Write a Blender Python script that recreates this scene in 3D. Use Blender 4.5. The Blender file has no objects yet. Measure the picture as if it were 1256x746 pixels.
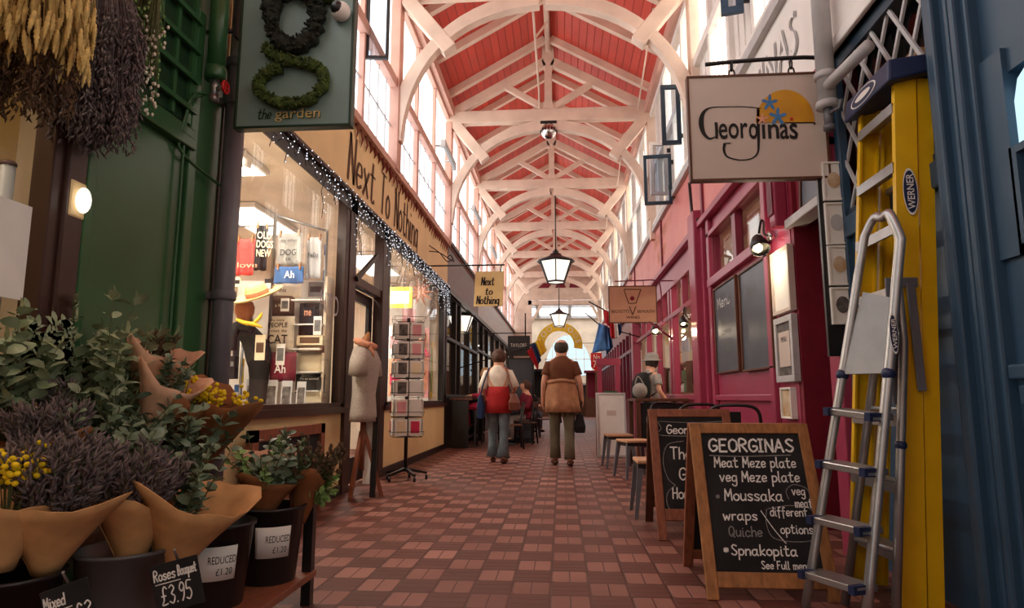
import bpy, math, random
from mathutils import Vector, Matrix
random.seed(7)
S = bpy.context.scene
COL = S.collection
# ------------------------------------------------------------ camera, world, exposure
IW, IH, FPX = 1256, 746, 800.0
CAMH = 0.95
PITCH = math.atan2(488 - 373, FPX)
YAW = math.atan((689 - 628) / FPX * math.cos(PITCH))
cam_d = bpy.data.cameras.new('camera'); cam = bpy.data.objects.new('camera', cam_d); COL.objects.link(cam)
cam_d.sensor_width = 36.0; cam_d.lens = 36.0 * FPX / IW; cam_d.clip_start = 0.05; cam_d.clip_end = 200
cam.location = (0, 0, CAMH); cam.rotation_euler = (math.pi / 2 + PITCH, 0, YAW)
S.camera = cam
world = bpy.data.worlds.new('sky'); S.world = world; world.use_nodes = True
bgn = world.node_tree.nodes['Background']; bgn.inputs[0].default_value = (0.88, 0.94, 1.0, 1); bgn.inputs[1].default_value = 1.3
S.view_settings.view_transform = 'Standard'; S.view_settings.look = 'None'
S.view_settings.gamma = 1.0; S.view_settings.use_curve_mapping = False
S.view_settings.exposure = EXPOSURE = 0.35
PANE_L, PANE_U, PANE_R = 2.5, 2.6, 2.7      # brightness of the daylit frosted clerestory glass
SHOP_W, SHOP_FAR = 50.0, 22.0               # watts of the shop ceiling lamps

# pixel of the photograph -> direction, used to measure where things stand
_cf = Vector((-math.sin(YAW) * math.cos(PITCH), math.cos(YAW) * math.cos(PITCH), math.sin(PITCH)))
_cr = Vector((math.cos(YAW), math.sin(YAW), 0)); _cu = _cr.cross(_cf)
def _ray(x, y): return _cf + _cr * ((x - IW / 2) / FPX) - _cu * ((y - IH / 2) / FPX)
def AX(x, y, X): d = _ray(x, y); t = X / d.x; return Vector((X, t * d.y, CAMH + t * d.z))
def AY(x, y, Y): d = _ray(x, y); t = Y / d.y; return Vector((t * d.x, Y, CAMH + t * d.z))
def AZ(x, y, Z=0.0): d = _ray(x, y); t = (Z - CAMH) / d.z; return Vector((t * d.x, t * d.y, Z))

# ------------------------------------------------------------ materials
def lin(c):
    c = c / 255.0
    return c / 12.92 if c <= 0.04045 else ((c + 0.055) / 1.055) ** 2.4
def rgb(r, g, b): return (lin(r), lin(g), lin(b), 1.0)
def mat(name, c, rough=0.6, metal=0.0, var=0.12, scale=6.0, bump=0.0, spec=0.4, stretch=None, c2=None, emit=None, sheen=0.0):
    m = bpy.data.materials.new(name); m.use_nodes = True
    nt = m.node_tree; b = nt.nodes['Principled BSDF']
    b.inputs['Roughness'].default_value = rough; b.inputs['Metallic'].default_value = metal
    b.inputs['Specular IOR Level'].default_value = spec
    tc = nt.nodes.new('ShaderNodeTexCoord'); mp = nt.nodes.new('ShaderNodeMapping')
    nt.links.new(tc.outputs['Object'], mp.inputs[0])
    if stretch: mp.inputs['Scale'].default_value = stretch
    nz = nt.nodes.new('ShaderNodeTexNoise'); nz.inputs['Scale'].default_value = scale; nz.inputs['Detail'].default_value = 4
    nt.links.new(mp.outputs[0], nz.inputs['Vector'])
    mx = nt.nodes.new('ShaderNodeMix'); mx.data_type = 'RGBA'
    a = rgb(*c)
    if c2 is None:
        lo = tuple(v * (1 - var) for v in a[:3]) + (1,); hi = tuple(min(1, v * (1 + var)) for v in a[:3]) + (1,)
    else: lo, hi = a, rgb(*c2)
    mx.inputs[6].default_value = lo; mx.inputs[7].default_value = hi
    rp = nt.nodes.new('ShaderNodeMapRange'); rp.inputs[1].default_value = 0.3; rp.inputs[2].default_value = 0.7
    nt.links.new(nz.outputs[0], rp.inputs[0]); nt.links.new(rp.outputs[0], mx.inputs[0])
    nt.links.new(mx.outputs[2], b.inputs['Base Color'])
    if bump:
        bp = nt.nodes.new('ShaderNodeBump'); bp.inputs['Strength'].default_value = bump; bp.inputs['Distance'].default_value = 0.01
        nt.links.new(nz.outputs[0], bp.inputs['Height']); nt.links.new(bp.outputs[0], b.inputs['Normal'])
    if emit:
        b.inputs['Emission Color'].default_value = rgb(*emit[0]); b.inputs['Emission Strength'].default_value = emit[1]
    return m
def glow(name, c, s):
    m = bpy.data.materials.new(name); m.use_nodes = True; nt = m.node_tree; nt.nodes.clear()
    e = nt.nodes.new('ShaderNodeEmission'); o = nt.nodes.new('ShaderNodeOutputMaterial')
    nz = nt.nodes.new('ShaderNodeTexNoise'); nz.inputs['Scale'].default_value = 1.3
    tc = nt.nodes.new('ShaderNodeTexCoord'); nt.links.new(tc.outputs['Object'], nz.inputs['Vector'])
    mr = nt.nodes.new('ShaderNodeMapRange'); mr.inputs[3].default_value = s * .85; mr.inputs[4].default_value = s * 1.15
    nt.links.new(nz.outputs[0], mr.inputs[0]); nt.links.new(mr.outputs[0], e.inputs[1])
    e.inputs[0].default_value = rgb(*c); nt.links.new(e.outputs[0], o.inputs[0])
    return m
def glass(name, tint=(1, 1, 1), ior=1.45, rough=0.0, gloss=1.0):
    m = bpy.data.materials.new(name); m.use_nodes = True; nt = m.node_tree; nt.nodes.clear()
    t = nt.nodes.new('ShaderNodeBsdfTransparent'); t.inputs[0].default_value = tint + (1,)
    g = nt.nodes.new('ShaderNodeBsdfGlossy'); g.inputs['Roughness'].default_value = rough
    f = nt.nodes.new('ShaderNodeFresnel'); f.inputs[0].default_value = ior
    x = nt.nodes.new('ShaderNodeMixShader'); o = nt.nodes.new('ShaderNodeOutputMaterial')
    k = nt.nodes.new('ShaderNodeMath'); k.operation = 'MULTIPLY'; k.inputs[1].default_value = gloss
    nt.links.new(f.outputs[0], k.inputs[0]); nt.links.new(k.outputs[0], x.inputs[0])
    nt.links.new(t.outputs[0], x.inputs[1]); nt.links.new(g.outputs[0], x.inputs[2]); nt.links.new(x.outputs[0], o.inputs[0])
    return m
class NT:   # tiny node-math helper
    def __init__(s, m): s.nt = m.node_tree
    def m(s, op, a, b=None, c=None):
        n = s.nt.nodes.new('ShaderNodeMath'); n.operation = op
        for i, v in enumerate((a, b, c)):
            if v is None: continue
            if isinstance(v, (int, float)): n.inputs[i].default_value = v
            else: s.nt.links.new(v, n.inputs[i])
        return n.outputs[0]
    def mix(s, f, a, b):
        n = s.nt.nodes.new('ShaderNodeMix'); n.data_type = 'RGBA'
        for i, v in ((0, f), (6, a), (7, b)):
            if isinstance(v, (int, float, tuple)): n.inputs[i].default_value = v
            else: s.nt.links.new(v, n.inputs[i])
        return n.outputs[2]
    def noise(s, vec, sc, det=3):
        n = s.nt.nodes.new('ShaderNodeTexNoise'); n.inputs['Scale'].default_value = sc; n.inputs['Detail'].default_value = det
        s.nt.links.new(vec, n.inputs['Vector']); return n.outputs[0]
    def ramp(s, v, a, b, lo=0.0, hi=1.0):
        n = s.nt.nodes.new('ShaderNodeMapRange'); n.inputs[1].default_value = a; n.inputs[2].default_value = b
        n.inputs[3].default_value = lo; n.inputs[4].default_value = hi; s.nt.links.new(v, n.inputs[0]); return n.outputs[0]

def brick_floor():
    m = bpy.data.materials.new('basket_weave_brick'); m.use_nodes = True; n = NT(m); nt = m.node_tree
    b = nt.nodes['Principled BSDF']; tc = nt.nodes.new('ShaderNodeTexCoord'); sp = nt.nodes.new('ShaderNodeSeparateXYZ')
    nt.links.new(tc.outputs['Object'], sp.inputs[0])
    u = n.m('DIVIDE', n.m('ADD', sp.outputs[0], 10.01), 0.195); v = n.m('DIVIDE', n.m('ADD', sp.outputs[1], 10.16), 0.225)
    fu, fv = n.m('FRACT', u), n.m('FRACT', v)
    par = n.m('MODULO', n.m('ADD', n.m('FLOOR', u), n.m('FLOOR', v)), 2.0)
    def edge(f, k):   # distance to the joints when a cell is cut in k bricks
        g = n.m('FRACT', n.m('MULTIPLY', f, k)); return n.m('MINIMUM', g, n.m('SUBTRACT', 1.0, g))
    # squares: two bricks side by side with worn, rounded corners
    e1 = n.m('MULTIPLY', edge(fu, 2.0), 0.5); e2 = edge(fv, 1.0)
    r = 0.13
    ax = n.m('MAXIMUM', n.m('SUBTRACT', r, n.m('MINIMUM', fu, n.m('SUBTRACT', 1.0, fu))), 0.0)
    ay = n.m('MAXIMUM', n.m('SUBTRACT', r, e2), 0.0)
    d = n.m('SUBTRACT', r, n.m('SQRT', n.m('ADD', n.m('MULTIPLY', ax, ax), n.m('MULTIPLY', ay, ay))))
    sq = n.m('MULTIPLY', n.ramp(d, 0.02, 0.06), n.ramp(e1, 0.006, 0.025))
    # strips: bricks laid across, darker with fine grooves
    st = n.m('MULTIPLY', n.ramp(edge(fv, 3.0), 0.03, 0.12), n.ramp(edge(fu, 1.0), 0.01, 0.04))
    hgt = n.m('ADD', n.m('MULTIPLY', n.m('SUBTRACT', 1.0, par), sq), n.m('MULTIPLY', par, n.m('MULTIPLY', st, 0.6)))
    big = n.noise(tc.outputs['Object'], 0.55, 2); fine = n.noise(tc.outputs['Object'], 26.0, 5)
    idn = nt.nodes.new('ShaderNodeTexWhiteNoise'); idn.noise_dimensions = '2D'
    cv = nt.nodes.new('ShaderNodeCombineXYZ'); nt.links.new(n.m('FLOOR', u), cv.inputs[0]); nt.links.new(n.m('FLOOR', v), cv.inputs[1])
    nt.links.new(cv.outputs[0], idn.inputs['Vector'])
    sqc = n.mix(idn.outputs[0], rgb(146, 96, 84), rgb(172, 120, 106))
    stc = n.mix(idn.outputs[0], rgb(92, 54, 45), rgb(108, 64, 54))
    gap = rgb(66, 38, 32)
    c = n.mix(par, n.mix(sq, rgb(80, 46, 39), sqc), n.mix(st, gap, stc))
    worn = n.ramp(big, 0.35, 0.62)                          # patches where the pattern is worn and dirty
    c = n.mix(n.m('MULTIPLY', worn, 0.7), c, rgb(98, 58, 49))
    c = n.mix(n.m('MULTIPLY', fine, 0.22), c, rgb(90, 52, 45))
    nt.links.new(c, b.inputs['Base Color'])
    b.inputs['Roughness'].default_value = 0.5; b.inputs['Specular IOR Level'].default_value = 0.35
    bp = nt.nodes.new('ShaderNodeBump'); bp.inputs['Strength'].default_value = 0.5; bp.inputs['Distance'].default_value = 0.006
    nt.links.new(n.m('ADD', hgt, n.m('MULTIPLY', fine, 0.15)), bp.inputs['Height']); nt.links.new(bp.outputs[0], b.inputs['Normal'])
    return m
def red_boards():
    m = bpy.data.materials.new('red_boards'); m.use_nodes = True; n = NT(m); nt = m.node_tree
    b = nt.nodes['Principled BSDF']; tc = nt.nodes.new('ShaderNodeTexCoord'); sp = nt.nodes.new('ShaderNodeSeparateXYZ')
    nt.links.new(tc.outputs['Object'], sp.inputs[0])
    u = n.m('DIVIDE', n.m('ADD', sp.outputs[0], 10.0), 0.135); f = n.m('FRACT', u)
    e = n.m('MINIMUM', f, n.m('SUBTRACT', 1.0, f))
    wn = nt.nodes.new('ShaderNodeTexWhiteNoise'); wn.noise_dimensions = '1D'; nt.links.new(n.m('FLOOR', u), wn.inputs['W'])
    c = n.mix(wn.outputs[0], rgb(194, 62, 48), rgb(212, 78, 62))
    c = n.mix(n.ramp(n.noise(tc.outputs['Object'], 2.2, 5), 0.4, 0.75), c, rgb(190, 76, 66))
    c = n.mix(n.ramp(e, 0.0, 0.06, 1.0, 0.0), c, rgb(120, 34, 28))
    nt.links.new(c, b.inputs['Base Color']); b.inputs['Roughness'].default_value = 0.5
    bp = nt.nodes.new('ShaderNodeBump'); bp.inputs['Strength'].default_value = 0.6; bp.inputs['Distance'].default_value = 0.01
    nt.links.new(n.ramp(e, 0, 0.06), bp.inputs['Height']); nt.links.new(bp.outputs[0], b.inputs['Normal'])
    return m
def banded(name, c1, c2, axis, period, c3=None, rough=.6):
    m = bpy.data.materials.new(name); m.use_nodes = True; n = NT(m); nt = m.node_tree
    b = nt.nodes['Principled BSDF']; tc = nt.nodes.new('ShaderNodeTexCoord'); sp = nt.nodes.new('ShaderNodeSeparateXYZ')
    nt.links.new(tc.outputs['Object'], sp.inputs[0])
    f = n.m('FRACT', n.m('DIVIDE', n.m('ADD', sp.outputs[axis], 50.0), period))
    c = n.mix(n.m('GREATER_THAN', f, 0.5), rgb(*c1), rgb(*c2))
    c = n.mix(n.m('MULTIPLY', n.noise(tc.outputs['Object'], 9), 0.25), c, rgb(*(c3 or c1)))
    nt.links.new(c, b.inputs['Base Color']); b.inputs['Roughness'].default_value = rough
    return m

MT = dict(
    cream=mat('cream_timber', (226, 202, 184), .55, scale=3), white=mat('white_paint', (232, 226, 220), .5, scale=2.5, var=.06),
    salmon=mat('salmon_timber', (206, 160, 144), .55, scale=3), plaster=mat('cream_plaster', (226, 208, 186), .8, scale=2),
    tan=mat('tan_paint', (236, 206, 150), .55, scale=2, var=.07), black=mat('black_paint', (34, 29, 27), .4),
    brownf=mat('brown_black_frame', (62, 38, 31), .4), green=mat('green_gloss', (48, 92, 54), .28, scale=1.5, var=.15),
    dgreen=mat('dark_green', (22, 52, 30), .4), grey=mat('grey_pipe', (104, 104, 110), .4), lgrey=mat('pale_grey_paint', (186, 184, 184), .45),
    greyf=mat('grey_fascia', (128, 120, 122), .55), mag=mat('crimson_gloss', (158, 58, 84), .32, var=.08, scale=2),
    magd=mat('crimson_trim', (126, 40, 62), .35), pinkf=mat('salmon_pink_fascia', (208, 112, 108), .4, scale=1.4, c2=(220, 132, 122)),
    deep=mat('oxblood', (124, 28, 46), .5), blue=mat('slate_blue_gloss', (50, 76, 98), .38, scale=1.5, var=.1), blued=mat('dark_blue', (30, 50, 66), .4),
    iron=mat('black_iron', (24, 23, 24), .45, spec=.5), steel=mat('steel', (150, 148, 146), .35, metal=.8), alud=mat('dull_aluminium', (140, 140, 142), .5, metal=.5), alu=mat('aluminium', (172, 170, 170), .36, metal=.8),
    yel=mat('yellow_fibreglass', (226, 178, 14), .42, var=.08), navy=mat('navy_plastic', (32, 44, 78), .45), wood=mat('pine', (160, 108, 62), .5, scale=5, stretch=(8, 8, 1), var=.3),
    dwood=mat('dark_wood', (92, 56, 38), .5, scale=5, stretch=(8, 8, 1), var=.3), redwood=mat('reddish_wood', (138, 82, 58), .45, scale=5, stretch=(8, 8, 1), var=.25),
    lwood=mat('pale_wood', (205, 158, 120), .5, scale=5, stretch=(8, 1, 8), var=.2), slate=mat('chalkboard', (26, 25, 26), .75, c2=(44, 43, 44), scale=4, spec=.2),
    slateb=mat('blue_grey_chalkboard', (62, 68, 78), .35, c2=(80, 86, 96), scale=3), chalk=mat('chalk', (235, 232, 226), .9, scale=60, var=.25),
    chalkd=mat('faint_chalk', (135, 133, 131), .9, scale=60, var=.3),
    kraft=mat('kraft_paper', (198, 148, 96), .8, scale=9, var=.22, bump=.3), kraftp=mat('pale_kraft_paper', (226, 180, 148), .8, scale=9, var=.2, bump=.3),
    kraftd=mat('brown_kraft_paper', (140, 86, 48), .8, scale=9, var=.25, bump=.3),
    euc=mat('eucalyptus_leaf', (122, 140, 96), .55, scale=14, c2=(172, 184, 152)), eucd=mat('dark_sage_leaf', (84, 106, 74), .5, scale=14, c2=(134, 150, 128)),
    leaf=mat('fresh_leaf', (104, 142, 70), .5, scale=14, c2=(150, 184, 110)), stem=mat('stem', (84, 88, 52), .7),
    lav=mat('dried_lavender', (66, 56, 58), .9, scale=40, c2=(132, 118, 116)), wheat=mat('wheat', (206, 176, 108), .8, scale=30, var=.3),
    seed=mat('dried_seedhead', (88, 66, 46), .9, scale=30, var=.4), yflow=mat('yellow_flower', (236, 204, 20), .7, scale=20, var=.2),
    budw=mat('white_bud', (226, 220, 200), .8), moss=mat('moss', (46, 58, 30), .95, scale=25, c2=(84, 104, 44), bump=1.0), mossd=mat('dark_moss', (24, 26, 22), .95, scale=25, c2=(50, 54, 44), bump=1.0),
    teal=mat('teal_sign_paint', (124, 150, 144), .35, scale=2, var=.08), skin=mat('skin', (214, 160, 132), .55, scale=8, var=.06),
    tshirt=mat('brown_tshirt', (104, 62, 40), .9, scale=12), jacket=mat('tan_jacket', (172, 124, 92), .9, scale=12, var=.2), olive=mat('olive_trousers', (104, 96, 78), .9, scale=12),
    whitec=mat('cream_cloth', (228, 218, 202), .9, scale=10), redc=mat('red_cloth', (168, 34, 36), .85, scale=10), denim=mat('denim', (98, 112, 120), .9, scale=12, var=.2),
    hairb=mat('brown_hair', (78, 52, 40), .7, scale=40, var=.4), hairg=mat('dark_grey_hair', (62, 52, 48), .7, scale=40, var=.4), blond=mat('blonde_hair', (196, 158, 118), .7, scale=40, var=.3),
    pinkc=mat('pink_coat', (198, 48, 84), .8, scale=14, var=.3), leather=mat('brown_leather', (118, 68, 52), .5), blackc=mat('black_cloth', (24, 23, 24), .85),
    greyc=mat('grey_cloth', (150, 146, 140), .9, scale=10), greyt=mat('grey_marl_tshirt', (172, 160, 148), .9, scale=60, var=.15), peach=mat('peach_scarf', (224, 160, 130), .9, scale=12, var=.2),
    paper=mat('white_paper', (232, 228, 220), .8, scale=5, var=.05), card=mat('cream_card', (226, 210, 176), .8, scale=5, var=.1), ink=mat('black_ink', (26, 24, 24), .7),
    cush=mat('cream_cushion', (222, 206, 182), .9, scale=14), maroon=mat('maroon_cloth', (116, 24, 44), .85), towelr=mat('coral_cloth', (204, 70, 64), .9), towelg=mat('grey_tea_towel', (112, 110, 108), .9, scale=18, var=.3),
    denb=mat('blue_cloth', (58, 98, 150), .85), straw=mat('straw', (222, 196, 134), .85, scale=60, var=.25, bump=.4), hatb=mat('brown_straw', (168, 104, 70), .85, scale=60, var=.2), plastic=mat('black_plastic', (28, 27, 28), .35, spec=.5),
    clearb=mat('grey_bucket', (92, 92, 92), .3), glassw=glass('shop_glass', (.96, .97, .98), 1.45, 0.0, .8), glassd=glass('casement_glass', (.8, .85, .9), 1.5, .02, 1.0),
    frost=glow('frosted_daylit_glass', (250, 252, 255), PANE_L), frostu=glow('white_daylit_pane', (255, 250, 244), PANE_U), frostr=glow('cream_daylit_pane', (255, 240, 222), PANE_R),
    archg=glow('daylit_arch_glass', (214, 238, 250), .95), skyg=glow('skylight_glass', (255, 255, 255), 2.4), blueg=glow('blue_daylight_glow', (200, 232, 244), 1.0),
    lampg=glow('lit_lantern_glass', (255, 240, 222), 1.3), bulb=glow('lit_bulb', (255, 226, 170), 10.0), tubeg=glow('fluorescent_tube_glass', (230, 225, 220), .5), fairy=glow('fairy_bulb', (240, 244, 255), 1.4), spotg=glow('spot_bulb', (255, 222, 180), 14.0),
    lit=glow('lit_ceiling_panel', (255, 246, 232), 3.0), chrome=mat('chrome', (200, 198, 196), .18, metal=1.0), signp=mat('cream_sign_paint', (206, 190, 178), .45, scale=2, var=.04),
    sgold=mat('sign_gold', (226, 166, 30), .5, c2=(200, 140, 40)), sblue=mat('sign_blue', (66, 122, 176), .5), brownsign=mat('tan_brown_sign', (184, 136, 108), .5, var=.05), yelsign=mat('pale_yellow_sign', (226, 200, 140), .5, var=.05),
    redsign=mat('red_enamel', (196, 30, 32), .3), redstain=mat('red_brown_ribbon', (126, 58, 50), .8), shade=mat('brown_ribbon', (92, 66, 46), .8),
    pinkl=mat('pink_paper', (226, 160, 164), .8), photo=mat('dark_photo_print', (40, 38, 38), .5, c2=(120, 112, 106), scale=22), food=mat('food_photo_print', (214, 196, 168), .5, c2=(170, 120, 60), scale=9),
    bluef=mat('flag_blue', (60, 110, 180), .8, c2=(96, 150, 210), scale=5), navyf=mat('flag_navy', (30, 52, 92), .8), redf=mat('flag_red', (190, 34, 44), .8), yelf=mat('flag_yellow', (232, 190, 50), .8), whitef=mat('flag_white', (232, 230, 228), .8),
    ginger=mat('gingerbread', (200, 150, 104), .8, c2=(226, 186, 140), scale=8), sage=mat('product_green', (96, 140, 96), .7), pack=mat('mixed_packaging', (150, 130, 110), .7, c2=(220, 206, 180), scale=11))

# ------------------------------------------------------------ mesh builder and object helpers
OFF = {}
class MB:
    def __init__(s): s.v = []; s.f = []; s.sm = []
    def add(s, vs, fs, smooth=False):
        o = len(s.v); s.v += [Vector(p) for p in vs]; s.f += [tuple(i + o for i in f) for f in fs]; s.sm += [smooth] * len(fs); return s
    def bb(s, x0, x1, y0, y1, z0, z1):
        x0, x1 = sorted((x0, x1)); y0, y1 = sorted((y0, y1)); z0, z1 = sorted((z0, z1))
        return s.add([(x0, y0, z0), (x1, y0, z0), (x1, y1, z0), (x0, y1, z0), (x0, y0, z1), (x1, y0, z1), (x1, y1, z1), (x0, y1, z1)],
                     [(3, 2, 1, 0), (4, 5, 6, 7), (0, 1, 5, 4), (1, 2, 6, 5), (2, 3, 7, 6), (3, 0, 4, 7)])
    def bar(s, p, q, w, h, up=(0, 0, 1), w2=None, h2=None):
        p, q = Vector(p), Vector(q); d = (q - p).normalized(); up = Vector(up)
        if abs(d.dot(up)) > .98: up = Vector((0, 1, 0)) if abs(d.y) < .9 else Vector((1, 0, 0))
        r = d.cross(up).normalized(); u = r.cross(d)
        w2 = w if w2 is None else w2; h2 = h if h2 is None else h2
        vs = [p + r * (a * w / 2) + u * (b * h / 2) for a, b in ((-1, -1), (1, -1), (1, 1), (-1, 1))] + [q + r * (a * w2 / 2) + u * (b * h2 / 2) for a, b in ((-1, -1), (1, -1), (1, 1), (-1, 1))]
        return s.add(vs, [(0, 1, 2, 3), (7, 6, 5, 4), (4, 5, 1, 0), (5, 6, 2, 1), (6, 7, 3, 2), (7, 4, 0, 3)])
    def loft(s, rings, smooth=True, cap=True, closed=False):
        n = len(rings[0]); vs = [p for r in rings for p in r]; fs = []
        m = len(rings)
        for i in range(m if closed else m - 1):
            for j in range(n):
                a, b = i * n + j, i * n + (j + 1) % n; c, d = ((i + 1) % m) * n + (j + 1) % n, ((i + 1) % m) * n + j
                fs.append((a, b, c, d))
        if cap and not closed: fs += [tuple(range(n))[::-1], tuple((m - 1) * n + k for k in range(n))]
        return s.add(vs, fs, smooth)
    def tube(s, pts, r, n=8, cap=True, flat=None, closed=False):
        pts = [Vector(p) for p in pts]; m = len(pts); rs = r if isinstance(r, (list, tuple)) else [r] * m; rings = []
        pu = None
        for i, p in enumerate(pts):
            if closed: d = pts[(i + 1) % m] - pts[i - 1]
            else: d = pts[min(i + 1, m - 1)] - pts[max(i - 1, 0)]
            d = d.normalized() if d.length > 1e-9 else Vector((0, 0, 1))
            if pu is None: pu = Vector((0, 0, 1)) if abs(d.z) < .9 else Vector((1, 0, 0))
            a = d.cross(pu)
            if a.length < 1e-6: a = d.orthogonal()
            a.normalize(); b = a.cross(d).normalized(); pu = b
            fl = flat or 1.0
            rings.append([p + (a * math.cos(t) + b * math.sin(t) * fl) * rs[i] for t in (2 * math.pi * k / n for k in range(n))])
        return s.loft(rings, True, cap, closed)
    def lathe(s, prof, c=(0, 0, 0), n=20, smooth=True, cap=True):
        c = Vector(c)
        return s.loft([[c + Vector((r * math.cos(t), r * math.sin(t), z)) for t in (2 * math.pi * k / n for k in range(n))] for r, z in prof], smooth, cap)
    def ell(s, c, rx, ry, rz, n=14, m=9, z0=-1.0, z1=1.0, cap=True):
        c = Vector(c); rings = []
        for i in range(m + 1):
            zz = z0 + (z1 - z0) * i / m; zz = max(-.999, min(.999, math.sin(zz * math.pi / 2))); q = math.sqrt(1 - zz * zz)
            rings.append([c + Vector((rx * q * math.cos(t), ry * q * math.sin(t), rz * zz)) for t in (2 * math.pi * k / n for k in range(n))])
        return s.loft(rings, True, cap)
    def prism(s, poly, o, a, b, t):    # poly in the plane o + x a + y b, thickness t along a x b
        o, a, b = Vector(o), Vector(a), Vector(b); nn = a.cross(b).normalized() * t; n = len(poly)
        vs = [o + a * x + b * y for x, y in poly]; vs += [p + nn for p in vs]
        fs = [tuple(range(n))[::-1], tuple(range(n, 2 * n))] + [(i, (i + 1) % n, n + (i + 1) % n, n + i) for i in range(n)]
        return s.add(vs, fs)
    def grid(s, fn, nu, nv, t=0.0, smooth=True):
        P = [[Vector(fn(i / nu, j / nv)) for j in range(nv + 1)] for i in range(nu + 1)]
        fl = [p for r in P for p in r]; w = nv + 1
        fs = [(i * w + j, (i + 1) * w + j, (i + 1) * w + j + 1, i * w + j + 1) for i in range(nu) for j in range(nv)]
        return s.add(fl, fs, smooth)
    def ring(s, x0, x1, z0, z1, y0, y1, w, wb=None):   # rectangular frame facing -y
        wb = w if wb is None else wb
        s.bb(x0, x1, y0, y1, z1 - w, z1); s.bb(x0, x1, y0, y1, z0, z0 + wb); s.bb(x0, x0 + w, y0, y1, z0 + wb, z1 - w); return s.bb(x1 - w, x1, y0, y1, z0 + wb, z1 - w)
    def xf(s, M): s.v = [M @ p for p in s.v]; return s
    def build(s, name, m, parent=None, mx=None, bev=0.0, solid=0.0, sub=0, kind=None):
        off = OFF.get(parent.name, Vector()) if parent else Vector()
        vs = [((mx @ p) if mx else p) - off for p in s.v]
        me = bpy.data.meshes.new(name); me.from_pydata([tuple(p) for p in vs], [], s.f)
        me.polygons.foreach_set('use_smooth', s.sm); me.validate(); me.update()
        me.materials.append(MT[m] if isinstance(m, str) else m)
        o = bpy.data.objects.new(name, me); COL.objects.link(o)
        if parent: o.parent = parent; OFF[o.name] = off
        if solid: q = o.modifiers.new('solid', 'SOLIDIFY'); q.thickness = solid; q.offset = 0
        if bev: q = o.modifiers.new('bevel', 'BEVEL'); q.width = bev; q.segments = 2; q.limit_method = 'ANGLE'
        if sub: q = o.modifiers.new('sub', 'SUBSURF'); q.levels = sub; q.render_levels = sub
        if kind: o['kind'] = kind
        return o
def thing(name, label, cat, loc, group=None, kind=None):
    o = bpy.data.objects.new(name, None); COL.objects.link(o); o.location = loc; o.empty_display_size = .1
    if kind: o['kind'] = kind
    else: o['label'] = label; o['category'] = cat
    if group: o['group'] = group
    OFF[o.name] = Vector(loc); return o
def tag(o, label, cat, group=None):
    o['label'] = label; o['category'] = cat
    if group: o['group'] = group
    return o
def struct(name, mb, m, parent=None, **k):
    return mb.build(name, m, parent, kind=None if parent else 'structure', **k)
def dup(root, loc, rz, label, group=None):
    r = root.copy(); COL.objects.link(r); r.location = loc; r.rotation_euler = (0, 0, rz); r['label'] = label
    if group: r['group'] = group
    for ch in list(root.children):
        c = ch.copy(); COL.objects.link(c); c.parent = r
        for g in list(ch.children):
            d = g.copy(); COL.objects.link(d); d.parent = c
    return r
def Mx(loc, rz=0.0, rx=0.0, ry=0.0):
    return Matrix.Translation(Vector(loc)) @ Matrix.Rotation(rz, 4, 'Z') @ Matrix.Rotation(ry, 4, 'Y') @ Matrix.Rotation(rx, 4, 'X')
def bez(p0, p1, p2, p3, n=12):
    P = [Vector(p) for p in (p0, p1, p2, p3)]; out = []
    for i in range(n + 1):
        t = i / n; k = 1 - t
        out.append(P[0] * k**3 + P[1] * 3 * k * k * t + P[2] * 3 * k * t * t + P[3] * t**3)
    return out
def crom(pts, n=5, closed=False):
    P = [Vector(p) for p in pts]; m = len(P); out = []
    for i in range(m if closed else m - 1):
        a, b, c, d = (P[(i - 1) % m], P[i], P[(i + 1) % m], P[(i + 2) % m]) if closed else (P[max(i - 1, 0)], P[i], P[i + 1], P[min(i + 2, m - 1)])
        for k in range(n):
            t = k / n
            out.append(.5 * ((2 * b) + (c - a) * t + (2 * a - 5 * b + 4 * c - d) * t * t + (3 * b - a - 3 * c + d) * t**3))
    if not closed: out.append(P[-1])
    return out
# ---- lettering: typeset text (built-in font) and a hand-drawn stroke alphabet
def type_mb(txt, h, width=None, ext=.002, bold=0.0, shear=0.0):   # text in local x-z plane facing -y, left-bottom at origin
    cu = bpy.data.curves.new('t', 'FONT'); cu.body = txt; cu.size = 1.0; cu.offset = bold; cu.shear = shear; cu.resolution_u = 3
    ob = bpy.data.objects.new('t', cu); COL.objects.link(ob)
    me = bpy.data.meshes.new_from_object(ob.evaluated_get(bpy.context.evaluated_depsgraph_get()))
    vs = [v.co.copy() for v in me.vertices]; fs = [tuple(p.vertices) for p in me.polygons]
    bpy.data.objects.remove(ob); bpy.data.curves.remove(cu); bpy.data.meshes.remove(me)
    if not vs: return MB()
    x0 = min(v.x for v in vs); x1 = max(v.x for v in vs); z0 = 0.0; z1 = max(v.y for v in vs)
    k = h / max(z1 - z0, 1e-6); kx = (width / (x1 - x0)) if width else k
    mb = MB(); mb.add([((v.x - x0) * kx, 0, v.y * k) for v in vs], fs)
    return mb
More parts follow.
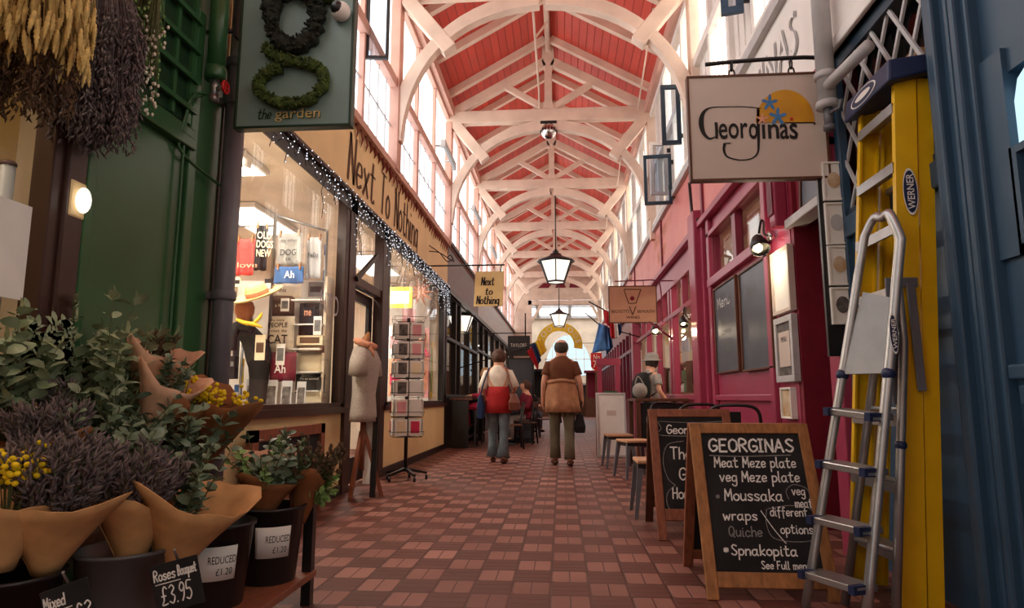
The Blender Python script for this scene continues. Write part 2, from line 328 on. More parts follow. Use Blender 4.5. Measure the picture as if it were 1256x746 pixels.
G = {'a': '3,3.4 1.6,4 .4,2.6 .6,.6 1.8,0 3,1.6 3.1,4|3.1,4 3.1,1 3.8,0', 'b': '.5,7 .5,0|.5,3 1.8,4 3.2,2.8 3,.8 1.7,0 .5,.8', 'c': '3,3.3 1.8,4 .5,2.8 .6,.8 1.8,0 3.1,.8',
     'd': '3.1,7 3.1,0|3.1,3 1.8,4 .4,2.6 .7,.4 2,.1 3.1,1.4', 'e': '.6,2 3,2.3 2.6,3.8 1.2,3.8 .4,2 1.2,.1 3.1,.7', 'f': '3,6.6 2,7 1.4,5.5 1.4,-1.5|.3,4 2.8,4', 'g': '3.1,3.4 1.7,4 .4,2.6 .8,.5 2.2,.4 3.1,2 3.1,4|3.1,4 3.1,-1.8 1.8,-3 .4,-2',
     'h': '.5,7 .5,0|.5,2.6 1.8,4 3,3 3.1,0', 'i': '.8,4 .8,.6 1.5,0|.8,5.6 .9,5.7', 'k': '.5,7 .5,0|3,4 .6,1.8 3.1,0', 'l': '.6,7 .6,.8 1.4,0', 'm': '.4,4 .5,0|.5,2.8 1.5,4 2.2,3 2.2,0|2.2,2.8 3.3,4 4.1,3 4.2,0', 'n': '.5,4 .5,0|.5,2.8 1.9,4 3,3 3.1,0',
     'o': '1.8,4 .5,3 .5,1 1.8,0 3.1,1 3.1,3 1.8,4', 'p': '.5,4 .5,-3|.5,3 1.8,4 3.2,2.8 3,.8 1.7,0 .5,.8', 'q': '3,3.4 1.6,4 .4,2.6 .8,.3 2.2,.4 3,2|3.1,4 3.1,-3', 'r': '.5,4 .5,0|.5,2.6 1.5,3.9 2.6,3.8', 's': '3,3.4 1.7,4 .6,3.2 1.6,2.1 3,1.2 2.2,0 .5,.5',
     't': '1.4,6.4 1.4,.8 2.2,0 3,.4|.2,4.4 2.9,4.4', 'u': '.5,4 .5,1 1.6,0 3,1.4 3.1,4|3.1,4 3.1,0', 'v': '.4,4 1.7,0 3.2,4', 'w': '.3,4 1.2,0 2.2,3.2 3.2,0 4.2,4', 'x': '.4,4 3,0|3,4 .4,0', 'y': '.5,4 1.8,.6|3.2,4 1.8,.4 .6,-3', 'z': '.5,4 3,4 .5,0 3.1,0',
     'A': '.2,0 1.9,7 3.6,0|.8,2.4 3,2.4', 'B': '.5,0 .5,7 2.5,6.6 2.7,4.4 .6,3.7 3,3 3.2,.8 .5,0', 'C': '3.4,5.8 2.2,7 .6,5.6 .4,2 1.8,0 3.5,1.2', 'E': '3.2,7 .5,7 .5,0 3.3,0|.5,3.6 2.6,3.6', 'F': '3.2,7 .5,7 .5,0|.5,3.6 2.6,3.6', 'G': '3.4,6 2.2,7 .6,5.6 .4,2 1.8,0 3.4,1.2 3.4,3 2,3',
     'H': '.5,7 .5,0|3.3,7 3.3,0|.5,3.6 3.3,3.6', 'I': '.9,7 .9,0|.1,7 1.7,7|.1,0 1.7,0', 'K': '.5,7 .5,0|3.2,7 .6,3.2 3.4,0', 'M': '.4,0 .7,7 2.3,2.4 3.9,7 4.3,0', 'N': '.5,0 .5,7 3.3,0 3.3,7', 'O': '1.9,7 .5,5.4 .5,1.6 1.9,0 3.4,1.6 3.4,5.4 1.9,7', 'P': '.5,0 .5,7 2.8,6.6 3.1,4.4 .6,3.4',
     'Q': '1.9,7 .5,5.4 .5,1.6 1.9,0 3.4,1.6 3.4,5.4 1.9,7|2.4,1.6 3.8,-.6', 'R': '.5,0 .5,7 2.8,6.6 3,4.6 .6,3.6|1.4,3.6 3.4,0', 'S': '3.2,6.2 1.8,7 .6,5.6 1.8,3.7 3.3,2 2.2,0 .4,.9', 'T': '.1,7 3.9,7|2,7 2,0', 'W': '.2,7 1.2,0 2.4,5 3.6,0 4.6,7',
     '3': '.5,6.2 1.8,7 3,5.6 1.6,3.8 3.2,2.4 2.2,0 .4,.8', '9': '3,5 1.8,3.6 .6,5 1.6,7 3,5.8 2.8,2 1.8,0', '5': '3.1,7 .9,7 .7,4 2.2,4.2 3.2,2 2,0 .5,.6', '1': '.4,5.6 1.4,7 1.4,0', '2': '.5,5.6 1.8,7 3.1,5.4 .5,0 3.3,0', '7': '.4,7 3.2,7 1.2,0', '6': '2.8,6.8 1,4.4 .5,1.6 1.8,0 3.1,1.6 1.8,3.4 .6,2', '0': '1.8,7 .5,5 .5,2 1.8,0 3.1,2 3.1,5 1.8,7',
     '£': '3.2,6 2,7 1.2,5.4 1.5,2 .5,0 3.4,.2|.4,3.4 2.6,3.4', '.': '.5,0 .7,.2', '*': '.5,2 2.5,4|2.5,2 .5,4|1.5,1.6 1.5,4.4|.3,3 2.7,3', '/': '.3,7 3,-2', "'": '.6,7 .4,5.6', '-': '.4,2.6 2.2,2.6'}
STRAIGHT = set('EFHIKMNTWAxkvwz/')
def stroke_mb(txt, h, wd, sp=1.0, narrow=1.0, shear=0.0, cal=0.0, jit=0.0, width=None, rnd=None):
    """hand-drawn letters in local x-z plane facing -y; h = height of capitals; returns builder with x-extent"""
    rnd = rnd or random.Random(hash(txt) % 1000 if False else sum(map(ord, txt)))
    k = h / 7.0; x = 0.0; paths = []
    for ch in txt:
        if ch == ' ': x += 2.6 * narrow; continue
        g = G[ch]; mxx = 0; dy = rnd.uniform(-jit, jit)
        for st in g.split('|'):
            pts = [tuple(map(float, p.split(','))) for p in st.split()]
            mxx = max(mxx, max(p[0] for p in pts))
            vp = [Vector((p[0], p[1] + dy, 0)) for p in pts]
            if ch not in STRAIGHT and len(vp) > 2: vp = crom(vp, 4)
            vp = [(x + p.x * narrow + p.y * shear, p.y) for p in vp]
            if ch in STRAIGHT: paths += [[a, b] for a, b in zip(vp[:-1], vp[1:])]
            else: paths.append(vp)
        x += (mxx + .75 * sp) * narrow
    kx = k if width is None else width / x
    mb = MB()
    for P in paths:
        Q = [Vector((a * kx, 0, b * k)) for a, b in P]; L = []; m = len(Q)
        for i, p in enumerate(Q):
            d = Q[min(i + 1, m - 1)] - Q[max(i - 1, 0)]; d = d.normalized() if d.length > 1e-9 else Vector((1, 0, 0))
            nrm = Vector((-d.z, 0, d.x)); w = wd * (1 + cal * (abs(d.z) - .5)); L.append((p + nrm * w / 2, p - nrm * w / 2))
        d0 = (Q[0] - Q[1]).normalized() * wd * .35; d1 = (Q[-1] - Q[-2]).normalized() * wd * .35
        L[0] = (L[0][0] + d0, L[0][1] + d0); L[-1] = (L[-1][0] + d1, L[-1][1] + d1)
        vs = [q for pr in L for q in pr]; mb.add(vs, [(2 * i, 2 * i + 1, 2 * i + 3, 2 * i + 2) for i in range(m - 1)])
    mb.w = x * kx
    return mb
def at(mb, loc, rz=0.0, rx=0.0): return mb.xf(Mx(loc, rz, rx))
PI = math.pi; FL = PI / 2; FR = -PI / 2      # rz for faces looking towards +x (left wall: FL) and -x (right wall: FR)
# ============================================================ structure
XL, XR, XC = -2.2, 1.8, -0.2
YT = [8.1, 12.2, 16.35, 20.5, 24.65, 28.8]           # roof trusses
YB, YE = -4.0, 30.0
struct('floor', MB().add([(-5.5, YB, 0), (5.0, YB, 0), (5.0, 40, 0), (-5.5, 40, 0)], [(0, 1, 2, 3)]), brick_floor())
# --- boarded roof
ZEV, ZRI = 6.72, 7.95
rf = MB()
for sx in (-1, 1):
    x1 = XC + sx * 2.15
    rf.bar((XC + sx * 1.08, YB, (ZEV + ZRI) / 2 + .02), (XC + sx * 1.08, YE, (ZEV + ZRI) / 2 + .02), 2.49, .05, up=(sx * math.sin(.519), 0, math.cos(.519)))
struct('ceiling', rf, red_boards())
# common rafters, ridge board, eave plates: fixed trim of the roof
def rz_at(x): return ZRI - (ZRI - ZEV) * abs(x - XC) / 2.15
rb = MB()
ys = [t + d for t in [3.95] + YT for d in (-.38, 1.1, 2.4)]
for y in ys:
    for sx in (-1, 1):
        rb.bar((XC + sx * .06, y, rz_at(XC + sx * .06) - .08), (XC + sx * 2.02, y, rz_at(XC + sx * 2.02) - .08), .11, .13)
struct('trim_1', rb, 'cream')
struct('trim_2', MB().bb(XC - .05, XC + .05, YB, YE, ZRI - .2, ZRI), 'cream')
struct('trim_3', MB().bb(XL - .02, XL + .14, YB, YE, 6.46, 6.66).bb(XR - .14, XR + .02, YB, YE, 6.4, 6.62), 'salmon')

# --- roof trusses
def arch(sx): return bez((XC + sx * 1.98, 0, 4.3), (XC + sx * 1.9, 0, 5.25), (XC + sx * 1.35, 0, 6.15), (XC + sx * .05, 0, 6.24), 16)
def make_truss():
    t = thing('roof_truss', '', 'roof truss', (XC, 0, 6.3))
    MB().bb(XL, XR, -.09, .09, 6.31, 6.56).build('tie_beam', 'cream', t, bev=.012)
    MB().prism([(-.11, 6.56), (.11, 6.56), (.075, 6.75), (.075, 7.4), (.13, 7.55), (.11, 7.9), (-.11, 7.9), (-.13, 7.55), (-.075, 7.4), (-.075, 6.75)], (XC, .07, 0), (1, 0, 0), (0, 0, 1), .14).build('king_post', 'cream', t, bev=.008)
    for sx in (-1, 1):
        MB().bar((XC + sx * 1.95, 0, 6.52), (XC + sx * .07, 0, 7.56), .14, .18).build('principal_rafter', 'cream', t, bev=.01)
        MB().bar((XC + sx * .08, 0, 6.6), (XC + sx * .85, 0, 7.08), .1, .12).build('strut', 'cream', t, bev=.008)
        P = arch(sx); R = []
        for i, p in enumerate(P):
            d = (P[min(i + 1, 16)] - P[max(i - 1, 0)]).normalized(); n = Vector((-d.z, 0, d.x)); w = .11 - .03 * math.sin(PI * i / 16)
            R.append([p + n * a * w + Vector((0, b * .075, 0)) for a, b in ((-1, -1), (1, -1), (1, 1), (-1, 1))])
        MB().loft(R, smooth=False).build('arch_brace', 'cream', t, bev=.008)
        MB().bar((XC + sx * 1.93, 0, 6.42), (XC + sx * 1.24, 0, 5.56), .17, .2).build('diagonal_brace', 'cream', t, bev=.012)
        MB().bb(XC + sx * 1.9, XC + sx * 2.06, -.1, .1, 3.9, 6.35).build('wall_post', 'salmon' if sx < 0 else 'cream', t, bev=.01)  # left posts: shade on the cream timber is put into the colour
    return t
TL = ['nearest cream timber roof truss, mostly cut off above the picture', 'cream roof truss with a silver ball fixed under its tie beam', 'cream roof truss with the big pendant lantern hanging just before it',
      'fourth cream timber roof truss counted from the near end', 'fifth cream timber roof truss, above the far shops', 'last cream roof truss, right before the white end gable']
tr0 = make_truss()
for i, y in enumerate(YT):
    t = tr0 if i == 0 else dup(tr0, (0, 0, 0), 0, '')
    t.location = (XC, y, 6.3); t['label'] = TL[i]; t['group'] = 'roof trusses'
    for c in t.children: OFF[c.name] = Vector((XC, 0, 6.3))

# --- left clerestory: frosted glass in pinkish timber
edges = [-.2, 3.95] + YT + [30.0]
wn = 0
def clere_left(ya, yb):
    global wn; wn += 1
    w = thing('window_%d' % wn, '', '', (XL, (ya + yb) / 2, 3.95), kind='structure')
    f = MB(); f.bb(XL - .06, XL + .05, ya, yb, 3.88, 4.0); f.bb(XL - .06, XL + .07, ya, yb, 5.02, 5.16); f.bb(XL - .05, XL + .05, ya, yb, 6.4, 6.5)
    n = 3; g = MB()
    for k in range(1, n):
        y = ya + (yb - ya) * k / n; q = .06 if k == 1 else .03
        f.bb(XL - .05, XL + .04, y - q, y + q, 4.0, 5.02); f.bb(XL - .05, XL + .03, y - .03, y + .03, 5.16, 6.4)
    for k in range(n):
        a = ya + (yb - ya) * k / n; b = ya + (yb - ya) * (k + 1) / n
        for j in range(1, 4): g.bb(XL - .02, XL + .0, a + (b - a) * j / 4 - .008, a + (b - a) * j / 4 + .008, 4.0, 5.02)
        g.bb(XL - .02, XL, a, b, 4.48, 4.5)
    f.build('frame', 'salmon', w, bev=.008); g.build('glazing_bar', 'lgrey', w)
    p = MB(); p.add([(XL - .03, ya, 3.95), (XL - .03, yb, 3.95), (XL - .03, yb, 5.05), (XL - .03, ya, 5.05)], [(0, 1, 2, 3)]); p.build('pane', 'frost', w)
    q = MB(); q.add([(XL - .03, ya, 5.1), (XL - .03, yb, 5.1), (XL - .03, yb, 6.45), (XL - .03, ya, 6.45)], [(0, 1, 2, 3)]); q.build('pane', 'frostu', w)
edges = [-4.0] + edges  # nearest bays on both sides are unseen, added to brighten the foreground
for a, b in zip(edges[:-1], edges[1:]): clere_left(a, b)
# --- right clerestory: white boarding, cream lights, some casements hung open over the arcade
def clere_right(ya, yb, openings):
    global wn; wn += 1
    w = thing('window_%d' % wn, '', '', (XR, (ya + yb) / 2, 4.1), kind='structure')
    f = MB(); f.bb(XR - .06, XR + .06, ya, yb, 4.08, 4.2); f.bb(XR - .07, XR + .06, ya, yb, 5.15, 5.27); f.bb(XR - .05, XR + .05, ya, yb, 6.3, 6.42)
    n = 5
    for k in range(n + 1):
        y = ya + (yb - ya) * k / n; f.bb(XR - .05, XR + .04, y - .04, y + .04, 4.2, 6.3)
    f.build('frame', 'white', w, bev=.008)
    p = MB(); d = MB()
    for k in range(n):
        a = ya + (yb - ya) * k / n; b = ya + (yb - ya) * (k + 1) / n
        for z0, z1, r in ((4.2, 5.15, 0), (5.27, 6.3, 1)):
            if (k, r) in openings: d.bb(XR + .5, XR + .52, a, b, z0, z1)
            elif (k + r) % 2: p.add([(XR + .02, a, z0), (XR + .02, b, z0), (XR + .02, b, z1), (XR + .02, a, z1)], [(3, 2, 1, 0)])
            else: d.bb(XR + .01, XR + .03, a, b, z0, z1)
            if not ((k, r) in openings):
                for j in range(1, 4): f2 = d.bb(XR - .005, XR + .012, a + (b - a) * j / 4 - .012, a + (b - a) * j / 4 + .012, z0, z1)
    p.build('pane', 'frostr', w); d.build('boarding', 'white', w)
OPN = {3: [(4, 1), (1, 1), (3, 0)], 4: [(0, 0), (1, 1)], 5: [(1, 0)]}
for i, (a, b) in enumerate(zip(edges[:-1], edges[1:])): clere_right(a, b, OPN.get(i, []))
# high blank walls over the near end and behind the glass lines
struct('wall_left', MB().bb(XL - .2, XL - .12, YB, YE, 3.5, 6.7), 'plaster')
struct('wall_right', MB().bb(XR + .55, XR + .62, YB, YE, 3.0, 6.7), 'plaster')
struct('wall_back_light_block', MB().bb(-5.5, 5, YB - .1, YB, 0, 8), 'plaster')  # back wall is unseen, added to block sky light and keep the foreground dark
# --- far gable with the opening into the next hall
ga = MB()
ga.prism([(-2.3, 5.45), (1.95, 5.45), (1.95, 6.75), (-.2, 8.0), (-2.3, 6.75)], (0, 30.1, 0), (1, 0, 0), (0, 0, 1), .16)
ga.bb(-2.3, -1.42, 29.94, 30.1, 0, 5.45); ga.bb(1.9, 2.3, 29.94, 30.1, 0, 5.45)
struct('wall_far_gable', ga, 'cream')
struct('trim_4', MB().bb(-1.5, -1.34, 29.8, 30.1, 0, 5.4).bb(1.84, 1.98, 29.8, 30.1, 0, 5.4).bb(-1.5, 1.98, 29.8, 30.1, 5.2, 5.4).bar((-1.4, 29.85, 4.3), (-.9, 29.85, 5.2), .1, .12).bar((1.88, 29.85, 4.3), (1.4, 29.85, 5.2), .1, .12), 'cream')
# louvred ventilator in the gable
v = MB()
for x0, x1, x2, x3 in ((-1.25, -.75, -.62, -1.0), (-.45, .05, -.05, -.35), (.2, .75, .6, .25)): v.prism([(x0, 6.0), (x1, 6.0), (x2, 6.22), (x3, 6.22)], (.2, 29.93, 0), (1, 0, 0), (0, 0, 1), .03)
tag(v.build('gable_vent', 'deep'), 'dark red louvred vent openings high in the far gable', 'vent')
# --- the hall beyond
struct('wall_hall_back', MB().bb(-4, -.95, 37.4, 37.6, 0, 5.6).bb(1.75, 4.5, 37.4, 37.6, 0, 5.6).bb(-.95, 1.75, 37.4, 37.6, 4.6, 5.6).bb(-.95, 1.75, 37.4, 37.6, 0, 2.2), 'plaster')
struct('wall_hall_side', MB().bb(-4.1, -4, 30, 37.5, 0, 7).bb(4.5, 4.6, 30, 37.5, 0, 7), 'plaster')
aw = thing('window_%d' % (wn + 1), '', '', (.4, 37.45, 2.2), kind='structure')
arc = [(1.35 * math.cos(t), 2.2 + 2.3 * math.sin(t)) for t in (PI * k / 20 for k in range(21))]
MB().prism(arc, (.4, 37.45, 0), (1, 0, 0), (0, 0, 1), .02).build('pane', 'archg', aw)
sp = MB().prism(arc + [(-1.6, 2.2), (-1.6, 4.75), (1.6, 4.75), (1.6, 2.2)], (.4, 37.4, 0), (1, 0, 0), (0, 0, 1), .04)
fb = MB()
for k in range(-2, 3): fb.bb(.4 + k * .45 - .02, .4 + k * .45 + .02, 37.36, 37.42, 2.2, 2.2 + 2.3 * math.sqrt(max(0, 1 - (k * .45 / 1.35) ** 2)))
fb.bb(-.95, 1.75, 37.36, 37.42, 3.1, 3.15); fb.build('glazing_bar', 'white', aw); sp.build('spandrel', 'plaster', aw)
hs = MB()
for k in range(4): hs.add([(-3 + k * 1.8, 30.2, 7.2), (-1.4 + k * 1.8, 30.2, 7.2), (-1.4 + k * 1.8, 37.4, 5.6), (-3 + k * 1.8, 37.4, 5.6)], [(3, 2, 1, 0)])
w5 = thing('window_%d' % (wn + 2), '', '', (0, 33, 6.9), kind='structure')
hs.build('pane', 'skyg', w5)
hb = MB()
for k in range(5): hb.bar((-3.1 + k * 1.8, 30.2, 7.15), (-3.1 + k * 1.8, 37.4, 5.55), .16, .2)
hb.bb(-4, 4.5, 35.6, 35.75, 5.85, 6.0).bb(-4, 4.5, 37.2, 37.4, 5.45, 5.6); hb.build('frame', 'lgrey', w5)

# dark stalls across the hall floor
for i, (x0, x1, y, h, m, lab) in enumerate(((-1.9, .1, 33.5, 2.3, 'blackc', 'dark shuttered stall on the left of the far hall'), (.2, 1.3, 34.5, 1.6, 'slateb', 'low grey counter stall in the middle of the far hall'), (1.2, 2.6, 33.0, 2.2, 'maroon', 'dark red stall on the right of the far hall'))):
    t = thing('market_stall', lab, 'stall', ((x0 + x1) / 2, y, 0), 'stalls in the far hall')
    MB().bb(x0, x1, y, y + 1.0, 0, .95).build('counter', 'dwood', t); MB().bb(x0 + .05, x1 - .05, y + .8, y + 1.0, .95, h).build('back_panel', m, t); MB().bb(x0 - .05, x1 + .05, y - .1, y + 1.05, h, h + .1).build('canopy', 'lgrey' if i == 1 else m, t)
    for x in (x0 + .05, x1 - .05): MB().bb(x - .03, x + .03, y, y + .06, .95, h).build('post', 'dwood', t)
# --- left shopfronts --------------------------------------------------
def shop_window(y0, y1, z0, z1, X, s, posts, fm, n, transom=None, gl='glassw', dep=.09, pw=.05):
    w = thing('window_%d' % n, '', '', (X, (y0 + y1) / 2, z0), kind='structure')
    f = MB(); a, b = (X - dep, X + .01) if s < 0 else (X - .01, X + dep)
    f.bb(a, b, y0, y1, z0, z0 + .06); f.bb(a, b, y0, y1, z1 - .07, z1)
    for y in [y0 + pw, *posts, y1 - pw]: f.bb(a, b, y - pw, y + pw, z0, z1)
    if transom: f.bb(a, b, y0, y1, transom - .035, transom + .035)
    f.build('frame', fm, w, bev=.006)
    m = (a + b) / 2 - .02 * -s
    MB().add([(m, y0, z0), (m, y1, z0), (m, y1, z1), (m, y0, z1)], [(0, 1, 2, 3)]).build('pane', gl, w)
    return w
wn += 3
# gift shop: tan riser, dark sill and skirting
struct('wall_left_riser', MB().bb(XL - .12, XL, 3.9, 6.45, 0, .8).bb(XL - .12, XL, 8.0, 12.25, 0, .8), 'tan')
struct('baseboard_left', MB().bb(XL - .1, XL + .02, 3.9, 6.45, 0, .1).bb(XL - .1, XL + .02, 8.0, 12.25, 0, .1), 'black')
struct('trim_5', MB().bb(XL - .12, XL + .05, 3.9, 6.6, .8, .86).bb(XL - .12, XL + .05, 7.95, 12.3, .8, .86), 'brownf')
shop_window(3.9, 6.5, .84, 3.05, XL, -1, [], 'brownf', wn); wn += 1
shop_window(8.0, 12.2, .84, 3.05, XL, -1, [], 'black', wn, pw=.08); wn += 1
# recessed glazed door of the gift shop
d = thing('door_1', '', '', (XL - .1, 7.2, 0), kind='structure')
MB().bb(XL - .1, XL + .02, 6.5, 6.72, 0, 3.05).bb(XL - .1, XL + .02, 7.78, 8.0, 0, 3.05).bb(XL - .1, XL, 6.72, 7.78, 2.16, 2.26).bb(XL - .1, XL, 6.72, 7.78, 2.98, 3.05).build('frame', 'brownf', d, bev=.006)
MB().add([(XL - .05, 6.72, 2.26), (XL - .05, 7.78, 2.26), (XL - .05, 7.78, 2.98), (XL - .05, 6.72, 2.98)], [(0, 1, 2, 3)]).build('pane', 'glassw', d)
lf = MB().bb(XL - .14, XL - .1, 6.74, 6.86, .03, 2.15).bb(XL - .14, XL - .1, 7.62, 7.76, .03, 2.15).bb(XL - .14, XL - .1, 6.86, 7.62, .03, .3).bb(XL - .14, XL - .1, 6.86, 7.62, 2.03, 2.15).build('leaf', 'black', d)
MB().add([(XL - .12, 6.86, .3), (XL - .12, 7.62, .3), (XL - .12, 7.62, 2.03), (XL - .12, 6.86, 2.03)], [(0, 1, 2, 3)]).build('pane', 'glassw', lf)
MB().bar((XL + .03, 6.7, 2.2), (XL + .03, 7.45, 2.62), .04, .05).build('stay_bar', 'black', d)
# gift shop room
struct('wall_left_shop_room', MB().bb(-4.75, -4.7, 3.4, 12.2, 0, 3.1).bb(-4.7, XL - .15, 3.84, 3.9, 0, 3.1).bb(-4.7, XL - .1, 12.2, 12.26, 0, 3.1).bb(-4.75, XL - .1, 3.4, 12.26, 3.08, 3.14), 'plaster')
struct('trim_6', MB().bb(-3.1, XL - .1, 3.9, 6.4, .74, .8).bb(-3.1, XL - .1, 8.05, 12.2, .74, .8), 'white')      # display shelf behind the glass
# further shops on the left
shop_window(12.3, 17.0, .95, 3.0, XL, -1, [13.5, 14.1, 15.5], 'black', wn, transom=2.1); wn += 1
shop_window(17.0, 23.0, .8, 3.0, XL, -1, [18.2, 19.5, 21.2], 'black', wn, transom=2.2); wn += 1
shop_window(23.0, 30.0, .8, 3.0, XL, -1, [25, 27, 28.6], 'brownf', wn, transom=2.2); wn += 1
struct('wall_left_far_riser', MB().bb(XL - .12, XL, 12.3, 17.0, 0, .95).bb(XL - .12, XL, 17.0, 30, 0, .8), 'black')
struct('wall_left_far_fascia', MB().bb(XL - .1, XL + .02, 12.32, 17.0, 3.0, 3.9), 'greyf')
struct('wall_left_farther_fascia', MB().bb(XL - .1, XL + .02, 17.0, 30, 3.0, 3.9), 'lgrey')
struct('trim_7', MB().bb(XL - .1, XL + .1, 12.32, 30, 3.9, 3.97).bb(XL - .1, XL + .07, 12.32, 30, 2.96, 3.06), 'black')
struct('trim_8', MB().bb(XL - .1, XL + .08, 3.9, 12.3, 3.86, 3.95), 'salmon')
struct('wall_left_far_room', MB().bb(-5, -4.95, 12.2, 30, 0, 3.1).bb(-5, XL - .1, 12.2, 30, 3.08, 3.14).bb(-5, XL - .1, 17, 17.06, 0, 3.1), 'dwood')
# florist front: green boards
struct('wall_left_florist', MB().bb(XL - .1, XL, 2.72, 3.9, 0, 3.88).bb(XL - .1, XL, .6, 2.72, 0, .75).bb(XL - .1, XL, .6, 2.72, 3.3, 3.88), 'green')
struct('trim_9', MB().bb(XL, XL + .05, 2.78, 3.56, 2.4, 2.47).bb(XL, XL + .035, 2.78, 3.56, 2.47, 2.53).bb(XL, XL + .03, 2.74, 2.8, 0, 2.4).bb(XL, XL + .03, 3.52, 3.6, 0, 3.3), 'green', bev=.008)
struct('trim_10', MB().bb(XL - .1, XL + .03, 2.62, 2.74, 0, 3.3), 'brownf', bev=.01)
shop_window(.6, 2.66, .75, 3.3, XL, -1, [1.6], 'brownf', wn); wn += 1
struct('wall_left_florist_room', MB().bb(-3.6, -3.55, .4, 3.84, 0, 3.4).bb(-3.6, XL - .1, .35, .4, 0, 3.4).bb(-3.6, XL - .1, .4, 3.84, 3.3, 3.36), 'tan')

# --- right shopfronts ------------------------------------------------
def quadX(X, y0, y1, z0, z1): return MB().add([(X, y0, z0), (X, y1, z0), (X, y1, z1), (X, y0, z1)], [(3, 2, 1, 0)])
# blue shop (nearest): pilaster, panelled dado, lattice light over a dark window
struct('wall_right_blue', MB().bb(XR, XR + .1, 3.0, 4.14, 0, 2.0).bb(XR, XR + .1, .6, 2.78, 0, 1.5).bb(XR, XR + .1, .6, 2.78, 2.35, 3.2).bb(XR, XR + .1, .6, 2.2, 1.5, 2.35), 'blue')
pl = MB()
for a, b, t in ((2.74, 3.04, .05), (2.77, 2.81, .085), (2.83, 2.86, .075), (2.92, 2.98, .09), (2.99, 3.02, .075)): pl.bb(XR - t, XR + .05, a, b, 0, 3.3)
struct('trim_11', pl, 'blue', bev=.012)
struct('trim_12', MB().bb(XR - .05, XR, 2.3, 2.72, 1.02, 1.08).bb(XR - .03, XR, 2.4, 2.7, .92, 1.0).bb(XR - .025, XR, 2.42, 2.68, .2, .9).bb(XR - .04, XR + .02, 3.04, 4.14, 1.93, 2.06).bb(XR - .04, XR + .02, 4.08, 4.16, 0, 3.1), 'blue', bev=.01)
bw = thing('window_%d' % wn, '', '', (XR, 3.5, 2.06), kind='structure'); wn += 1
lt = MB()
for k in range(-6, 9):
    for sgn in (1, -1):
        y0 = 3.04 + k * .21; pts = []
        z0, z1 = 2.1, 3.06; ya = y0; yb = y0 + sgn * .62
        # clip to the opening
        def cl(y, z, y2, z2):
            t0, t1 = 0.0, 1.0; dy = y2 - y
            for lo, hi in ((3.06, 4.1),):
                ts = sorted(((lo - y) / dy, (hi - y) / dy)); t0 = max(t0, ts[0]); t1 = min(t1, ts[1])
            return None if t0 >= t1 else ((y + dy * t0, z + (z2 - z) * t0), (y + dy * t1, z + (z2 - z) * t1))
        c = cl(ya, z0, yb, z1)
        if c: lt.bar((XR + (.0 if sgn > 0 else .012), c[0][0], c[0][1]), (XR + (.0 if sgn > 0 else .012), c[1][0], c[1][1]), .022, .014, up=(1, 0, 0))
lt.build('lattice', 'lgrey', bw)
MB().bb(XR - .02, XR + .08, 3.04, 4.12, 3.04, 3.14).bb(XR - .02, XR + .08, 3.04, 4.12, 2.0, 2.1).build('frame', 'blued', bw)
quadX(XR + .07, 3.04, 4.12, 2.06, 3.08).build('pane', 'glassw', bw)
bw2 = thing('window_%d' % wn, '', '', (XR, 2.5, 1.5), kind='structure'); wn += 1
quadX(XR + .06, 2.2, 2.78, 1.5, 1.9).build('pane', 'glassd', bw2)
MB().prism([(2.2, 1.92), (2.6, 1.92), (2.6, 2.12), (2.57, 2.2), (2.5, 2.24), (2.2, 2.24)], (XR + .03, 0, 0), (0, 1, 0), (0, 0, 1), -.02).build('daylight_glow_pane', 'blueg', bw2)  # upper pane glows by itself to imitate clerestory daylight caught in the glass
MB().bb(XR - .02, XR + .03, 2.2, 2.62, 1.5, 1.54).bb(XR - .02, XR + .03, 2.2, 2.62, 1.9, 1.93).bb(XR - .02, XR + .03, 2.58, 2.62, 1.5, 1.9).bb(XR - .02, XR + .1, 2.605, 2.78, 1.5, 2.35).bb(XR + .0, XR + .1, 2.2, 2.605, 2.245, 2.35).build('frame', 'blue', bw2)
struct('wall_right_blue_room', MB().bb(3.6, 3.65, .5, 4.1, 0, 3.3).bb(XR + .12, 3.6, 4.06, 4.1, 0, 3.3).bb(XR + .12, 3.6, .5, .55, 0, 3.3).bb(XR + .1, 3.6, .5, 4.1, 3.22, 3.28), 'blued')
struct('wall_right_white_fascia', MB().bb(XR - .06, XR + .08, .6, 4.2, 3.12, 4.0).bb(XR - .075, XR, .6, 4.2, 3.12, 3.2), 'white', bev=.01)
struct('trim_13', MB().bb(XR - .1, XR + .03, 4.14, 4.3, 0, 3.12).bb(XR - .13, XR, 4.14, 4.3, 2.55, 2.62), 'mag', bev=.01)
# red doorway alcove
struct('wall_right_alcove', MB().bb(XR + .005, XR + .95, 5.07, 5.13, 0, 3.1).bb(XR + .95, XR + 1.0, 4.1, 5.16, 0, 3.1).bb(XR + .1, XR + .95, 4.1, 4.16, 0, 3.1).bb(XR, XR + 1.0, 4.3, 5.16, 3.04, 3.1), 'deep')
struct('trim_14', MB().bb(XR - .04, XR + .1, 4.3, 5.14, 2.26, 2.33), 'lgrey', bev=.008)
struct('wall_right_over_door', MB().bb(XR + .04, XR + .1, 4.3, 5.14, 2.33, 3.1), 'deep')
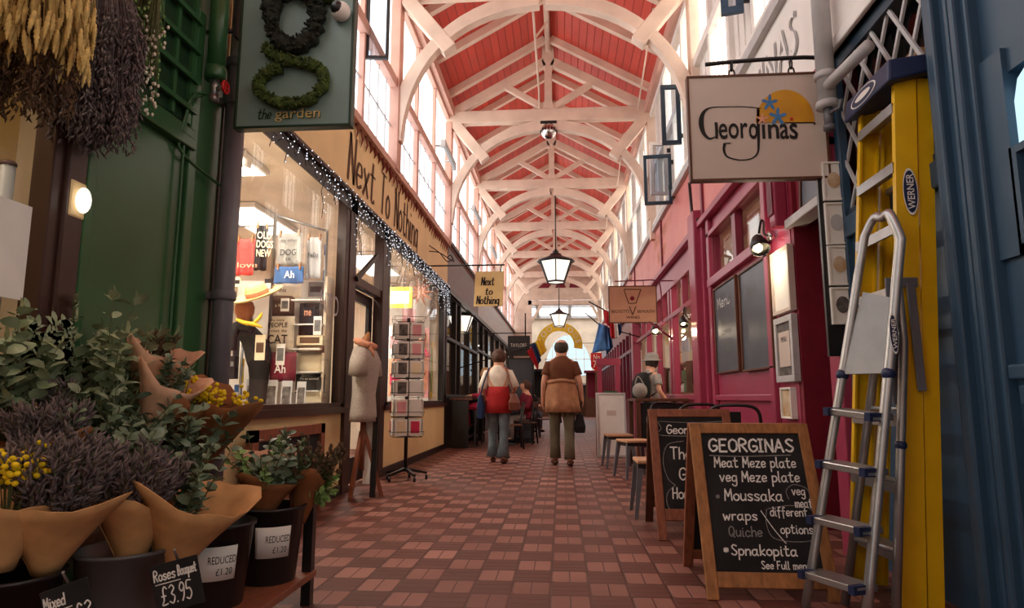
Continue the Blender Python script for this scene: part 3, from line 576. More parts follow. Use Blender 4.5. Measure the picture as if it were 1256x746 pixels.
# crimson front
wr = MB().bb(XR, XR + .1, 5.14, 8.2, 0, .98).bb(XR, XR + .1, 5.14, 5.62, .98, 3.1).bb(XR, XR + .1, 7.75, 8.2, .98, 3.1).bb(XR, XR + .1, 5.62, 7.75, .98, 2.28).bb(XR, XR + .1, 5.62, 7.75, 2.86, 3.1)
wr.bb(XR, XR + .1, 8.2, 8.6, 0, 3.1).bb(XR, XR + .1, 8.6, 15.6, 0, .95).bb(XR, XR + .1, 8.6, 15.6, 2.72, 3.1)
struct('wall_right_crimson', wr, 'mag')
tr = MB()
for a, b in ((5.58, 5.68), (7.7, 7.82), (8.05, 8.15), (8.5, 8.6)): tr.bb(XR - .05, XR, a, b, .2, 3.1)
tr.bb(XR - .06, XR, 5.58, 7.82, 2.24, 2.34).bb(XR - .05, XR, 5.58, 7.82, 2.84, 2.9).bb(XR - .04, XR, 5.6, 7.8, .92, .98).bb(XR - .06, XR, 5.14, 8.2, 0, .14).bb(XR - .09, XR, 5.1, 30, 3.06, 3.14)
tr.bb(XR - .05, XR, 8.6, 15.6, 2.2, 2.28).bb(XR - .05, XR, 8.6, 15.6, 2.68, 2.74).bb(XR - .05, XR, 8.6, 15.6, .92, 1.0)
struct('trim_15', tr, 'mag', bev=.008)
struct('trim_16', MB().bb(XR - .13, XR, 8.14, 8.5, 0, 3.3).bb(XR - .1, XR, 5.16, 5.3, 2.3, 3.1).bb(XR - .12, XR, 15.5, 15.9, 0, 3.2), 'mag', bev=.015)
fl = MB()
for k in range(5): fl.bb(XR - .115, XR - .09, 5.175 + k * .024, 5.187 + k * .024, 2.4, 3.0)
struct('trim_17', fl, 'magd')
w = thing('window_%d' % wn, '', '', (XR, 6.7, 2.34), kind='structure'); wn += 1
quadX(XR + .04, 5.62, 7.75, 2.3, 2.88).build('pane', 'glassd', w)
MB().bb(XR - .02, XR + .06, 6.62, 6.76, 2.3, 2.88).bb(XR - .02, XR + .06, 5.62, 5.68, 2.3, 2.88).build('frame', 'magd', w)
w = thing('window_%d' % wn, '', '', (XR, 11, 1), kind='structure'); wn += 1
f = MB()
for y in (8.62, 10.5, 10.75, 12.2, 13.6, 15.55): f.bb(XR - .04, XR + .06, y - .06, y + .06, .95, 2.74)
for y in (9.6, 11.5, 12.9, 14.5): f.bb(XR - .03, XR + .06, y - .05, y + .05, 2.24, 2.72)
f.build('frame', 'mag', w, bev=.006); quadX(XR + .03, 8.6, 15.6, .96, 2.72).build('pane', 'glassw', w)
struct('wall_right_far_front', MB().bb(XR, XR + .1, 15.6, 30, 0, .9).bb(XR, XR + .1, 15.6, 30, 2.6, 3.1), 'magd')
w = thing('window_%d' % wn, '', '', (XR, 22, 1), kind='structure'); wn += 1
f = MB()
for y in range(16, 30): f.bb(XR - .04, XR + .06, y - .06, y + .06, .9, 2.62)
f.bb(XR - .04, XR + .05, 15.6, 30, 2.1, 2.18).build('frame', 'magd', w); quadX(XR + .03, 15.6, 30, .9, 2.6).build('pane', 'glassw', w)
struct('wall_right_white_end', MB().bb(XR - .02, XR + .08, 4.2, 6.9, 3.14, 4.08), 'white')
struct('wall_right_pink_fascia', MB().bb(XR - .02, XR + .08, 6.9, 30, 3.14, 4.08), 'pinkf')
struct('trim_18', MB().bb(XR - .08, XR + .04, 4.2, 30, 4.02, 4.12), 'lgrey')
fs = MB()
for y in (8.0, 11.3, 15.5, 20, 25): fs.bb(XR - .05, XR, y - .04, y + .04, 3.14, 4.04)
struct('trim_19', fs, 'magd')
struct('wall_right_room', MB().bb(4.6, 4.65, 5.1, 30, 0, 3.1).bb(XR + .1, 4.6, 15.6, 15.66, 0, 3.1).bb(XR + .1, 4.6, 5.16, 5.2, 0, 3.1).bb(XR + .1, 4.6, 5.1, 30, 3.08, 3.14), 'plaster')

# --- lamps in the shops
def ceiling_lamp(x, y, z, w, label, grp, col=(1, .86, .66), sx=.5, sy=.5):
    t = thing('ceiling_lamp', label, 'ceiling light', (x, y, z), grp)
    MB().bb(x - sx / 2 - .03, x + sx / 2 + .03, y - sy / 2 - .03, y + sy / 2 + .03, z, z + .05).build('housing', 'white', t)
    MB().add([(x - sx / 2, y - sy / 2, z - .004), (x + sx / 2, y - sy / 2, z - .004), (x + sx / 2, y + sy / 2, z - .004), (x - sx / 2, y + sy / 2, z - .004)], [(0, 3, 2, 1)]).build('diffuser', 'lit', t)
    l = bpy.data.lights.new('lamp', 'AREA'); l.shape = 'RECTANGLE'; l.size = sx; l.size_y = sy; l.energy = w; l.color = col
    o = bpy.data.objects.new('lamp', l); COL.objects.link(o); o.location = (0, 0, -.02); o.parent = t
GL = 'white lit panel light on the gift shop ceiling, seen through the display glass'
ceiling_lamp(-3.0, 5.0, 3.02, SHOP_W * 1.2, 'lit panel on the gift shop ceiling above the towels display', 'gift shop ceiling panels', (1, .9, .76), .5, 1.4)
ceiling_lamp(-3.6, 7.3, 3.02, SHOP_W, 'lit panel on the gift shop ceiling behind the glazed door', 'gift shop ceiling panels', (1, .9, .76), .5, 1.2)
ceiling_lamp(-3.0, 10.0, 3.02, SHOP_W * 1.4, 'lit panel on the gift shop ceiling above the second display window', 'gift shop ceiling panels', (1, .88, .74), .5, 1.6)
ceiling_lamp(-3.4, 14.5, 3.02, SHOP_FAR * .6, 'lit panel on the ceiling of the dark-framed café on the left', 'far left ceiling panels', (1, .84, .62))
ceiling_lamp(-3.4, 20, 3.02, SHOP_FAR, 'lit panel in the shop past the dark-framed café', 'far left ceiling panels')
ceiling_lamp(-3.4, 26, 3.02, SHOP_FAR, 'lit panel in the last shop on the left', 'far left ceiling panels')
ceiling_lamp(3.0, 9.6, 3.02, SHOP_FAR * 1.6, 'lit panel inside the crimson café nearest its big window', 'crimson café ceiling panels')
ceiling_lamp(3.0, 13, 3.02, SHOP_FAR * 1.4, 'lit panel inside the crimson café further back', 'crimson café ceiling panels')
ceiling_lamp(3.0, 20, 3.02, SHOP_FAR * 1.4, 'lit panel inside the far right shop', 'crimson café ceiling panels')
ceiling_lamp(2.8, 6.8, 3.02, SHOP_FAR * .5, 'lit panel behind the small transom panes of the crimson café', 'crimson café ceiling panels')
ceiling_lamp(2.7, 3.2, 3.18, 8, 'lit panel inside the blue shop behind the lattice', 'blue shop ceiling panels', (1, .84, .6))
ceiling_lamp(-2.9, 1.9, 3.26, 10, 'lit panel on the florist shop ceiling', 'florist ceiling panels', (1, .84, .6))
# ============================================================ signs and fixtures
def hook_chain(par, x, y, z0, z1):
    mb = MB()
    n = max(2, int((z0 - z1) / .035))
    for k in range(n):
        zc = z0 - (k + .5) * (z0 - z1) / n; r = (z0 - z1) / n * .62
        mb.tube([(x + (r * .6 * math.cos(t) if k % 2 else 0), y + (0 if k % 2 else r * .6 * math.cos(t)), zc + r * math.sin(t)) for t in (2 * PI * q / 8 for q in range(8))], .006, 5, closed=True)
    mb.build('hook', 'iron', par)
# --- gift shop fascia
t = thing('fascia_sign', 'long tan fascia board lettered Next To Nothing above the gift shop windows', 'shop sign', (XL, 8.1, 3.05))
MB().bb(XL - .06, XL + .02, 3.9, 12.3, 3.06, 3.86).build('board', 'tan', t, bev=.006)
MB().bb(XL - .04, XL + .05, 3.9, 12.3, 3.04, 3.1).build('moulding', 'brownf', t, bev=.008)
for txt, y0, y1 in (('Next', 6.3, 7.32), ('To', 7.52, 7.98), ('Nothing', 8.2, 9.62)):
    m = stroke_mb(txt, .5, .045, shear=.12, cal=.9, width=y1 - y0)
    at(m, (XL + .024, y0, 3.2), FL).build('lettering', 'shade', t)
for k in range(34):
    y = 6.5 + k * .17; z = 3.86; L = .13 + .1 * random.random(); c = .03 + .02 * random.random()
    MB().tube([(XL + .035, y, z), (XL + .05, y + c, z - L * .5), (XL + .035, y + c * .3, z - L)], [.02, .026, .004], 6, flat=.4).build('ribbon', 'redstain', t)
# --- icicle lights
t = thing('icicle_lights', 'string of icicle fairy lights hanging under the tan fascia across the gift shop', 'fairy lights', (XL + .06, 8.1, 2.6))
w = MB(); b = MB(); rr = random.Random(3)
w.tube([(XL + .07, 3.95 + k * .33, 3.05 - .015 * (k % 2)) for k in range(26)], .006, 5)
y = 4.0
while y < 12.2:
    far = (y - 4) / 8.2
    L = rr.uniform(.08, .28) + (.45 * rr.random() if y > 11.6 or (6.45 < y < 6.75) or rr.random() < .12 else 0) + far * .12
    P = [(XL + .07 + rr.uniform(-.02, .03), y + rr.uniform(-.03, .03), 3.05 - L * q / 4) for q in range(5)]
    w.tube(P, .0035, 4)
    z = 3.04
    while z > 3.05 - L:
        c = Vector((XL + .08 + rr.uniform(-.02, .03), y + rr.uniform(-.04, .04), z)); r = rr.uniform(.004, .007)
        b.add([c + Vector(d) * r for d in ((1, 0, 0), (-1, 0, 0), (0, 1, 0), (0, -1, 0), (0, 0, 1.3), (0, 0, -1.3))], [(0, 2, 4), (2, 1, 4), (1, 3, 4), (3, 0, 4), (2, 0, 5), (1, 2, 5), (3, 1, 5), (0, 3, 5)])
        z -= rr.uniform(.03, .07)
    y += rr.uniform(.07, .13) if y < 7.5 else rr.uniform(.05, .09)
w.build('wire', 'ink', t); b.build('bulbs', 'fairy', t)['kind'] = 'stuff'
MB().bb(XL + .012, XL + .02, 3.95, 12.2, 2.9, 3.05).build('backing_strip', 'black', t)

# --- hanging garden sign
Y = 3.7
c0, c1 = AY(288, 158, Y), AY(430, 158, Y); x0, x1, zb = -1.985, -1.27, c0.z
t = thing('hanging_sign', 'blue green florist sign with a mossy letter g and gold lettering', 'hanging sign', ((x0 + x1) / 2, Y, zb))
MB().bb(x0, x1, Y - .02, Y + .03, zb, 3.75).build('board', 'teal', t, bev=.006)
e = MB().ring(x0 - .012, x1 + .012, zb - .012, 3.76, Y - .028, Y + .04, .016); e.build('edge_trim', 'dgreen', t, bev=.004)
rr = random.Random(5)
def moss(pts, r, closed):
    P = crom([AY(x, y, Y - .05) for x, y in pts], 6, closed); mb = MB(); n = len(P)
    mb.tube(P, [r * rr.uniform(.7, 1.25) for _ in P], 9, closed=closed)
    for p in P:
        for k in range(9):
            a = rr.uniform(0, 2 * PI); d = Vector((math.cos(a), -.3 - rr.random(), math.sin(a))); q = p + d * r * .9
            s = Vector((rr.uniform(-1, 1), rr.uniform(-1, 1), rr.uniform(-1, 1))).normalized() * r * .45
            mb.tube([p + d * r * .3, q + s * .5, q + s], [r * .3, r * .2, .002], 4)
    return mb
moss([(333, 20), (340, -2), (362, -12), (385, 0), (390, 22), (382, 45), (360, 58), (340, 46)], .05, True).build('moss_loop', 'mossd', t)
moss([(328, 62), (345, 72), (370, 78), (392, 84), (397, 104), (380, 122), (352, 128), (328, 120), (317, 105), (328, 90), (345, 84)], .034, False).build('moss_loop', 'moss', t)
moss([(384, 4), (396, -2), (408, 0)], .03, False).build('moss_loop', 'moss', t)
s = 3.68 / 808
at(type_mb('garden', 14 * s, 62 * s, .002, .02), AY(338, 146, Y - .024)).build('lettering', 'moss', t)
at(type_mb('garden', 14 * s, 62 * s, .002), AY(337, 145.3, Y - .0265)).build('lettering', 'straw', t)
at(stroke_mb('the', 14 * s, .008, shear=.2, width=20 * s), AY(315, 146, Y - .024)).build('lettering', 'dgreen', t)
b = MB().bb(x0 - .05, x0 - .03, Y - .03, Y + .03, 3.2, 3.75); b.tube([(x0 - .04, Y, 3.25), (XL, Y, 3.25)], .015, 8); b.tube([(XL, Y, 3.72), (x0, Y, 3.72)], .015, 8); b.build('bracket', 'iron', t)
cc = AY(418, 14, Y - .06)
t = thing('dome_camera', 'small white dome camera fixed to the top corner of the garden sign', 'security camera', cc)
MB().ell(cc, .06, .055, .062).build('housing', 'white', t); MB().ell(cc + Vector((-.012, -.022, .006)), .043, .045, .045).build('lens_dome', 'plastic', t)

p0, p1 = AY(52, 12, 2.15), AY(86, -40, 2.15)
t = thing('hanging_sign', 'corner of a blue grey board poking down among the golden wheat', 'hanging sign', ((p0.x + p1.x) / 2, 2.15, p0.z))
MB().prism([(0, .03), (p1.x - p0.x - .03, 0), (p1.x - p0.x, p1.z - p0.z + .2), (0, p1.z - p0.z + .2)], (p0.x, 2.0, p0.z), (1, 0, 0), (0, 0, 1), .03).build('board', 'lgrey', t, bev=.004); MB().bb(p0.x - .5, p1.x, 1.97, 1.99, p1.z + .15, p1.z + .18).build('bracket', 'iron', t)
# --- projecting yellow sign
Y = 10.5
t = thing('hanging_sign', 'small pale yellow sign reading Next to Nothing on a black scrolled bracket', 'hanging sign', AY(600, 376, Y))
p0, p1, p2 = AY(582, 376, Y), AY(617.5, 376, Y), AY(600, 333, Y)
bd = MB(); bd.prism([(0, 0), (p1.x - p0.x, .0), (p1.x - p0.x + .02, p2.z - p0.z), (.02, p2.z - p0.z)], (p0.x - .01, Y + .012, p0.z), (1, 0, 0), (0, 0, 1), .024)
bd.build('board', 'yelsign', t, bev=.004)
for txt, px, py, wpx, h in (('Next', 590, 350, 17, .13), ('to', 594.5, 361.5, 10, .11), ('Nothing', 584, 373, 29, .13)):
    at(stroke_mb(txt, h, .016, shear=.15, cal=.6, width=wpx * Y / 808), AY(px, py, Y - .016)).build('lettering', 'ink', t)
br = MB(); a, b_ = AY(547, 324, Y), AY(619, 327, Y); zb = (a.z + b_.z) / 2
br.tube([(XL, Y, zb), (b_.x, Y, zb)], .013, 8)
for k in range(2):
    br.tube(crom([(XL + .02, Y, zb + .35 - .1 * k), (XL + .2, Y, zb + .22), (XL + .33 + .1 * k, Y, zb + .07), (XL + .42, Y, zb + .12), (XL + .38, Y, zb + .18), (XL + .33, Y, zb + .14)], 4), .009, 6)
br.build('bracket', 'iron', t); hook_chain(t, p0.x + .05, Y, zb, p2.z - .01); hook_chain(t, p1.x - .04, Y, zb, p2.z - .01)

# --- Georginas sign
Y = 4.12; s = Y / 808
q0, q1 = AY(850, 222, Y), AY(845, 97, Y); x0, x1 = q0.x - .012, AY(1012, 160, Y).x; zb, zt = q0.z, q1.z
t = thing('hanging_sign', 'large pale board reading Georginas with a yellow sun and blue flowers', 'hanging sign', ((x0 + x1) / 2, Y, zb))
MB().bb(x0, x1, Y - .02, Y + .02, zb, zt).build('board', 'signp', t, bev=.004)
MB().ring(x0 - .008, x1 + .008, zb - .01, zt + .008, Y - .026, Y + .026, .014).build('edge_trim', 'dwood', t)
FY = Y - .024
def G2(x, y, d=0): return AY(x, y, FY - d)
def ribbon(pts, wd, d=0, n=5):
    P = crom([G2(x, y, d) for x, y, *_ in pts], n); m = MB(); L = []
    ws = crom([(w_, 0, 0) for *_, w_ in pts], n)
    for i, p in enumerate(P):
        dd = (P[min(i + 1, len(P) - 1)] - P[max(i - 1, 0)]).normalized(); nr = Vector((-dd.z, 0, dd.x)) * ws[i].x * wd / 2; L += [p + nr, p - nr]
    m.add(L, [(2 * i, 2 * i + 1, 2 * i + 3, 2 * i + 2) for i in range(len(P) - 1)]); return m
def fan(cx, cy, pts, d): m = MB(); m.add([G2(x, y, d) for x, y in pts], [tuple(range(len(pts)))[::-1]]); return m
fan(0, 0, [(963 + 36 * math.cos(a), 150 - 40 * math.sin(a)) for a in (PI * k / 24 for k in range(25))], .0).build('sun_emblem', 'sgold', t)
for cx, cy, r, mt in ((944, 126, 11, 'sblue'), (954, 143, 12, 'sblue'), (935, 146, 8, 'peach'), (971, 146, 3, 'redf')):
    pts = []
    for k in range(24): a = 2 * PI * k / 24; q = r * (.62 + .38 * math.cos(5 * a)); pts.append((cx + q * math.cos(a + .3), cy - q * math.sin(a + .3)))
    m = MB(); m.add([G2(cx, cy, .003)] + [G2(x, y, .003) for x, y in pts], [(0, k + 1 if k else 1, (k - 1) % 24 + 1) for k in range(24)]); m.build('flower_emblem', mt, t)
L = MB(); L.v += []
for m in (ribbon([(934, 133, 1), (915, 131, 1), (890, 131, 1), (872, 132, 1.5), (863, 138, 4), (860, 150, 6), (863, 163, 4.5), (870, 170, 2.5), (877, 168, 1.5)], .0055), ribbon([(878, 150, 3.6), (879, 158, 3.6), (879, 170, 3.4)], .0055),
          ribbon([(930, 132, 3.2), (930, 150, 3.6), (930.5, 175, 3), (929, 188, 2), (920, 195, 1.4), (905, 196, 1.4), (892, 192, 2), (888, 184, 3), (889, 176, 3.5)], .0055), ribbon([(888, 176, 1.4), (896, 175.5, 1.4)], .0055),
          ribbon([(962, 150.5, 1.4), (980, 150.5, 1.4), (998, 150.5, 1.4), (998.5, 153, 1.4)], .0055)): L.add(m.v, m.f)
L.build('lettering', 'ink', t)
for txt, px, wpx, py in (('eor', 882, 36, 170), ('g', 919, 11, 170), ('in', 935, 21, 170), ('a', 957, 11, 170), ('s', 969, 10, 170)):
    h = 20 * s if txt != 'in' else 26 * s
    m = type_mb(txt if txt != 'g' else 'o', h, wpx * s, .002, .012)
    at(m, G2(px, py)).build('lettering', 'ink', t)
br = MB(); za = AY(930, 76, Y).z
br.tube(crom([(AY(865, 76, Y).x, Y, za - .005), (1.2, Y, za + .01), (1.6, Y, za + .02), (1.72, Y, za - .0)], 4), .014, 8)
br.build('bracket', 'iron', t); hook_chain(t, AY(897, 80, Y).x, Y, za, zt + .0); hook_chain(t, AY(970, 80, Y).x, Y, za, zt + .0)
# --- lettering boards on the right fascias
t = thing('fascia_lettering', 'carved white capitals GEORGINAS on the white fascia above the crimson café', 'sign lettering', (XR - .03, 5.7, 3.4))
at(type_mb('GEORGINAS', .34, 2.2, .01), (XR - .03, 6.85, 3.5), FR).build('lettering', 'lgrey', t)
at(type_mb('GEORGINAS', .34, 2.2, .01), (XR - .036, 6.87, 3.505), FR).build('lettering', 'white', t)
t = thing('fascia_lettering', 'faded cream words SANDWICH SHOP on the salmon pink fascia', 'sign lettering', (XR - .03, 11.4, 3.4))
at(type_mb('SANDWICH', .2, 1.9, .004), (XR - .025, 12.3, 3.7), FR).build('lettering', 'peach', t)
at(type_mb('SHOP', .2, .95, .004), (XR - .025, 11.9, 3.38), FR).build('lettering', 'peach', t)
# --- brown hanging sign
Y = 10.5; p0, p1 = AY(747.5, 396, Y), AY(804.5, 351, Y)
t = thing('hanging_sign', 'tan brown sign with a triangular cup emblem on the crimson front', 'hanging sign', ((p0.x + p1.x) / 2, Y, p0.z))
MB().bb(p0.x, p1.x, Y - .015, Y + .015, p0.z, p1.z).build('board', 'brownsign', t); MB().ring(p0.x - .008, p1.x + .008, p0.z - .008, p1.z + .008, Y - .02, Y + .02, .015).build('edge_trim', 'dwood', t)
e = MB()
def B2(x, y): return AY(x, y, Y - .02)
def seg(m, pts, wd):
    for a, b in zip(pts[:-1], pts[1:]): m.bar(B2(*a), B2(*b), wd, .004, up=(0, 1, 0))
seg(e, [(765, 355), (786, 355), (780, 372), (771, 372), (765, 355)], .012); seg(e, [(772, 376), (776, 386), (780, 376)], .014); e.build('cup_emblem', 'shade', t)
m = MB(); m.ell(B2(775.5, 366), .035, .006, .035); m.build('cherry_emblem', 'maroon', t)
for txt, px, wpx, py, h in (('BECKETTS', 750, 22, 384, .05), ('ERMOUTH', 782, 21, 384, .05), ('WINES', 768, 17, 391, .045)): at(type_mb(txt, h, wpx * Y / 808), B2(px, py)).build('lettering', 'shade', t)
br = MB(); zz = AY(775, 345, Y).z; br.tube(crom([(p0.x + .1, Y, zz), (1.3, Y, zz + .01), (1.5, Y, zz + .01), (1.6, Y, zz - .08), (1.62, Y, p0.z)], 4), .011, 6); br.tube([(1.4, Y, p0.z + .02), (1.78, Y, p0.z - .28)], .02, 6); br.tube([(p0.x + .2, Y, zz), (p0.x + .2, Y, p1.z)], .006, 5); br.tube([(p1.x - .2, Y, zz), (p1.x - .2, Y, p1.z)], .006, 5); br.tube([(1.5, Y, zz), (XR, Y, zz)], .011, 6); br.build('bracket', 'magd', t)
# --- dark TAYLORS sign over the left side
Y = 14.2; p0, p1 = AY(623, 437, Y), AY(650, 412, Y)
t = thing('hanging_sign', 'black hanging sign reading TAYLORS beside the striped flag', 'hanging sign', ((p0.x + p1.x) / 2, Y, p0.z))
MB().bb(p0.x, p1.x, Y - .02, Y + .02, p0.z, p1.z).build('board', 'plastic', t); at(type_mb('TAYLORS', .075, (p1.x - p0.x) * .72), (p0.x + .06, Y - .024, p0.z + .2)).build('lettering', 'paper', t)
br = MB(); br.tube([(XL, Y, p1.z + .06), (p1.x + .03, Y, p1.z + .06)], .012, 6); br.tube([(p1.x - .1, Y, p1.z), (p1.x - .1, Y, p1.z + .5)], .016, 6); br.build('bracket', 'iron', t)
p0, p1 = AY(622, 510, Y), AY(655, 439, Y)
t = thing('glazed_screen', 'dark framed glazed screen standing under the black hanging sign', 'screen', ((p0.x + p1.x) / 2, Y, 0))
MB().ring(p0.x, p1.x, .05, p1.z, Y - .02, Y + .02, .04).build('frame', 'plastic', t); MB().bb(p0.x + .04, p1.x - .04, Y - .006, Y + .006, .09, p1.z - .04).build('panel', 'slateb', t)
MB().bb(p0.x - .02, p1.x + .02, Y - .2, Y + .2, 0, .05).build('foot', 'plastic', t)
# --- red number sign on a post, red arch frame
Y = 12.6; p0, p1 = AY(725, 456, Y), AY(738, 433, Y)
t = thing('number_sign', 'red shield sign numbered 76 on a slim post by the flags', 'sign', ((p0.x + p1.x) / 2, Y, 0))
wd, hh_ = p1.x - p0.x, p1.z - p0.z
MB().prism([(0, hh_ * .25), (wd * .5, 0), (wd, hh_ * .25), (wd, hh_), (0, hh_)], (p0.x, Y + .01, p0.z), (1, 0, 0), (0, 0, 1), .02).build('plate', 'redsign', t)
at(type_mb('No', .1, .12), (p0.x + .05, Y - .013, p0.z + .23)).build('lettering', 'paper', t); at(type_mb('76', .13, .14), (p0.x + .04, Y - .013, p0.z + .08)).build('lettering', 'paper', t)
MB().bb(p0.x + .08, p0.x + .14, Y + .012, Y + .07, 0, p1.z).build('post', 'dwood', t)
Y = 11.8
t = thing('timber_arch', 'dark red post and beam frame behind the white board', 'frame', (.9, Y, 0))
a, b = AY(735, 440, Y), AY(757, 446, Y)
for x in (a.x, b.x): MB().bb(x - .04, x + .04, Y - .04, Y + .04, 0, a.z).build('post', 'mag', t)
MB().bb(a.x - .06, b.x + .06, Y - .05, Y + .05, a.z - .12, a.z).build('beam', 'mag', t)
# --- flags
def flag(name, label, pole0, pole1, cloths, Yp):
    p0, p1 = AY(*pole0, Yp), AY(*pole1, Yp + .1); t = thing('flag', label, 'flag', p0)
    wx = XL if p0.x < -.4 else XR; e = p0 if abs(p0.x - wx) < abs(p1.x - wx) else p1
    MB().tube([p0, p1], .014, 6).tube([e, (wx, e.y, e.z - .3 * abs(wx - e.x))], .014, 6).build('pole', 'iron', t)
    for i, (quad, mt) in enumerate(cloths):
        q = [AY(x, y, Yp + .03 * i) for x, y in quad]
        def fn(u, v):
            p = q[0].lerp(q[1], u).lerp(q[3].lerp(q[2], u), v); return p + Vector((0, .05 * math.sin(u * 9 + v * 2 + i), 0))
        MB().grid(fn, 8, 8).build('cloth', mt, t, solid=.006)
flag('f', 'striped blue, yellow and red flag leaning out above the left café tables', (640, 428), (657, 420), [([(650, 424), (656, 420), (664, 442), (660, 447)], 'navyf'), ([(655, 420), (664, 415), (671, 430), (663, 438)], 'yelf'), ([(646, 432), (652, 425), (661, 446), (660, 455)], 'redf')], 14.0)
flag('f', 'big pale blue flag draped from a pole by the red number sign', (718, 384), (737, 400), [([(735, 396), (745, 402), (748, 428), (726, 434)], 'bluef'), ([(740, 398), (748, 402), (752, 426), (744, 436)], 'navyf')], 15.0)
flag('f', 'red, white and navy striped flag hanging beside the tan brown sign', (722, 370), (748, 384), [([(740, 380), (748, 384), (750, 402), (742, 396)], 'redf'), ([(747, 392), (752, 395), (754, 416), (749, 414)], 'redf'), ([(752, 395), (757, 397), (759, 414), (754, 416)], 'whitef'), ([(757, 397), (762, 397), (763, 408), (759, 412)], 'navyf')], 13.5)
# --- MOO-MOOS arch sign
Y = 27.5; c = AY(686, 424, Y); 
t = thing('arch_sign', 'curved yellow shop sign reading MOO-MOOS at the far end of the arcade', 'shop sign', c)
R0, R1 = .62, .98
poly = [(R1 * math.cos(a), R1 * math.sin(a)) for a in (PI * (1.0 - k / 20 * 1.05) for k in range(21))] + [(R0 * math.cos(a), R0 * math.sin(a)) for a in (PI * (1.0 - k / 20 * 1.05) for k in range(20, -1, -1))]
MB().prism(poly, (c.x, Y + .02, c.z), (1, 0, 0), (0, 0, 1), .04).build('board', 'yelf', t)
for i, chh in enumerate('MOO-MOOS'):
    a = PI * (.93 - i * .125); m = type_mb(chh, .22); m.xf(Matrix.Translation((-.1, 0, -.1)))
    m.xf(Matrix.Rotation(a - PI / 2, 4, Vector((0, -1, 0)))); m.xf(Matrix.Translation((c.x + .8 * math.cos(a), Y - .03, c.z + .8 * math.sin(a)))); m.build('lettering', 'paper' if i % 2 else 'card', t)
MB().tube([(c.x - .9, Y + .03, c.z + .05), (-2.2, Y + .03, c.z + .05)], .015, 6).tube([(c.x + .9, Y + .03, c.z + .1), (1.8, Y + .03, c.z + .1)], .015, 6).build('support_rod', 'steel', t)

# --- lanterns, ball, tubes, conduits
def lantern(x, y, Y, hpx, label, zt):
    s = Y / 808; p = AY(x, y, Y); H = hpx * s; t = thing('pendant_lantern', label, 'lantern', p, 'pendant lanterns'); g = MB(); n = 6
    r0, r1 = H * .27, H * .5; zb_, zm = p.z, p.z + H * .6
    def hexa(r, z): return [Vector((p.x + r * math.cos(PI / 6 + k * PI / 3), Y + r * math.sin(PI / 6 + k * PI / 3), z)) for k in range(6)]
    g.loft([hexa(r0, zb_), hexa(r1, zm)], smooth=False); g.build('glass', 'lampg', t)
    f = MB()
    for a, b in zip(hexa(r0 * 1.02, zb_), hexa(r1 * 1.02, zm)): f.bar(a, b, .035 * H, .035 * H)
    for k in range(6):
        A, B = hexa(r1 * 1.02, zm), hexa(r0 * 1.02, zb_); f.bar(A[k], A[(k + 1) % 6], .04 * H, .04 * H); f.bar(B[k], B[(k + 1) % 6], .05 * H, .05 * H)
    f.build('frame', 'iron', t)
    MB().lathe([(r1 * 1.12, zm), (r1 * 1.1, zm + .03 * H), (r1 * .75, zm + .1 * H), (r1 * .42, zm + .16 * H), (r1 * .3, zm + .24 * H), (r1 * .16, zm + .27 * H), (r1 * .2, zm + .31 * H), (r1 * .08, zm + .35 * H), (.02, zm + .4 * H)], (p.x, Y, 0), 12).build('cap', 'iron', t)
    MB().tube([(p.x, Y, zm + .38 * H), (p.x, Y, zt)], .018, 6).build('rod', 'iron', t)
lantern(682, 346, 16.35, 43, 'big black framed pendant lantern hanging lit over the middle of the arcade', 6.34)
lantern(686, 400.5, 24.65, 24, 'smaller lit pendant lantern further back above the arch sign', 6.34)
lantern(565, 408, 15.4, 34, 'small lit lantern added inside the dark framed café window in place of a lamp reflection', 3.08)  # added lantern, stands in for a lamp reflected in the café glass
p = AY(673, 161, 12.2)
t = thing('ball_fitting', 'silver ball with dark slots fixed under the tie beam of the second truss', 'ceiling fitting', p)
MB().ell(p, .16, .16, .16, 20, 14).build('ball', 'chrome', t)
m = MB()
for k in range(16): a = 2 * PI * k / 16; m.bb(-.012, .012, -.012, .012, -.03, .03); m.v[-8:] = [Matrix.Translation(p + Vector((.158 * math.cos(a), .158 * math.sin(a), .0))) @ Matrix.Rotation(a, 4, 'Z') @ q for q in m.v[-8:]]
m.build('slots', 'ink', t); MB().bb(p.x - .16, p.x + .16, 12.12, 12.28, 6.25, 6.31).bb(p.x - .03, p.x + .03, 12.17, 12.23, p.z + .14, 6.3).build('mount', 'iron', t)
for i, (y0, y1, lab) in enumerate(((10.7, 11.9, 'white fluorescent tube batten on the left glazing rail, nearest of its row'), (14.6, 15.9, 'white fluorescent tube batten on the left glazing rail past the second truss'), (18.6, 20.0, 'white fluorescent tube batten on the left glazing rail past the third truss'))):
    t = thing('tube_light', lab, 'tube light', (XL + .2, (y0 + y1) / 2, 5.3), 'tube battens on the glazing rail')
    MB().bb(XL + .15, XL + .23, y0, y1, 5.34, 5.4).bb(XL + .15, XL + .23, y0, y0 + .04, 5.26, 5.34).bb(XL + .15, XL + .23, y1 - .04, y1, 5.26, 5.34).bb(XL + .02, XL + .17, y0 + .2, y0 + .24, 5.36, 5.39).bb(XL + .02, XL + .17, y1 - .24, y1 - .2, 5.36, 5.39).build('batten', 'lgrey', t)
    MB().tube([(XL + .19, y0 + .04, 5.3), (XL + .19, y1 - .04, 5.3)], .02, 8).build('tube', 'tubeg', t)
m = MB(); m.tube([(XC - .18, 6.0, 6.95), (XC - .18, 12.1, 6.9), (XC - .18, 12.1, 6.56)], .02, 6); m.tube([(XC + .02, 5.5, 7.72), (XC + .02, 12.0, 7.72)], .018, 6); m.bar((XC - .18, 10.2, 6.93), (XC + .02, 10.2, 7.2), .03, .03)
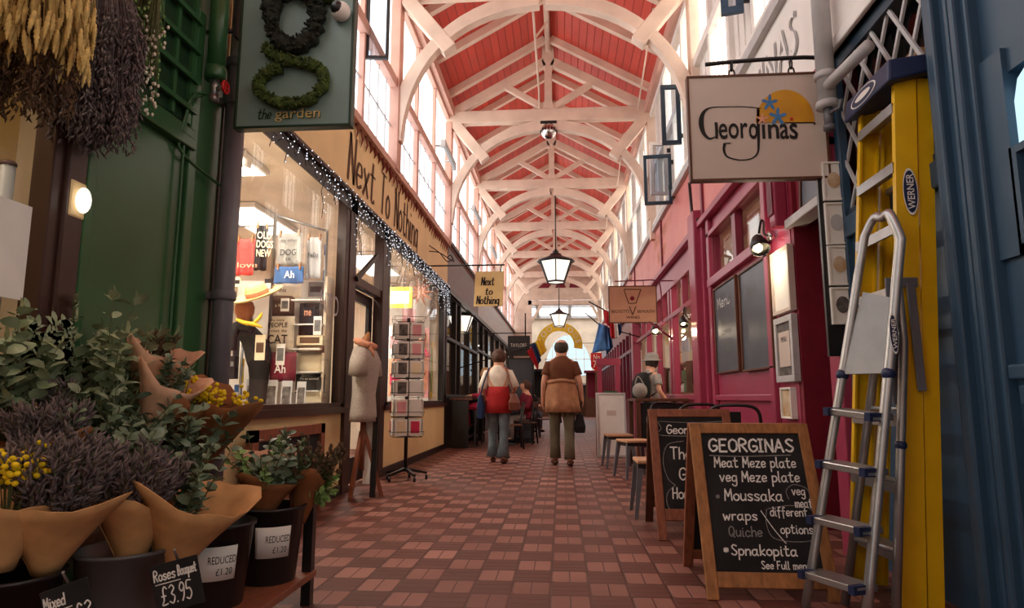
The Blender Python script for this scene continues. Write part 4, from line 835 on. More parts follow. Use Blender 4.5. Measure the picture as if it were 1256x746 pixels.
tag(m.build('conduit', 'cream'), 'cream cable conduit running along under the roof ridge', 'conduit')
m = MB()
for a in (9.3, 14, 18.2): m.tube([(1.45, a, rz_at(1.45) - .2), (1.45, a + 2.2, 6.2)], .015, 5)
tag(m.build('conduit', 'cream'), 'thin cream rods running below the right roof slope', 'conduit')
# hanging open casements
def sash(x0, x1, Y, z0, z1, mt, label, wd=.06, rz=0.0):
    t = thing('casement_sash', label, 'window sash', (x1, Y, z0), 'open casement sashes'); M_ = Mx((x1, Y, 0), rz) @ Matrix.Translation((-x1, -Y, 0))
    MB().ring(x0, x1, z0, z1, Y - .025, Y + .025, wd).build('frame', mt, t, mx=M_, bev=.005); MB().bb(x0 + wd, x1 - wd, Y - .003, Y + .003, z0 + wd, z1 - wd).build('pane', 'glassd', t, mx=M_)
    MB().bb(x1 - .02, x1 + .06, Y - .02, Y + .02, z0 + .1, z0 + .16).bb(x1 - .02, x1 + .06, Y - .02, Y + .02, z1 - .16, z1 - .1).build('hinge', 'iron', t)
def zpx(x, y, Y): return AY(x, y, Y).z
sash(AY(811, 140, 9.0).x, 1.74, 9.0, zpx(811, 178, 9.0), zpx(811, 105, 9.0), 'blued', 'upper blue framed casement swung open left of the Georginas sign')
sash(AY(790, 220, 9.9).x, 1.74, 9.9, zpx(790, 251, 9.9), zpx(790, 190, 9.9), 'blued', 'lower blue framed casement swung open above the salmon fascia', .05, -.1)
sash(AY(797, 220, 10.3).x, 1.74, 10.3, zpx(797, 240, 10.3), zpx(797, 176, 10.3), 'white', 'white framed casement swung open just behind the lower blue one', .05, .15)
sash(AY(885, 10, 5.8).x, 1.74, 5.8, zpx(885, 16, 5.8), 5.15, 'blue', 'blue framed casement at the top edge right above the GEORGINAS capitals', .07, -.25)
t = thing('casement_sash', 'dark framed casement swung open on the left, peeping out behind the garden sign', 'window sash', (XL + .03, 6.6, 4.2), 'open casement sashes')
M_ = Mx((XL + .03, 6.75, 0), .12)
MB().ring(.0, .26, zpx(440, 64, 6.6), zpx(440, 64, 6.6) + .85, -.02, .02, .035).build('frame', 'iron', t, mx=M_); MB().bb(.03, .23, -.003, .003, zpx(440, 64, 6.6) + .04, zpx(440, 64, 6.6) + .8).build('pane', 'glassd', t, mx=M_)
# --- pipes
t = thing('downpipe', 'tall grey downpipe between the green florist front and the gift shop window', 'drainpipe', (XL + .1, 3.88, 0))
MB().tube([(XL + .1, 3.88, 0), (XL + .1, 3.88, 3.12)], .062, 16).build('pipe', 'grey', t); MB().tube([(XL + .1, 3.88, 3.1), (XL + .1, 3.88, 6.2)], .055, 16).build('upper_pipe', 'lgrey', t)
for z in (1.58, 2.86, 3.12): MB().lathe([(.07, z - .03), (.074, z - .02), (.074, z + .02), (.07, z + .03)], (XL + .1, 3.88, 0), 16).bb(XL, XL + .05, 3.85, 3.91, z - .02, z + .02).build('collar', 'grey', t)
t = thing('green_pipe', 'green painted pipe stub with a small red valve wheel next to the grey downpipe', 'pipe', (XL + .1, 3.62, 2.8))
MB().tube([(XL + .1, 3.62, 2.93), (XL + .1, 3.62, 3.6)], .055, 14).lathe([(.06, 2.88), (.065, 2.9), (.065, 2.94), (.06, 2.96)], (XL + .1, 3.62, 0), 14).build('pipe', 'green', t)
MB().tube([(XL + .1, 3.62, 2.9), (XL + .1, 3.62, 2.75)], [.03, .022], 8).tube([(XL + .1, 3.62, 2.82), (XL + .17, 3.6, 2.82)], .015, 8).lathe([(.03, 2.74), (.03, 2.78)], (XL + .1, 3.62, 0), 8).build('valve', 'steel', t)
v = MB().tube([(XL + .18, 3.6 + .035 * math.cos(a), 2.82 + .035 * math.sin(a)) for a in (2 * PI * k / 12 for k in range(12))], .009, 6, closed=True).tube([(XL + .18, 3.565, 2.82), (XL + .18, 3.635, 2.82)], .006, 5).tube([(XL + .18, 3.6, 2.785), (XL + .18, 3.6, 2.855)], .006, 5); v.build('valve_wheel', 'redsign', t)
m = MB(); m.tube(crom([(XL + .06, 3.6, 2.78), (XL + .04, 3.5, 2.72), (XL + .03, 3.42, 2.45), (XL + .03, 3.45, 2.35), (XL + .04, 3.75, 2.3), (XL + .06, 3.85, 2.28)], 6), .009, 6); m.tube(crom([(XL + .05, 3.58, 2.76), (XL + .04, 3.47, 2.68), (XL + .03, 3.46, 2.5), (XL + .03, 3.46, 2.0), (XL + .03, 3.46, 1.2)], 6), .009, 6)
tag(m.build('cable', 'green'), 'green painted cables looping down the florist front from the valve', 'cable')
t = thing('trellis', 'green square trellis on the upper florist front', 'trellis', (XL + .05, 3.2, 2.6))
m = MB()
for k in range(5): m.bb(XL + .03, XL + .05, 2.78, 3.54, 2.62 + k * .19, 2.65 + k * .19)
for k in range(5): m.bb(XL + .01, XL + .03, 2.84 + k * .16, 2.87 + k * .16, 2.55, 3.5)
m.build('lattice', 'green', t); MB().bb(XL + .002, XL + .01, 2.78, 3.5, 2.55, 3.5).build('backing', 'dgreen', t)
t = thing('downpipe', 'white downpipe with a side branch and small tap right of the Georginas sign', 'drainpipe', (1.655, AX(1010, 60, 1.655).y, 2.6))
xx = 1.655; PY = AX(1010, 60, xx).y; a = AX(1014, 108, xx)
MB().tube([(xx, PY, a.z - .12), (xx, PY, 6.2)], .055, 14).build('pipe', 'lgrey', t)
MB().tube([(xx, PY, a.z), (xx + .0, PY - .1, a.z), (xx + .03, 3.45, a.z)], .036, 12).build('branch', 'lgrey', t)
for z in (.06, -.13): MB().lathe([(.066, a.z + z), (.066, a.z + z + .04)], (xx, PY, 0), 14).build('collar', 'lgrey', t)
MB().tube([(xx, PY, a.z - .12), (xx, PY, a.z - .26)], [.03, .022], 10).lathe([(.034, a.z - .27), (.034, a.z - .24)], (xx, PY, 0), 10).tube([(xx, PY - .03, a.z - .17), (xx + .03, PY - .09, a.z - .17), (xx + .04, PY - .1, a.z - .12)], .012, 6).build('tap', 'grey', t)
t = thing('spot_fitting', 'small black fitting hanging under the left corner of the Georginas sign', 'wall lamp', (1.72, 8.3, 3.1))
p = AY(858, 272, 8.2); MB().ell(p, .07, .1, .05).build('head', 'iron', t); MB().tube([p, (XR - .1, 8.3, p.z + .1), (XR - .12, 8.3, p.z + .55)], .02, 6).tube([p, p + Vector((.05, -.12, -.08)), p + Vector((.12, -.2, -.1))], .008, 5).build('arm', 'iron', t)
def goose(px, py, Yw, label, k=1.0):
    p = AX(px, py, XR - .2); t = thing('gooseneck_lamp', label, 'wall lamp', p, 'gooseneck wall lamps'); W_ = Vector((XR - .05, Yw, p.z + .08))
    MB().lathe([(.075 * k, -.1), (.07 * k, -.04), (.045 * k, .03), (.02 * k, .06)], (0, 0, 0), 12, cap=False).build('lamp_shade', 'iron', t, mx=Mx(p, 0, -.6, 0), solid=.004)
    MB().ell(p + Vector((0, .03, -.05)), .04 * k, .04 * k, .04 * k).build('bulb', 'bulb', t)
    MB().tube(crom([p + Vector((0, -.03, .06)), p + Vector((0, -.1, .14)), Vector((XR - .14, (p.y + Yw) / 2 - .05, p.z + .16)), Vector((XR - .1, Yw, p.z + .1)), W_], 5), .01, 6).build('arm', 'iron', t)
    MB().lathe([(.045, -.02), (.045, .02)], (0, 0, 0), 10).build('wall_plate', 'chrome', t, mx=Mx(W_, 0, 0, PI / 2))
    l = bpy.data.lights.new('lamp', 'POINT'); l.energy = 4 * k; l.color = (1, .8, .55); l.shadow_soft_size = .05; o = bpy.data.objects.new('lamp', l); COL.objects.link(o); o.parent = t; o.location = (0, .05, -.16)
goose(930, 296, 5.45, 'lit gooseneck lamp over the tall chalkboards of the crimson café')
goose(804, 402, 12.0, 'gooseneck lamp above the man in the cap', 1.1)
goose(838, 392, 9.0, 'gooseneck lamp left of the crimson café window', .8)
# ============================================================ flower stall
rr = random.Random(11)
def rv(a=1.0): return Vector((rr.uniform(-a, a), rr.uniform(-a, a), rr.uniform(-a, a)))
def leaf(mb, p, d, n, L, W, curl=.25):
    d = d.normalized(); s = d.cross(n)
    if s.length < 1e-4: s = d.orthogonal()
    s.normalize(); n = s.cross(d)
    pts = [(0, 0), (.25, .42), (.6, .5), (.88, .3), (1, 0), (.88, -.3), (.6, -.5), (.25, -.42)]
    vs = [p + d * (a * L) + s * (b * W) - n * (curl * L * (a - .5) ** 2 - abs(b) * curl * W * .6) for a, b in pts]
    c = p + d * (.5 * L); c2 = p + d * (.8 * L) - n * curl * L * .05
    mb.add(vs + [c, c2], [(0, 1, 8), (1, 2, 8), (2, 9, 8), (2, 3, 9), (3, 4, 9), (4, 5, 9), (5, 6, 9), (6, 8, 9), (6, 7, 8), (7, 0, 8)], True)
def spray(kind, base, axis, L, spread, n, mbs, k=1.0):
    """stems fanning from base along axis; fills leaf/stem builders"""
    axis = axis.normalized(); a1 = axis.orthogonal().normalized(); a2 = axis.cross(a1)
    for i in range(n):
        th = rr.uniform(0, 2 * PI); q = math.sqrt(rr.random()) * spread
        d = (axis + a1 * math.cos(th) * q + a2 * math.sin(th) * q).normalized(); ln = L * rr.uniform(.72, 1.08)
        e = base + d * ln + Vector((math.cos(th), math.sin(th), 0)) * q * .05 - Vector((0, 0, 1)) * q * ln * .12
        P = [base.lerp(e, t) + Vector((0, 0, 1)) * math.sin(t * PI) * q * .04 for t in (0, .25, .5, .75, 1)]
        mbs['stem'].tube(P, [.0035, .0035, .003, .0025, .0015], 4)
        if kind in ('euc', 'broad'):
            m = 7 if kind == 'euc' else 6
            for j in range(m):
                t = .38 + .62 * j / (m - 1); p = base.lerp(e, t); sz = (.052 if kind == 'euc' else .075) * k * rr.uniform(.7, 1.2) * (1.15 - .35 * t)
                for sgn in (1, -1):
                    s = (a1 * math.cos(th + 1.57 + j * 1.3) + a2 * math.sin(th + 1.57 + j * 1.3)) * sgn
                    leaf(mbs['leaf'], p, s + d * .5 + rv(.25), d + rv(.4), sz, sz * (.85 if kind == 'euc' else .55), .35)
            leaf(mbs['leaf'], e, d, a1 + rv(.3), .045 * k, .03 * k)
        elif kind == 'lav':
            for j in range(14):
                t = .4 + .6 * j / 13; p = base.lerp(e, t) + rv(.008); dd = (d + rv(.7)).normalized()
                mbs['leaf'].tube([p, p + dd * .014 * k, p + dd * .034 * k], [.002, .005 * k, .001], 4)
        elif kind == 'seed':
            for j in range(5):
                t = .55 + .45 * j / 4; p = base.lerp(e, t); dd = (d + rv(.8)).normalized(); mbs['stem'].tube([p, p + dd * .05], .0015, 3)
                mbs['leaf'].ell(p + dd * .055, .009 * k, .009 * k, .013 * k, 5, 4)
        elif kind == 'button':
            for j in range(8):
                c = e + rv(.03) * k + d * rr.uniform(-.03, .02); mbs['leaf'].ell(c, .012 * k, .012 * k, .01 * k, 6, 4)
def wrap(mb, b, e, r0, r1, open_=1.0, seed=0, ax=.0):
    """kraft sheet rolled round the axis b->e; ragged pointed rim"""
    q = random.Random(seed); d = (e - b); Lw = d.length; d.normalize(); a1 = d.orthogonal().normalized(); a2 = d.cross(a1); n = 22; ph = q.uniform(0, 6); k1 = q.uniform(.06, .15)
    def fn(u, v):
        th = ax + (u - .5) * 2 * PI * open_; rim = 1 + k1 * math.sin(2 * th + ph) + .05 * math.sin(5 * th + ph * 2); r = (r0 + (r1 - r0) * (v * max(rim, .8)) ** 1.25) * (1 + .09 * math.sin(3 * th + ph + v * 2) * v)
        return b + d * (Lw * v * rim) + (a1 * math.cos(th) + a2 * math.sin(th)) * r * (1 + .05 * (u - .5))
    mb.grid(fn, n, 6)
def bouquet(label, b, e, Y, r1, wm, kind, lm, n, L, spread, name='flower_bouquet', k=1.0, grp='bunches on the flower stall', seed=None, tail=0.0, extra=None, Y2=None):
    B, E_ = AY(*b, Y), AY(*e, Y if Y2 is None else Y2); t = thing(name, label, 'bouquet' if wm else 'foliage bunch', B, grp)
    if wm:
        m = MB(); wrap(m, B, E_, .035, r1, 1.02, seed or int(b[0] * 7 + b[1])); m.build('paper_wrap', wm, t, solid=.003)
    mbs = {'leaf': MB(), 'stem': MB()}
    base = B.lerp(E_, .35 if wm else 0.1); spray(kind, base, E_ - B, L, spread, n, mbs, k)
    [setattr(v, 'x', max(v.x, XL + .045 if v.y > 2.7 else XL + .08)) for q_ in mbs.values() for v in q_.v]; mbs['stem'].build('stems', 'stem', t); o = mbs['leaf'].build({'euc': 'leaves', 'broad': 'leaves', 'lav': 'flower_spikes', 'seed': 'seedheads', 'button': 'flower_heads'}[kind], lm, t); o['kind'] = 'stuff'
    if extra:
        mbs = {'leaf': MB(), 'stem': MB()}; spray(extra[0], base, E_ - B, L * extra[3], spread * 1.1, extra[2], mbs, k); mbs['stem'].build('stems', 'stem', t); mbs['leaf'].build('filler', extra[1], t)['kind'] = 'stuff'
    return t
# bench
t = thing('flower_bench', 'low dark wooden stall bench carrying the flower buckets', 'bench', (-1.65, 2.5, 0))
MB().bb(-2.12, -1.16, 1.5, 3.14, .12, .15).build('shelf', 'redwood', t, bev=.004); MB().bb(-2.14, -1.72, 1.5, 3.2, .42, .46).build('shelf', 'dwood', t, bev=.004)
for x, y in ((-1.19, 3.11), (-1.19, 1.6), (-2.1, 3.11), (-2.1, 1.6)): MB().bb(x - .022, x + .022, y - .022, y + .022, 0, .47 if x < -2 or y > 3 else .12).build('leg', 'plastic', t)
MB().bb(-2.1, -1.19, 3.1, 3.13, .44, .47).build('rail', 'plastic', t)
for x in (-1.75,): MB().bb(x - .02, x + .02, 1.6, 1.64, .15, .42).bb(x - .02, x + .02, 3.0, 3.04, .15, .42).build('riser', 'plastic', t)
# buckets
def bucket(c, r, h, z, m, label):
    t = thing('flower_bucket', label, 'bucket', (c[0], c[1], z), 'flower buckets on the stall')
    MB().lathe([(r * .78, z), (r * .8, z + .004), (r, z + h), (r * 1.06, z + h), (r * 1.06, z + h + .012), (r * .97, z + h + .012), (r * .76, z + .012)], (c[0], c[1], 0), 28).build('body', m, t)
    return t
def bk_label(t, c, r, h, z, lines, a0, wdt):   # printed label curved round the bucket, facing the aisle
    def P(u, v, o=.002): th = a0 + (u - .5) * wdt; zz = z + h * (.38 + .42 * v); rad = r * (.8 + .2 * (zz - z) / h) + o; return Vector((c[0] + rad * math.cos(th), c[1] + rad * math.sin(th), zz))
    m = MB(); m.grid(lambda u, v: P(u, v), 10, 2); m.build('label', 'paper', t, solid=.001)
    for txt, u0, u1, v0, vh in lines:
        q = type_mb(txt, 1.0, 1.0); q.v = [P(u0 + (u1 - u0) * p.x, v0 + vh * p.z, .004) for p in q.v]; q.build('lettering', 'ink', t)
cb = (-1.31, 2.95); t = bucket(cb, .145, .31, .15, 'plastic', 'black bucket labelled REDUCED nearest the gift shop end of the stall')
bk_label(t, cb, .145, .31, .15, (('REDUCED', .3, .98, .5, .22), ('£1.20', .5, .9, .16, .2)), -1.05, 1.1)
cb = (-1.38, 2.60); t = bucket(cb, .145, .3, .15, 'plastic', 'black bucket labelled REDUCED in the middle beside the chalk price tag')
bk_label(t, cb, .145, .3, .15, (('REDUCED', .3, .98, .5, .22), ('£1.20', .5, .9, .16, .2)), -1.0, 1.1)
cb = (-1.53, 2.27); bucket(cb, .15, .27, .15, 'clearb', 'dull grey bucket behind the chalk tag priced 3.95')
cb = (-1.72, 2.0); bucket(cb, .15, .25, .15, 'plastic', 'black bucket nearest the camera in the bottom left corner')
def chalk_tag(px0, py0, px1, py1, Y, h, lines, label, rz):
    a, b_ = AY(px0, py0, Y), AY(px1, py1, Y); L = b_.x - a.x; sl = math.atan2(b_.z - a.z, L); t = thing('price_tag', label, 'price tag', (a + b_) / 2)
    M_ = Matrix.Translation(a) @ Matrix.Rotation(rz, 4, 'Z') @ Matrix.Rotation(-sl, 4, 'Y')
    MB().bb(0, L, -.002, .004, -h, 0).build('board', 'slate', t, mx=M_, bev=.002)
    for txt, x, z, hh, w in lines: q = stroke_mb(txt, hh, .0045, shear=.1, width=w); q.xf(Matrix.Translation((x, -.004, z))); q.build('lettering', 'chalk', t, mx=M_)
    m = MB().bb(.01, L * .6, -.0035, -.003, -.062, -.059); m.build('underline', 'chalk', t, mx=M_); MB().tube([(L * .6, .002, 0), (L * .6, -.01, .03), (L * .62, -.01, .035)], .004, 6).build('clip', 'steel', t, mx=M_)
chalk_tag(183, 696, 240, 681, 2.08, .15, (('Roses', .008, -.05, .032, .07), ('Bouquet', .085, -.048, .03, .06), ('£3.95', .02, -.125, .055, .1)), 'small black chalk tag priced 3.95 clipped to the grey bucket', .1)
chalk_tag(48, 728, 106, 708, 1.78, .14, (('Mixed', .005, -.05, .03, .06), ('£3', .08, -.11, .05, .05)), 'small black chalk tag at the bottom edge of the left corner bucket', .1)
# bunches (photo position of the stem end and of the flower mass, distance from the camera)
bouquet('big sage eucalyptus bunch in the middle of the stall against the green wall', (120, 590), (112, 470), 2.75, .1, None, 'euc', 'euc', 40, .72, .55, 'eucalyptus_bunch', 1.5)
bouquet('eucalyptus bunch cut by the left edge of the picture, with pale upright tips', (5, 560), (0, 455), 2.35, .1, None, 'euc', 'euc', 24, .5, .55, 'eucalyptus_bunch', 1.45)
bouquet('dusky blue green foliage bunch hanging over the two REDUCED buckets', (205, 610), (215, 520), 2.85, .1, None, 'broad', 'eucd', 30, .42, .85, 'foliage_bunch', 1.0)
bouquet('dark leafy bunch in the shade between the lavender bunches', (120, 610), (145, 520), 2.5, .1, None, 'broad', 'eucd', 24, .42, .8, 'foliage_bunch', 1.0)
bouquet('bouquet in pale kraft paper tipped up highest against the grey downpipe', (170, 505), (200, 428), 2.95, .15, 'kraftp', 'lav', 'seed', 14, .26, .2, seed=3)
bouquet('bouquet in pale kraft paper just below the highest one, flaring to the right', (176, 535), (212, 462), 2.85, .14, 'kraftp', 'euc', 'eucd', 6, .25, .25, seed=8)
bouquet('yellow statice bouquet in brown paper in front of the window corner', (235, 585), (282, 490), 3.05, .16, 'kraftd', 'button', 'yflow', 12, .31, .4, seed=5, k=.95)
bouquet('small yellow statice bouquet peeping between the pale wraps and the eucalyptus', (205, 570), (228, 492), 2.9, .1, 'kraftd', 'button', 'yflow', 8, .3, .25, seed=15, k=.9)
bouquet('upright brown wrapped bouquet standing inside the eucalyptus', (52, 600), (66, 500), 2.5, .07, 'kraft', 'lav', 'lav', 20, .3, .25, seed=4)
bouquet('dried lavender bouquet in brown paper filling the lower left of the stall', (55, 705), (70, 610), 2.05, .2, 'kraft', 'lav', 'lav', 190, .34, .55, seed=9, k=1.2)
bouquet('dried lavender bouquet above the chalk tag priced 3.95', (160, 695), (165, 618), 2.25, .14, 'kraft', 'lav', 'lav', 160, .32, .55, seed=2, k=1.2)
bouquet('dark lavender bouquet high behind the brown wraps on the left', (60, 600), (58, 540), 2.3, .14, 'kraftd', 'lav', 'lav', 150, .24, .6, seed=12, k=1.2)
bouquet('bouquet in a big golden kraft sheet over the middle REDUCED bucket', (205, 712), (238, 605), 2.35, .2, 'kraft', 'euc', 'eucd', 9, .36, .3, seed=21)
bouquet('green and silver leaf bouquet spilling out of the bucket with the right hand REDUCED label', (320, 640), (328, 585), 2.9, .14, 'kraftd', 'broad', 'eucd', 18, .3, .75, seed=14, k=.8, extra=('euc', 'leaf', 8, 1.0))
bouquet('bouquet in rusty orange paper at the back of the REDUCED buckets', (335, 640), (335, 560), 3.15, .12, 'kraftp', 'euc', 'eucd', 6, .3, .3, seed=19, k=.9)
bouquet('brown dried seedhead bouquet at the end of the stall by the tee shirt stand', (365, 640), (380, 580), 3.05, .1, 'kraftd', 'seed', 'seed', 34, .26, .45, seed=23)
bouquet('yellow buttons in brown paper cut by the left picture edge', (0, 700), (12, 615), 1.95, .13, 'kraft', 'button', 'yflow', 18, .27, .35, seed=31, k=.9)
bouquet('fresh pale green sprig drooping off the end of the stall', (372, 612), (398, 600), 3.05, .1, None, 'broad', 'leaf', 7, .14, .5, 'leafy_sprig', .8)
# hanging dried bunches
def ear(mb, p, L, r, q):
    d = Vector((q.uniform(-.16, .16), q.uniform(-.1, .1), -1)).normalized(); n = 12; P = []; R = []
    for k in range(n + 1): P.append(p + d * L * k / n); R.append(r * (1.0 if k % 2 else .62) * math.sin(PI * (.15 + .82 * k / n)) + .0012)
    mb.tube(P, R, 6)
def hang_bunch(name, label, cx, cy, Y, hook_z, n, rad, drop, kind, m):
    q = random.Random(int(cx * 3 + cy)); c = AY(cx, cy, Y); t = thing(name, label, 'dried flowers', (c.x, c.y, hook_z), 'dried bunches hanging over the florist front'); E1, S1 = MB(), MB()
    for i in range(n):
        th = q.uniform(0, 2 * PI); k = math.sqrt(q.random()); a = Vector((math.cos(th) * k * rad, math.sin(th) * k * rad * .7, 0)); top = Vector((c.x, c.y, hook_z)) + a * .2; e = c + a + Vector((0, 0, q.uniform(-drop, drop * .9)))
        S1.tube([top, top.lerp(e, .5) + a * .15, e], .0022, 3)
        if kind == 'wheat': ear(E1, e, q.uniform(.08, .12), .0095, q)
        else:
            for j in range(7):
                p = e + Vector((0, 0, .06 - j * .02)) + Vector((q.uniform(-1, 1), q.uniform(-1, 1), q.uniform(-1, 1))) * .012; d = Vector((q.uniform(-1, 1), q.uniform(-1, 1), -1.2)).normalized()
                if kind == 'bud' and j % 2: E1.ell(p, .008, .008, .01, 5, 4)
                elif kind != 'bud': E1.tube([p, p + d * .016, p + d * .036], [.002, .0055, .001], 4)
    S1.build('stems', 'stem' if kind == 'bud' else m, t); E1.build('heads', m, t)['kind'] = 'stuff'
    MB().tube([(c.x, c.y, hook_z - .02), (c.x, c.y, hook_z + .25)], .006, 5).build('hanging_cord', 'iron', t)
hang_bunch('wheat_bunch', 'golden dried wheat bunch hanging in the top left corner', 30, 15, 2.15, 2.85, 190, .24, .14, 'wheat', 'wheat')
hang_bunch('wheat_bunch', 'golden wheat bunch hanging next to the dark lavender', 82, 22, 2.3, 2.9, 90, .12, .17, 'wheat', 'wheat')
hang_bunch('dried_grass_bunch', 'faded grey brown dried grasses hanging under the golden wheat', 32, 85, 2.25, 2.7, 150, .2, .13, 'lav', 'seed')
hang_bunch('lavender_bunch', 'big dark dried lavender bunch hanging right of the wheat', 118, 95, 2.65, 2.95, 700, .2, .27, 'lav', 'lav')
hang_bunch('green_dried_bunch', 'green dried bunch with small white buds hanging on the trellis', 170, 35, 2.85, 3.0, 130, .12, .22, 'bud', 'leaf')
hang_bunch('white_bud_bunch', 'sparse sprays of white buds trailing down over the green trellis', 186, 75, 2.8, 2.95, 26, .05, .24, 'bud', 'budw')
# florist window at the left edge
t = thing('oval_wall_lamp', 'oval white lamp glowing on the tan florist wall at the left edge', 'wall lamp', AY(32, 202, 2.5)); c = Vector((-2.1, 2.69, 1.98))
MB().ell((XL + .06, 2.69, 1.83), .03, .035, .06).build('lamp_glass', 'lampg', t); MB().bb(XL - .02, XL + .035, 2.64, 2.74, 1.75, 1.92).build('back_plate', 'tan', t, bev=.01)
t = thing('notice', 'white notice taped inside the florist window at the left edge', 'notice', (XL - .03, 2.45, 1.5)); MB().bb(XL - .035, XL - .03, 2.3, 2.52, 1.35, 1.75).build('sheet', 'paper', t)
t = thing('display_post', 'pale metal post with a dark cap inside the florist window', 'post', (XL - .25, 2.6, 0)); MB().tube([(XL - .2, 2.56, 0), (XL - .2, 2.56, 1.95)], .03, 10).build('tube', 'lgrey', t); MB().ell((XL - .2, 2.56, 1.96), .034, .034, .02).build('cap', 'dwood', t)

# ============================================================ gift shop display
GIFT = 'goods in the first gift shop window'
def cloth(label, x0, y0, x1, y1, Y, mt, cat='towel', name='tea_towel', texts=(), skew=0, wav=.02, rz=0.0):
    a, b = AY(x0, y1, Y), AY(x1, y0, Y); t = thing(name, label, cat, ((a.x + b.x) / 2, Y, a.z), GIFT); cx = (a.x + b.x) / 2; M_ = Mx((cx, Y, 0), rz); w = (b.x - a.x) / 2
    def fn(u, v): return Vector(((u - .5) * 2 * w * (1 - .06 * v), wav * math.sin(u * 11 + v * 2) * (1 - .6 * v), a.z + (b.z - a.z) * v + skew * (u - .5)))
    MB().grid(fn, 14, 8).build('cloth', mt, t, mx=M_, solid=.006)
    for txt, fx, fz, h, wd, mt2 in texts: q = type_mb(txt, h, wd, .002, .01); q.xf(Matrix.Translation((-w + fx * 2 * w, -wav - .008, a.z + (b.z - a.z) * fz))); q.build('lettering', mt2, t, mx=M_)
    p = MB()
    for u in (.12, .88): q = fn(u, 1); p.bb(q.x - .008, q.x + .008, q.y - .015, q.y + .015, q.z - .03, q.z + .03)
    p.build('pegs', 'wood', t, mx=M_); return t
Y1 = 6.1
s1 = Y1 / 808
t = thing('clothes_rail', 'thin metal hanging rail across the first gift shop window', 'rail', AY(345, 505, Y1))
pa, pb, pc = AY(262, 281, Y1 + .03), AY(338, 264, Y1), AY(420, 283, Y1 + .15)
MB().tube([(pb.x, Y1, .8), pb, (pb.x, Y1, pb.z)], .018, 8).tube([pb, (-2.34, Y1 + .15, pc.z)], .014, 8).tube([(-3.5, Y1 + .03, pb.z - .1), (pb.x, Y1 + .03, pb.z - .1)], .01, 8).tube([(-2.34, Y1 + .15, .8), (-2.34, Y1 + .15, pc.z)], .014, 8).build('tubes', 'steel', t)
cloth('dark grey printed tea towel hanging at the left end of the rail', 262, 277, 283, 328, Y1 - .1, 'towelg', rz=-.3, texts=(('BIG', .25, .55, .07, .14, 'paper'),))
cloth('coral red towel hung folded between the two dark printed ones', 287, 293, 314, 338, Y1 - .12, 'towelr', texts=(('love', .2, .2, .05, .2, 'peach'),))
cloth('dark tea towel with cream words OLD DOGS NEW TRICKS', 312, 277, 329, 332, Y1 - .14, 'slate', rz=.35, texts=(('OLD', .15, .7, .07, .13, 'card'), ('DOGS', .12, .5, .07, .15, 'card'), ('NEW', .15, .3, .07, .13, 'card')))
cloth('grey tea towel printed DOG on the rail', 338, 286, 372, 326, Y1 - .05, 'greyc', texts=(('my other', .2, .72, .03, .17, 'ink'), ('DOG', .2, .3, .06, .16, 'ink'), ('is', .42, .14, .035, .05, 'ink')))
cloth('blue cloth bag with white letters Ah below the DOG towel', 335, 327, 374, 348, Y1 - .08, 'denb', name='cloth_bag', cat='bag', texts=(('Ah', .38, .3, .07, .1, 'paper'),))
cloth('pale grey tea towel at the right end of the rail', 374, 291, 396, 342, Y1 + .05, 'lgrey', texts=(('hello', .2, .5, .05, .1, 'ink'),))
# shelf tower with cushions, at the end of the window
t = thing('display_shelves', 'white display panel with shelves behind the cushions in the gift shop window', 'shelf', (-2.75, 6.38, .8))
MB().bb(-3.45, -2.3, 6.38, 6.4, .8, 2.14).build('back_panel', 'paper', t)
for z in (1.02, 1.2, 1.42, 1.66, 1.9): MB().bb(-2.62, -2.31, 6.1, 6.38, z - .012, z).build('shelf', 'paper', t)
MB().bb(-2.325, -2.3, 6.2, 6.38, .8, 2.14).build('upright', 'cush', t)
def cushion(label, x0, y0, x1, y1, Y, mt, texts, name='cushion', th=.07):
    a, b = AY(x0, y1, Y), AY(x1, y0, Y); c = (a + b) / 2; t = thing(name, label, 'cushion', (c.x, Y, a.z), GIFT); w, h = (b.x - a.x) / 2, (b.z - a.z) / 2
    def pt(u, v, s): fx, fz = u * 2 - 1, v * 2 - 1; return Vector((c.x + fx * w * (1 - .08 * (1 - fz * fz) ** 0 * abs(fz) * 0), Y + s * th * max(0, (1 - fx ** 4) * (1 - fz ** 4)) ** .6, c.z + fz * h))
    m = MB(); m.grid(lambda u, v: pt(u, v, -1), 10, 10); m.grid(lambda u, v: pt(1 - u, v, 1), 10, 10); m.build('cover', mt, t)
    for txt, fx, fz, hh, wd, m2 in texts: q = type_mb(txt, hh, wd, .002, .012); q.xf(Matrix.Translation((a.x + fx * 2 * w, Y - th - .004, a.z + fz * 2 * h))); q.build('lettering', m2, t)
    return t
cushion('cream cushion printed PEOPLE and CAT in black', 327, 388, 362, 433, 6.15, 'cush', (('the more', .2, .84, .025, .14, 'shade'), ('PEOPLE', .14, .68, .045, .19, 'ink'), ('i meet, the', .16, .55, .025, .18, 'shade'), ('CAT', .12, .24, .085, .2, 'ink')))
cushion('maroon cushion with a framed white Ah', 330, 432, 364, 468, 6.05, 'maroon', (('Ah', .3, .28, .08, .11, 'paper'),))
cushion('dark brown cushion with a cream line behind the hat', 330, 362, 362, 388, 6.2, 'shade', (('a hug', .35, .4, .03, .1, 'card'),))
cushion('cream pouch standing among the cards on the shelf tower', 365, 434, 398, 458, 6.25, 'card', (), 'pouch', .04)
cushion('dark cushion with a small pink badge under the rail end', 366, 372, 392, 412, 6.2, 'slate', (('me', .35, .6, .05, .07, 'peach'),), th=.05)
cushion('black pouch with white small print near the bottom shelf', 362, 459, 399, 482, 6.22, 'slate', (("I'm so excited", .2, .7, .02, .18, 'paper'),), 'pouch', .03)
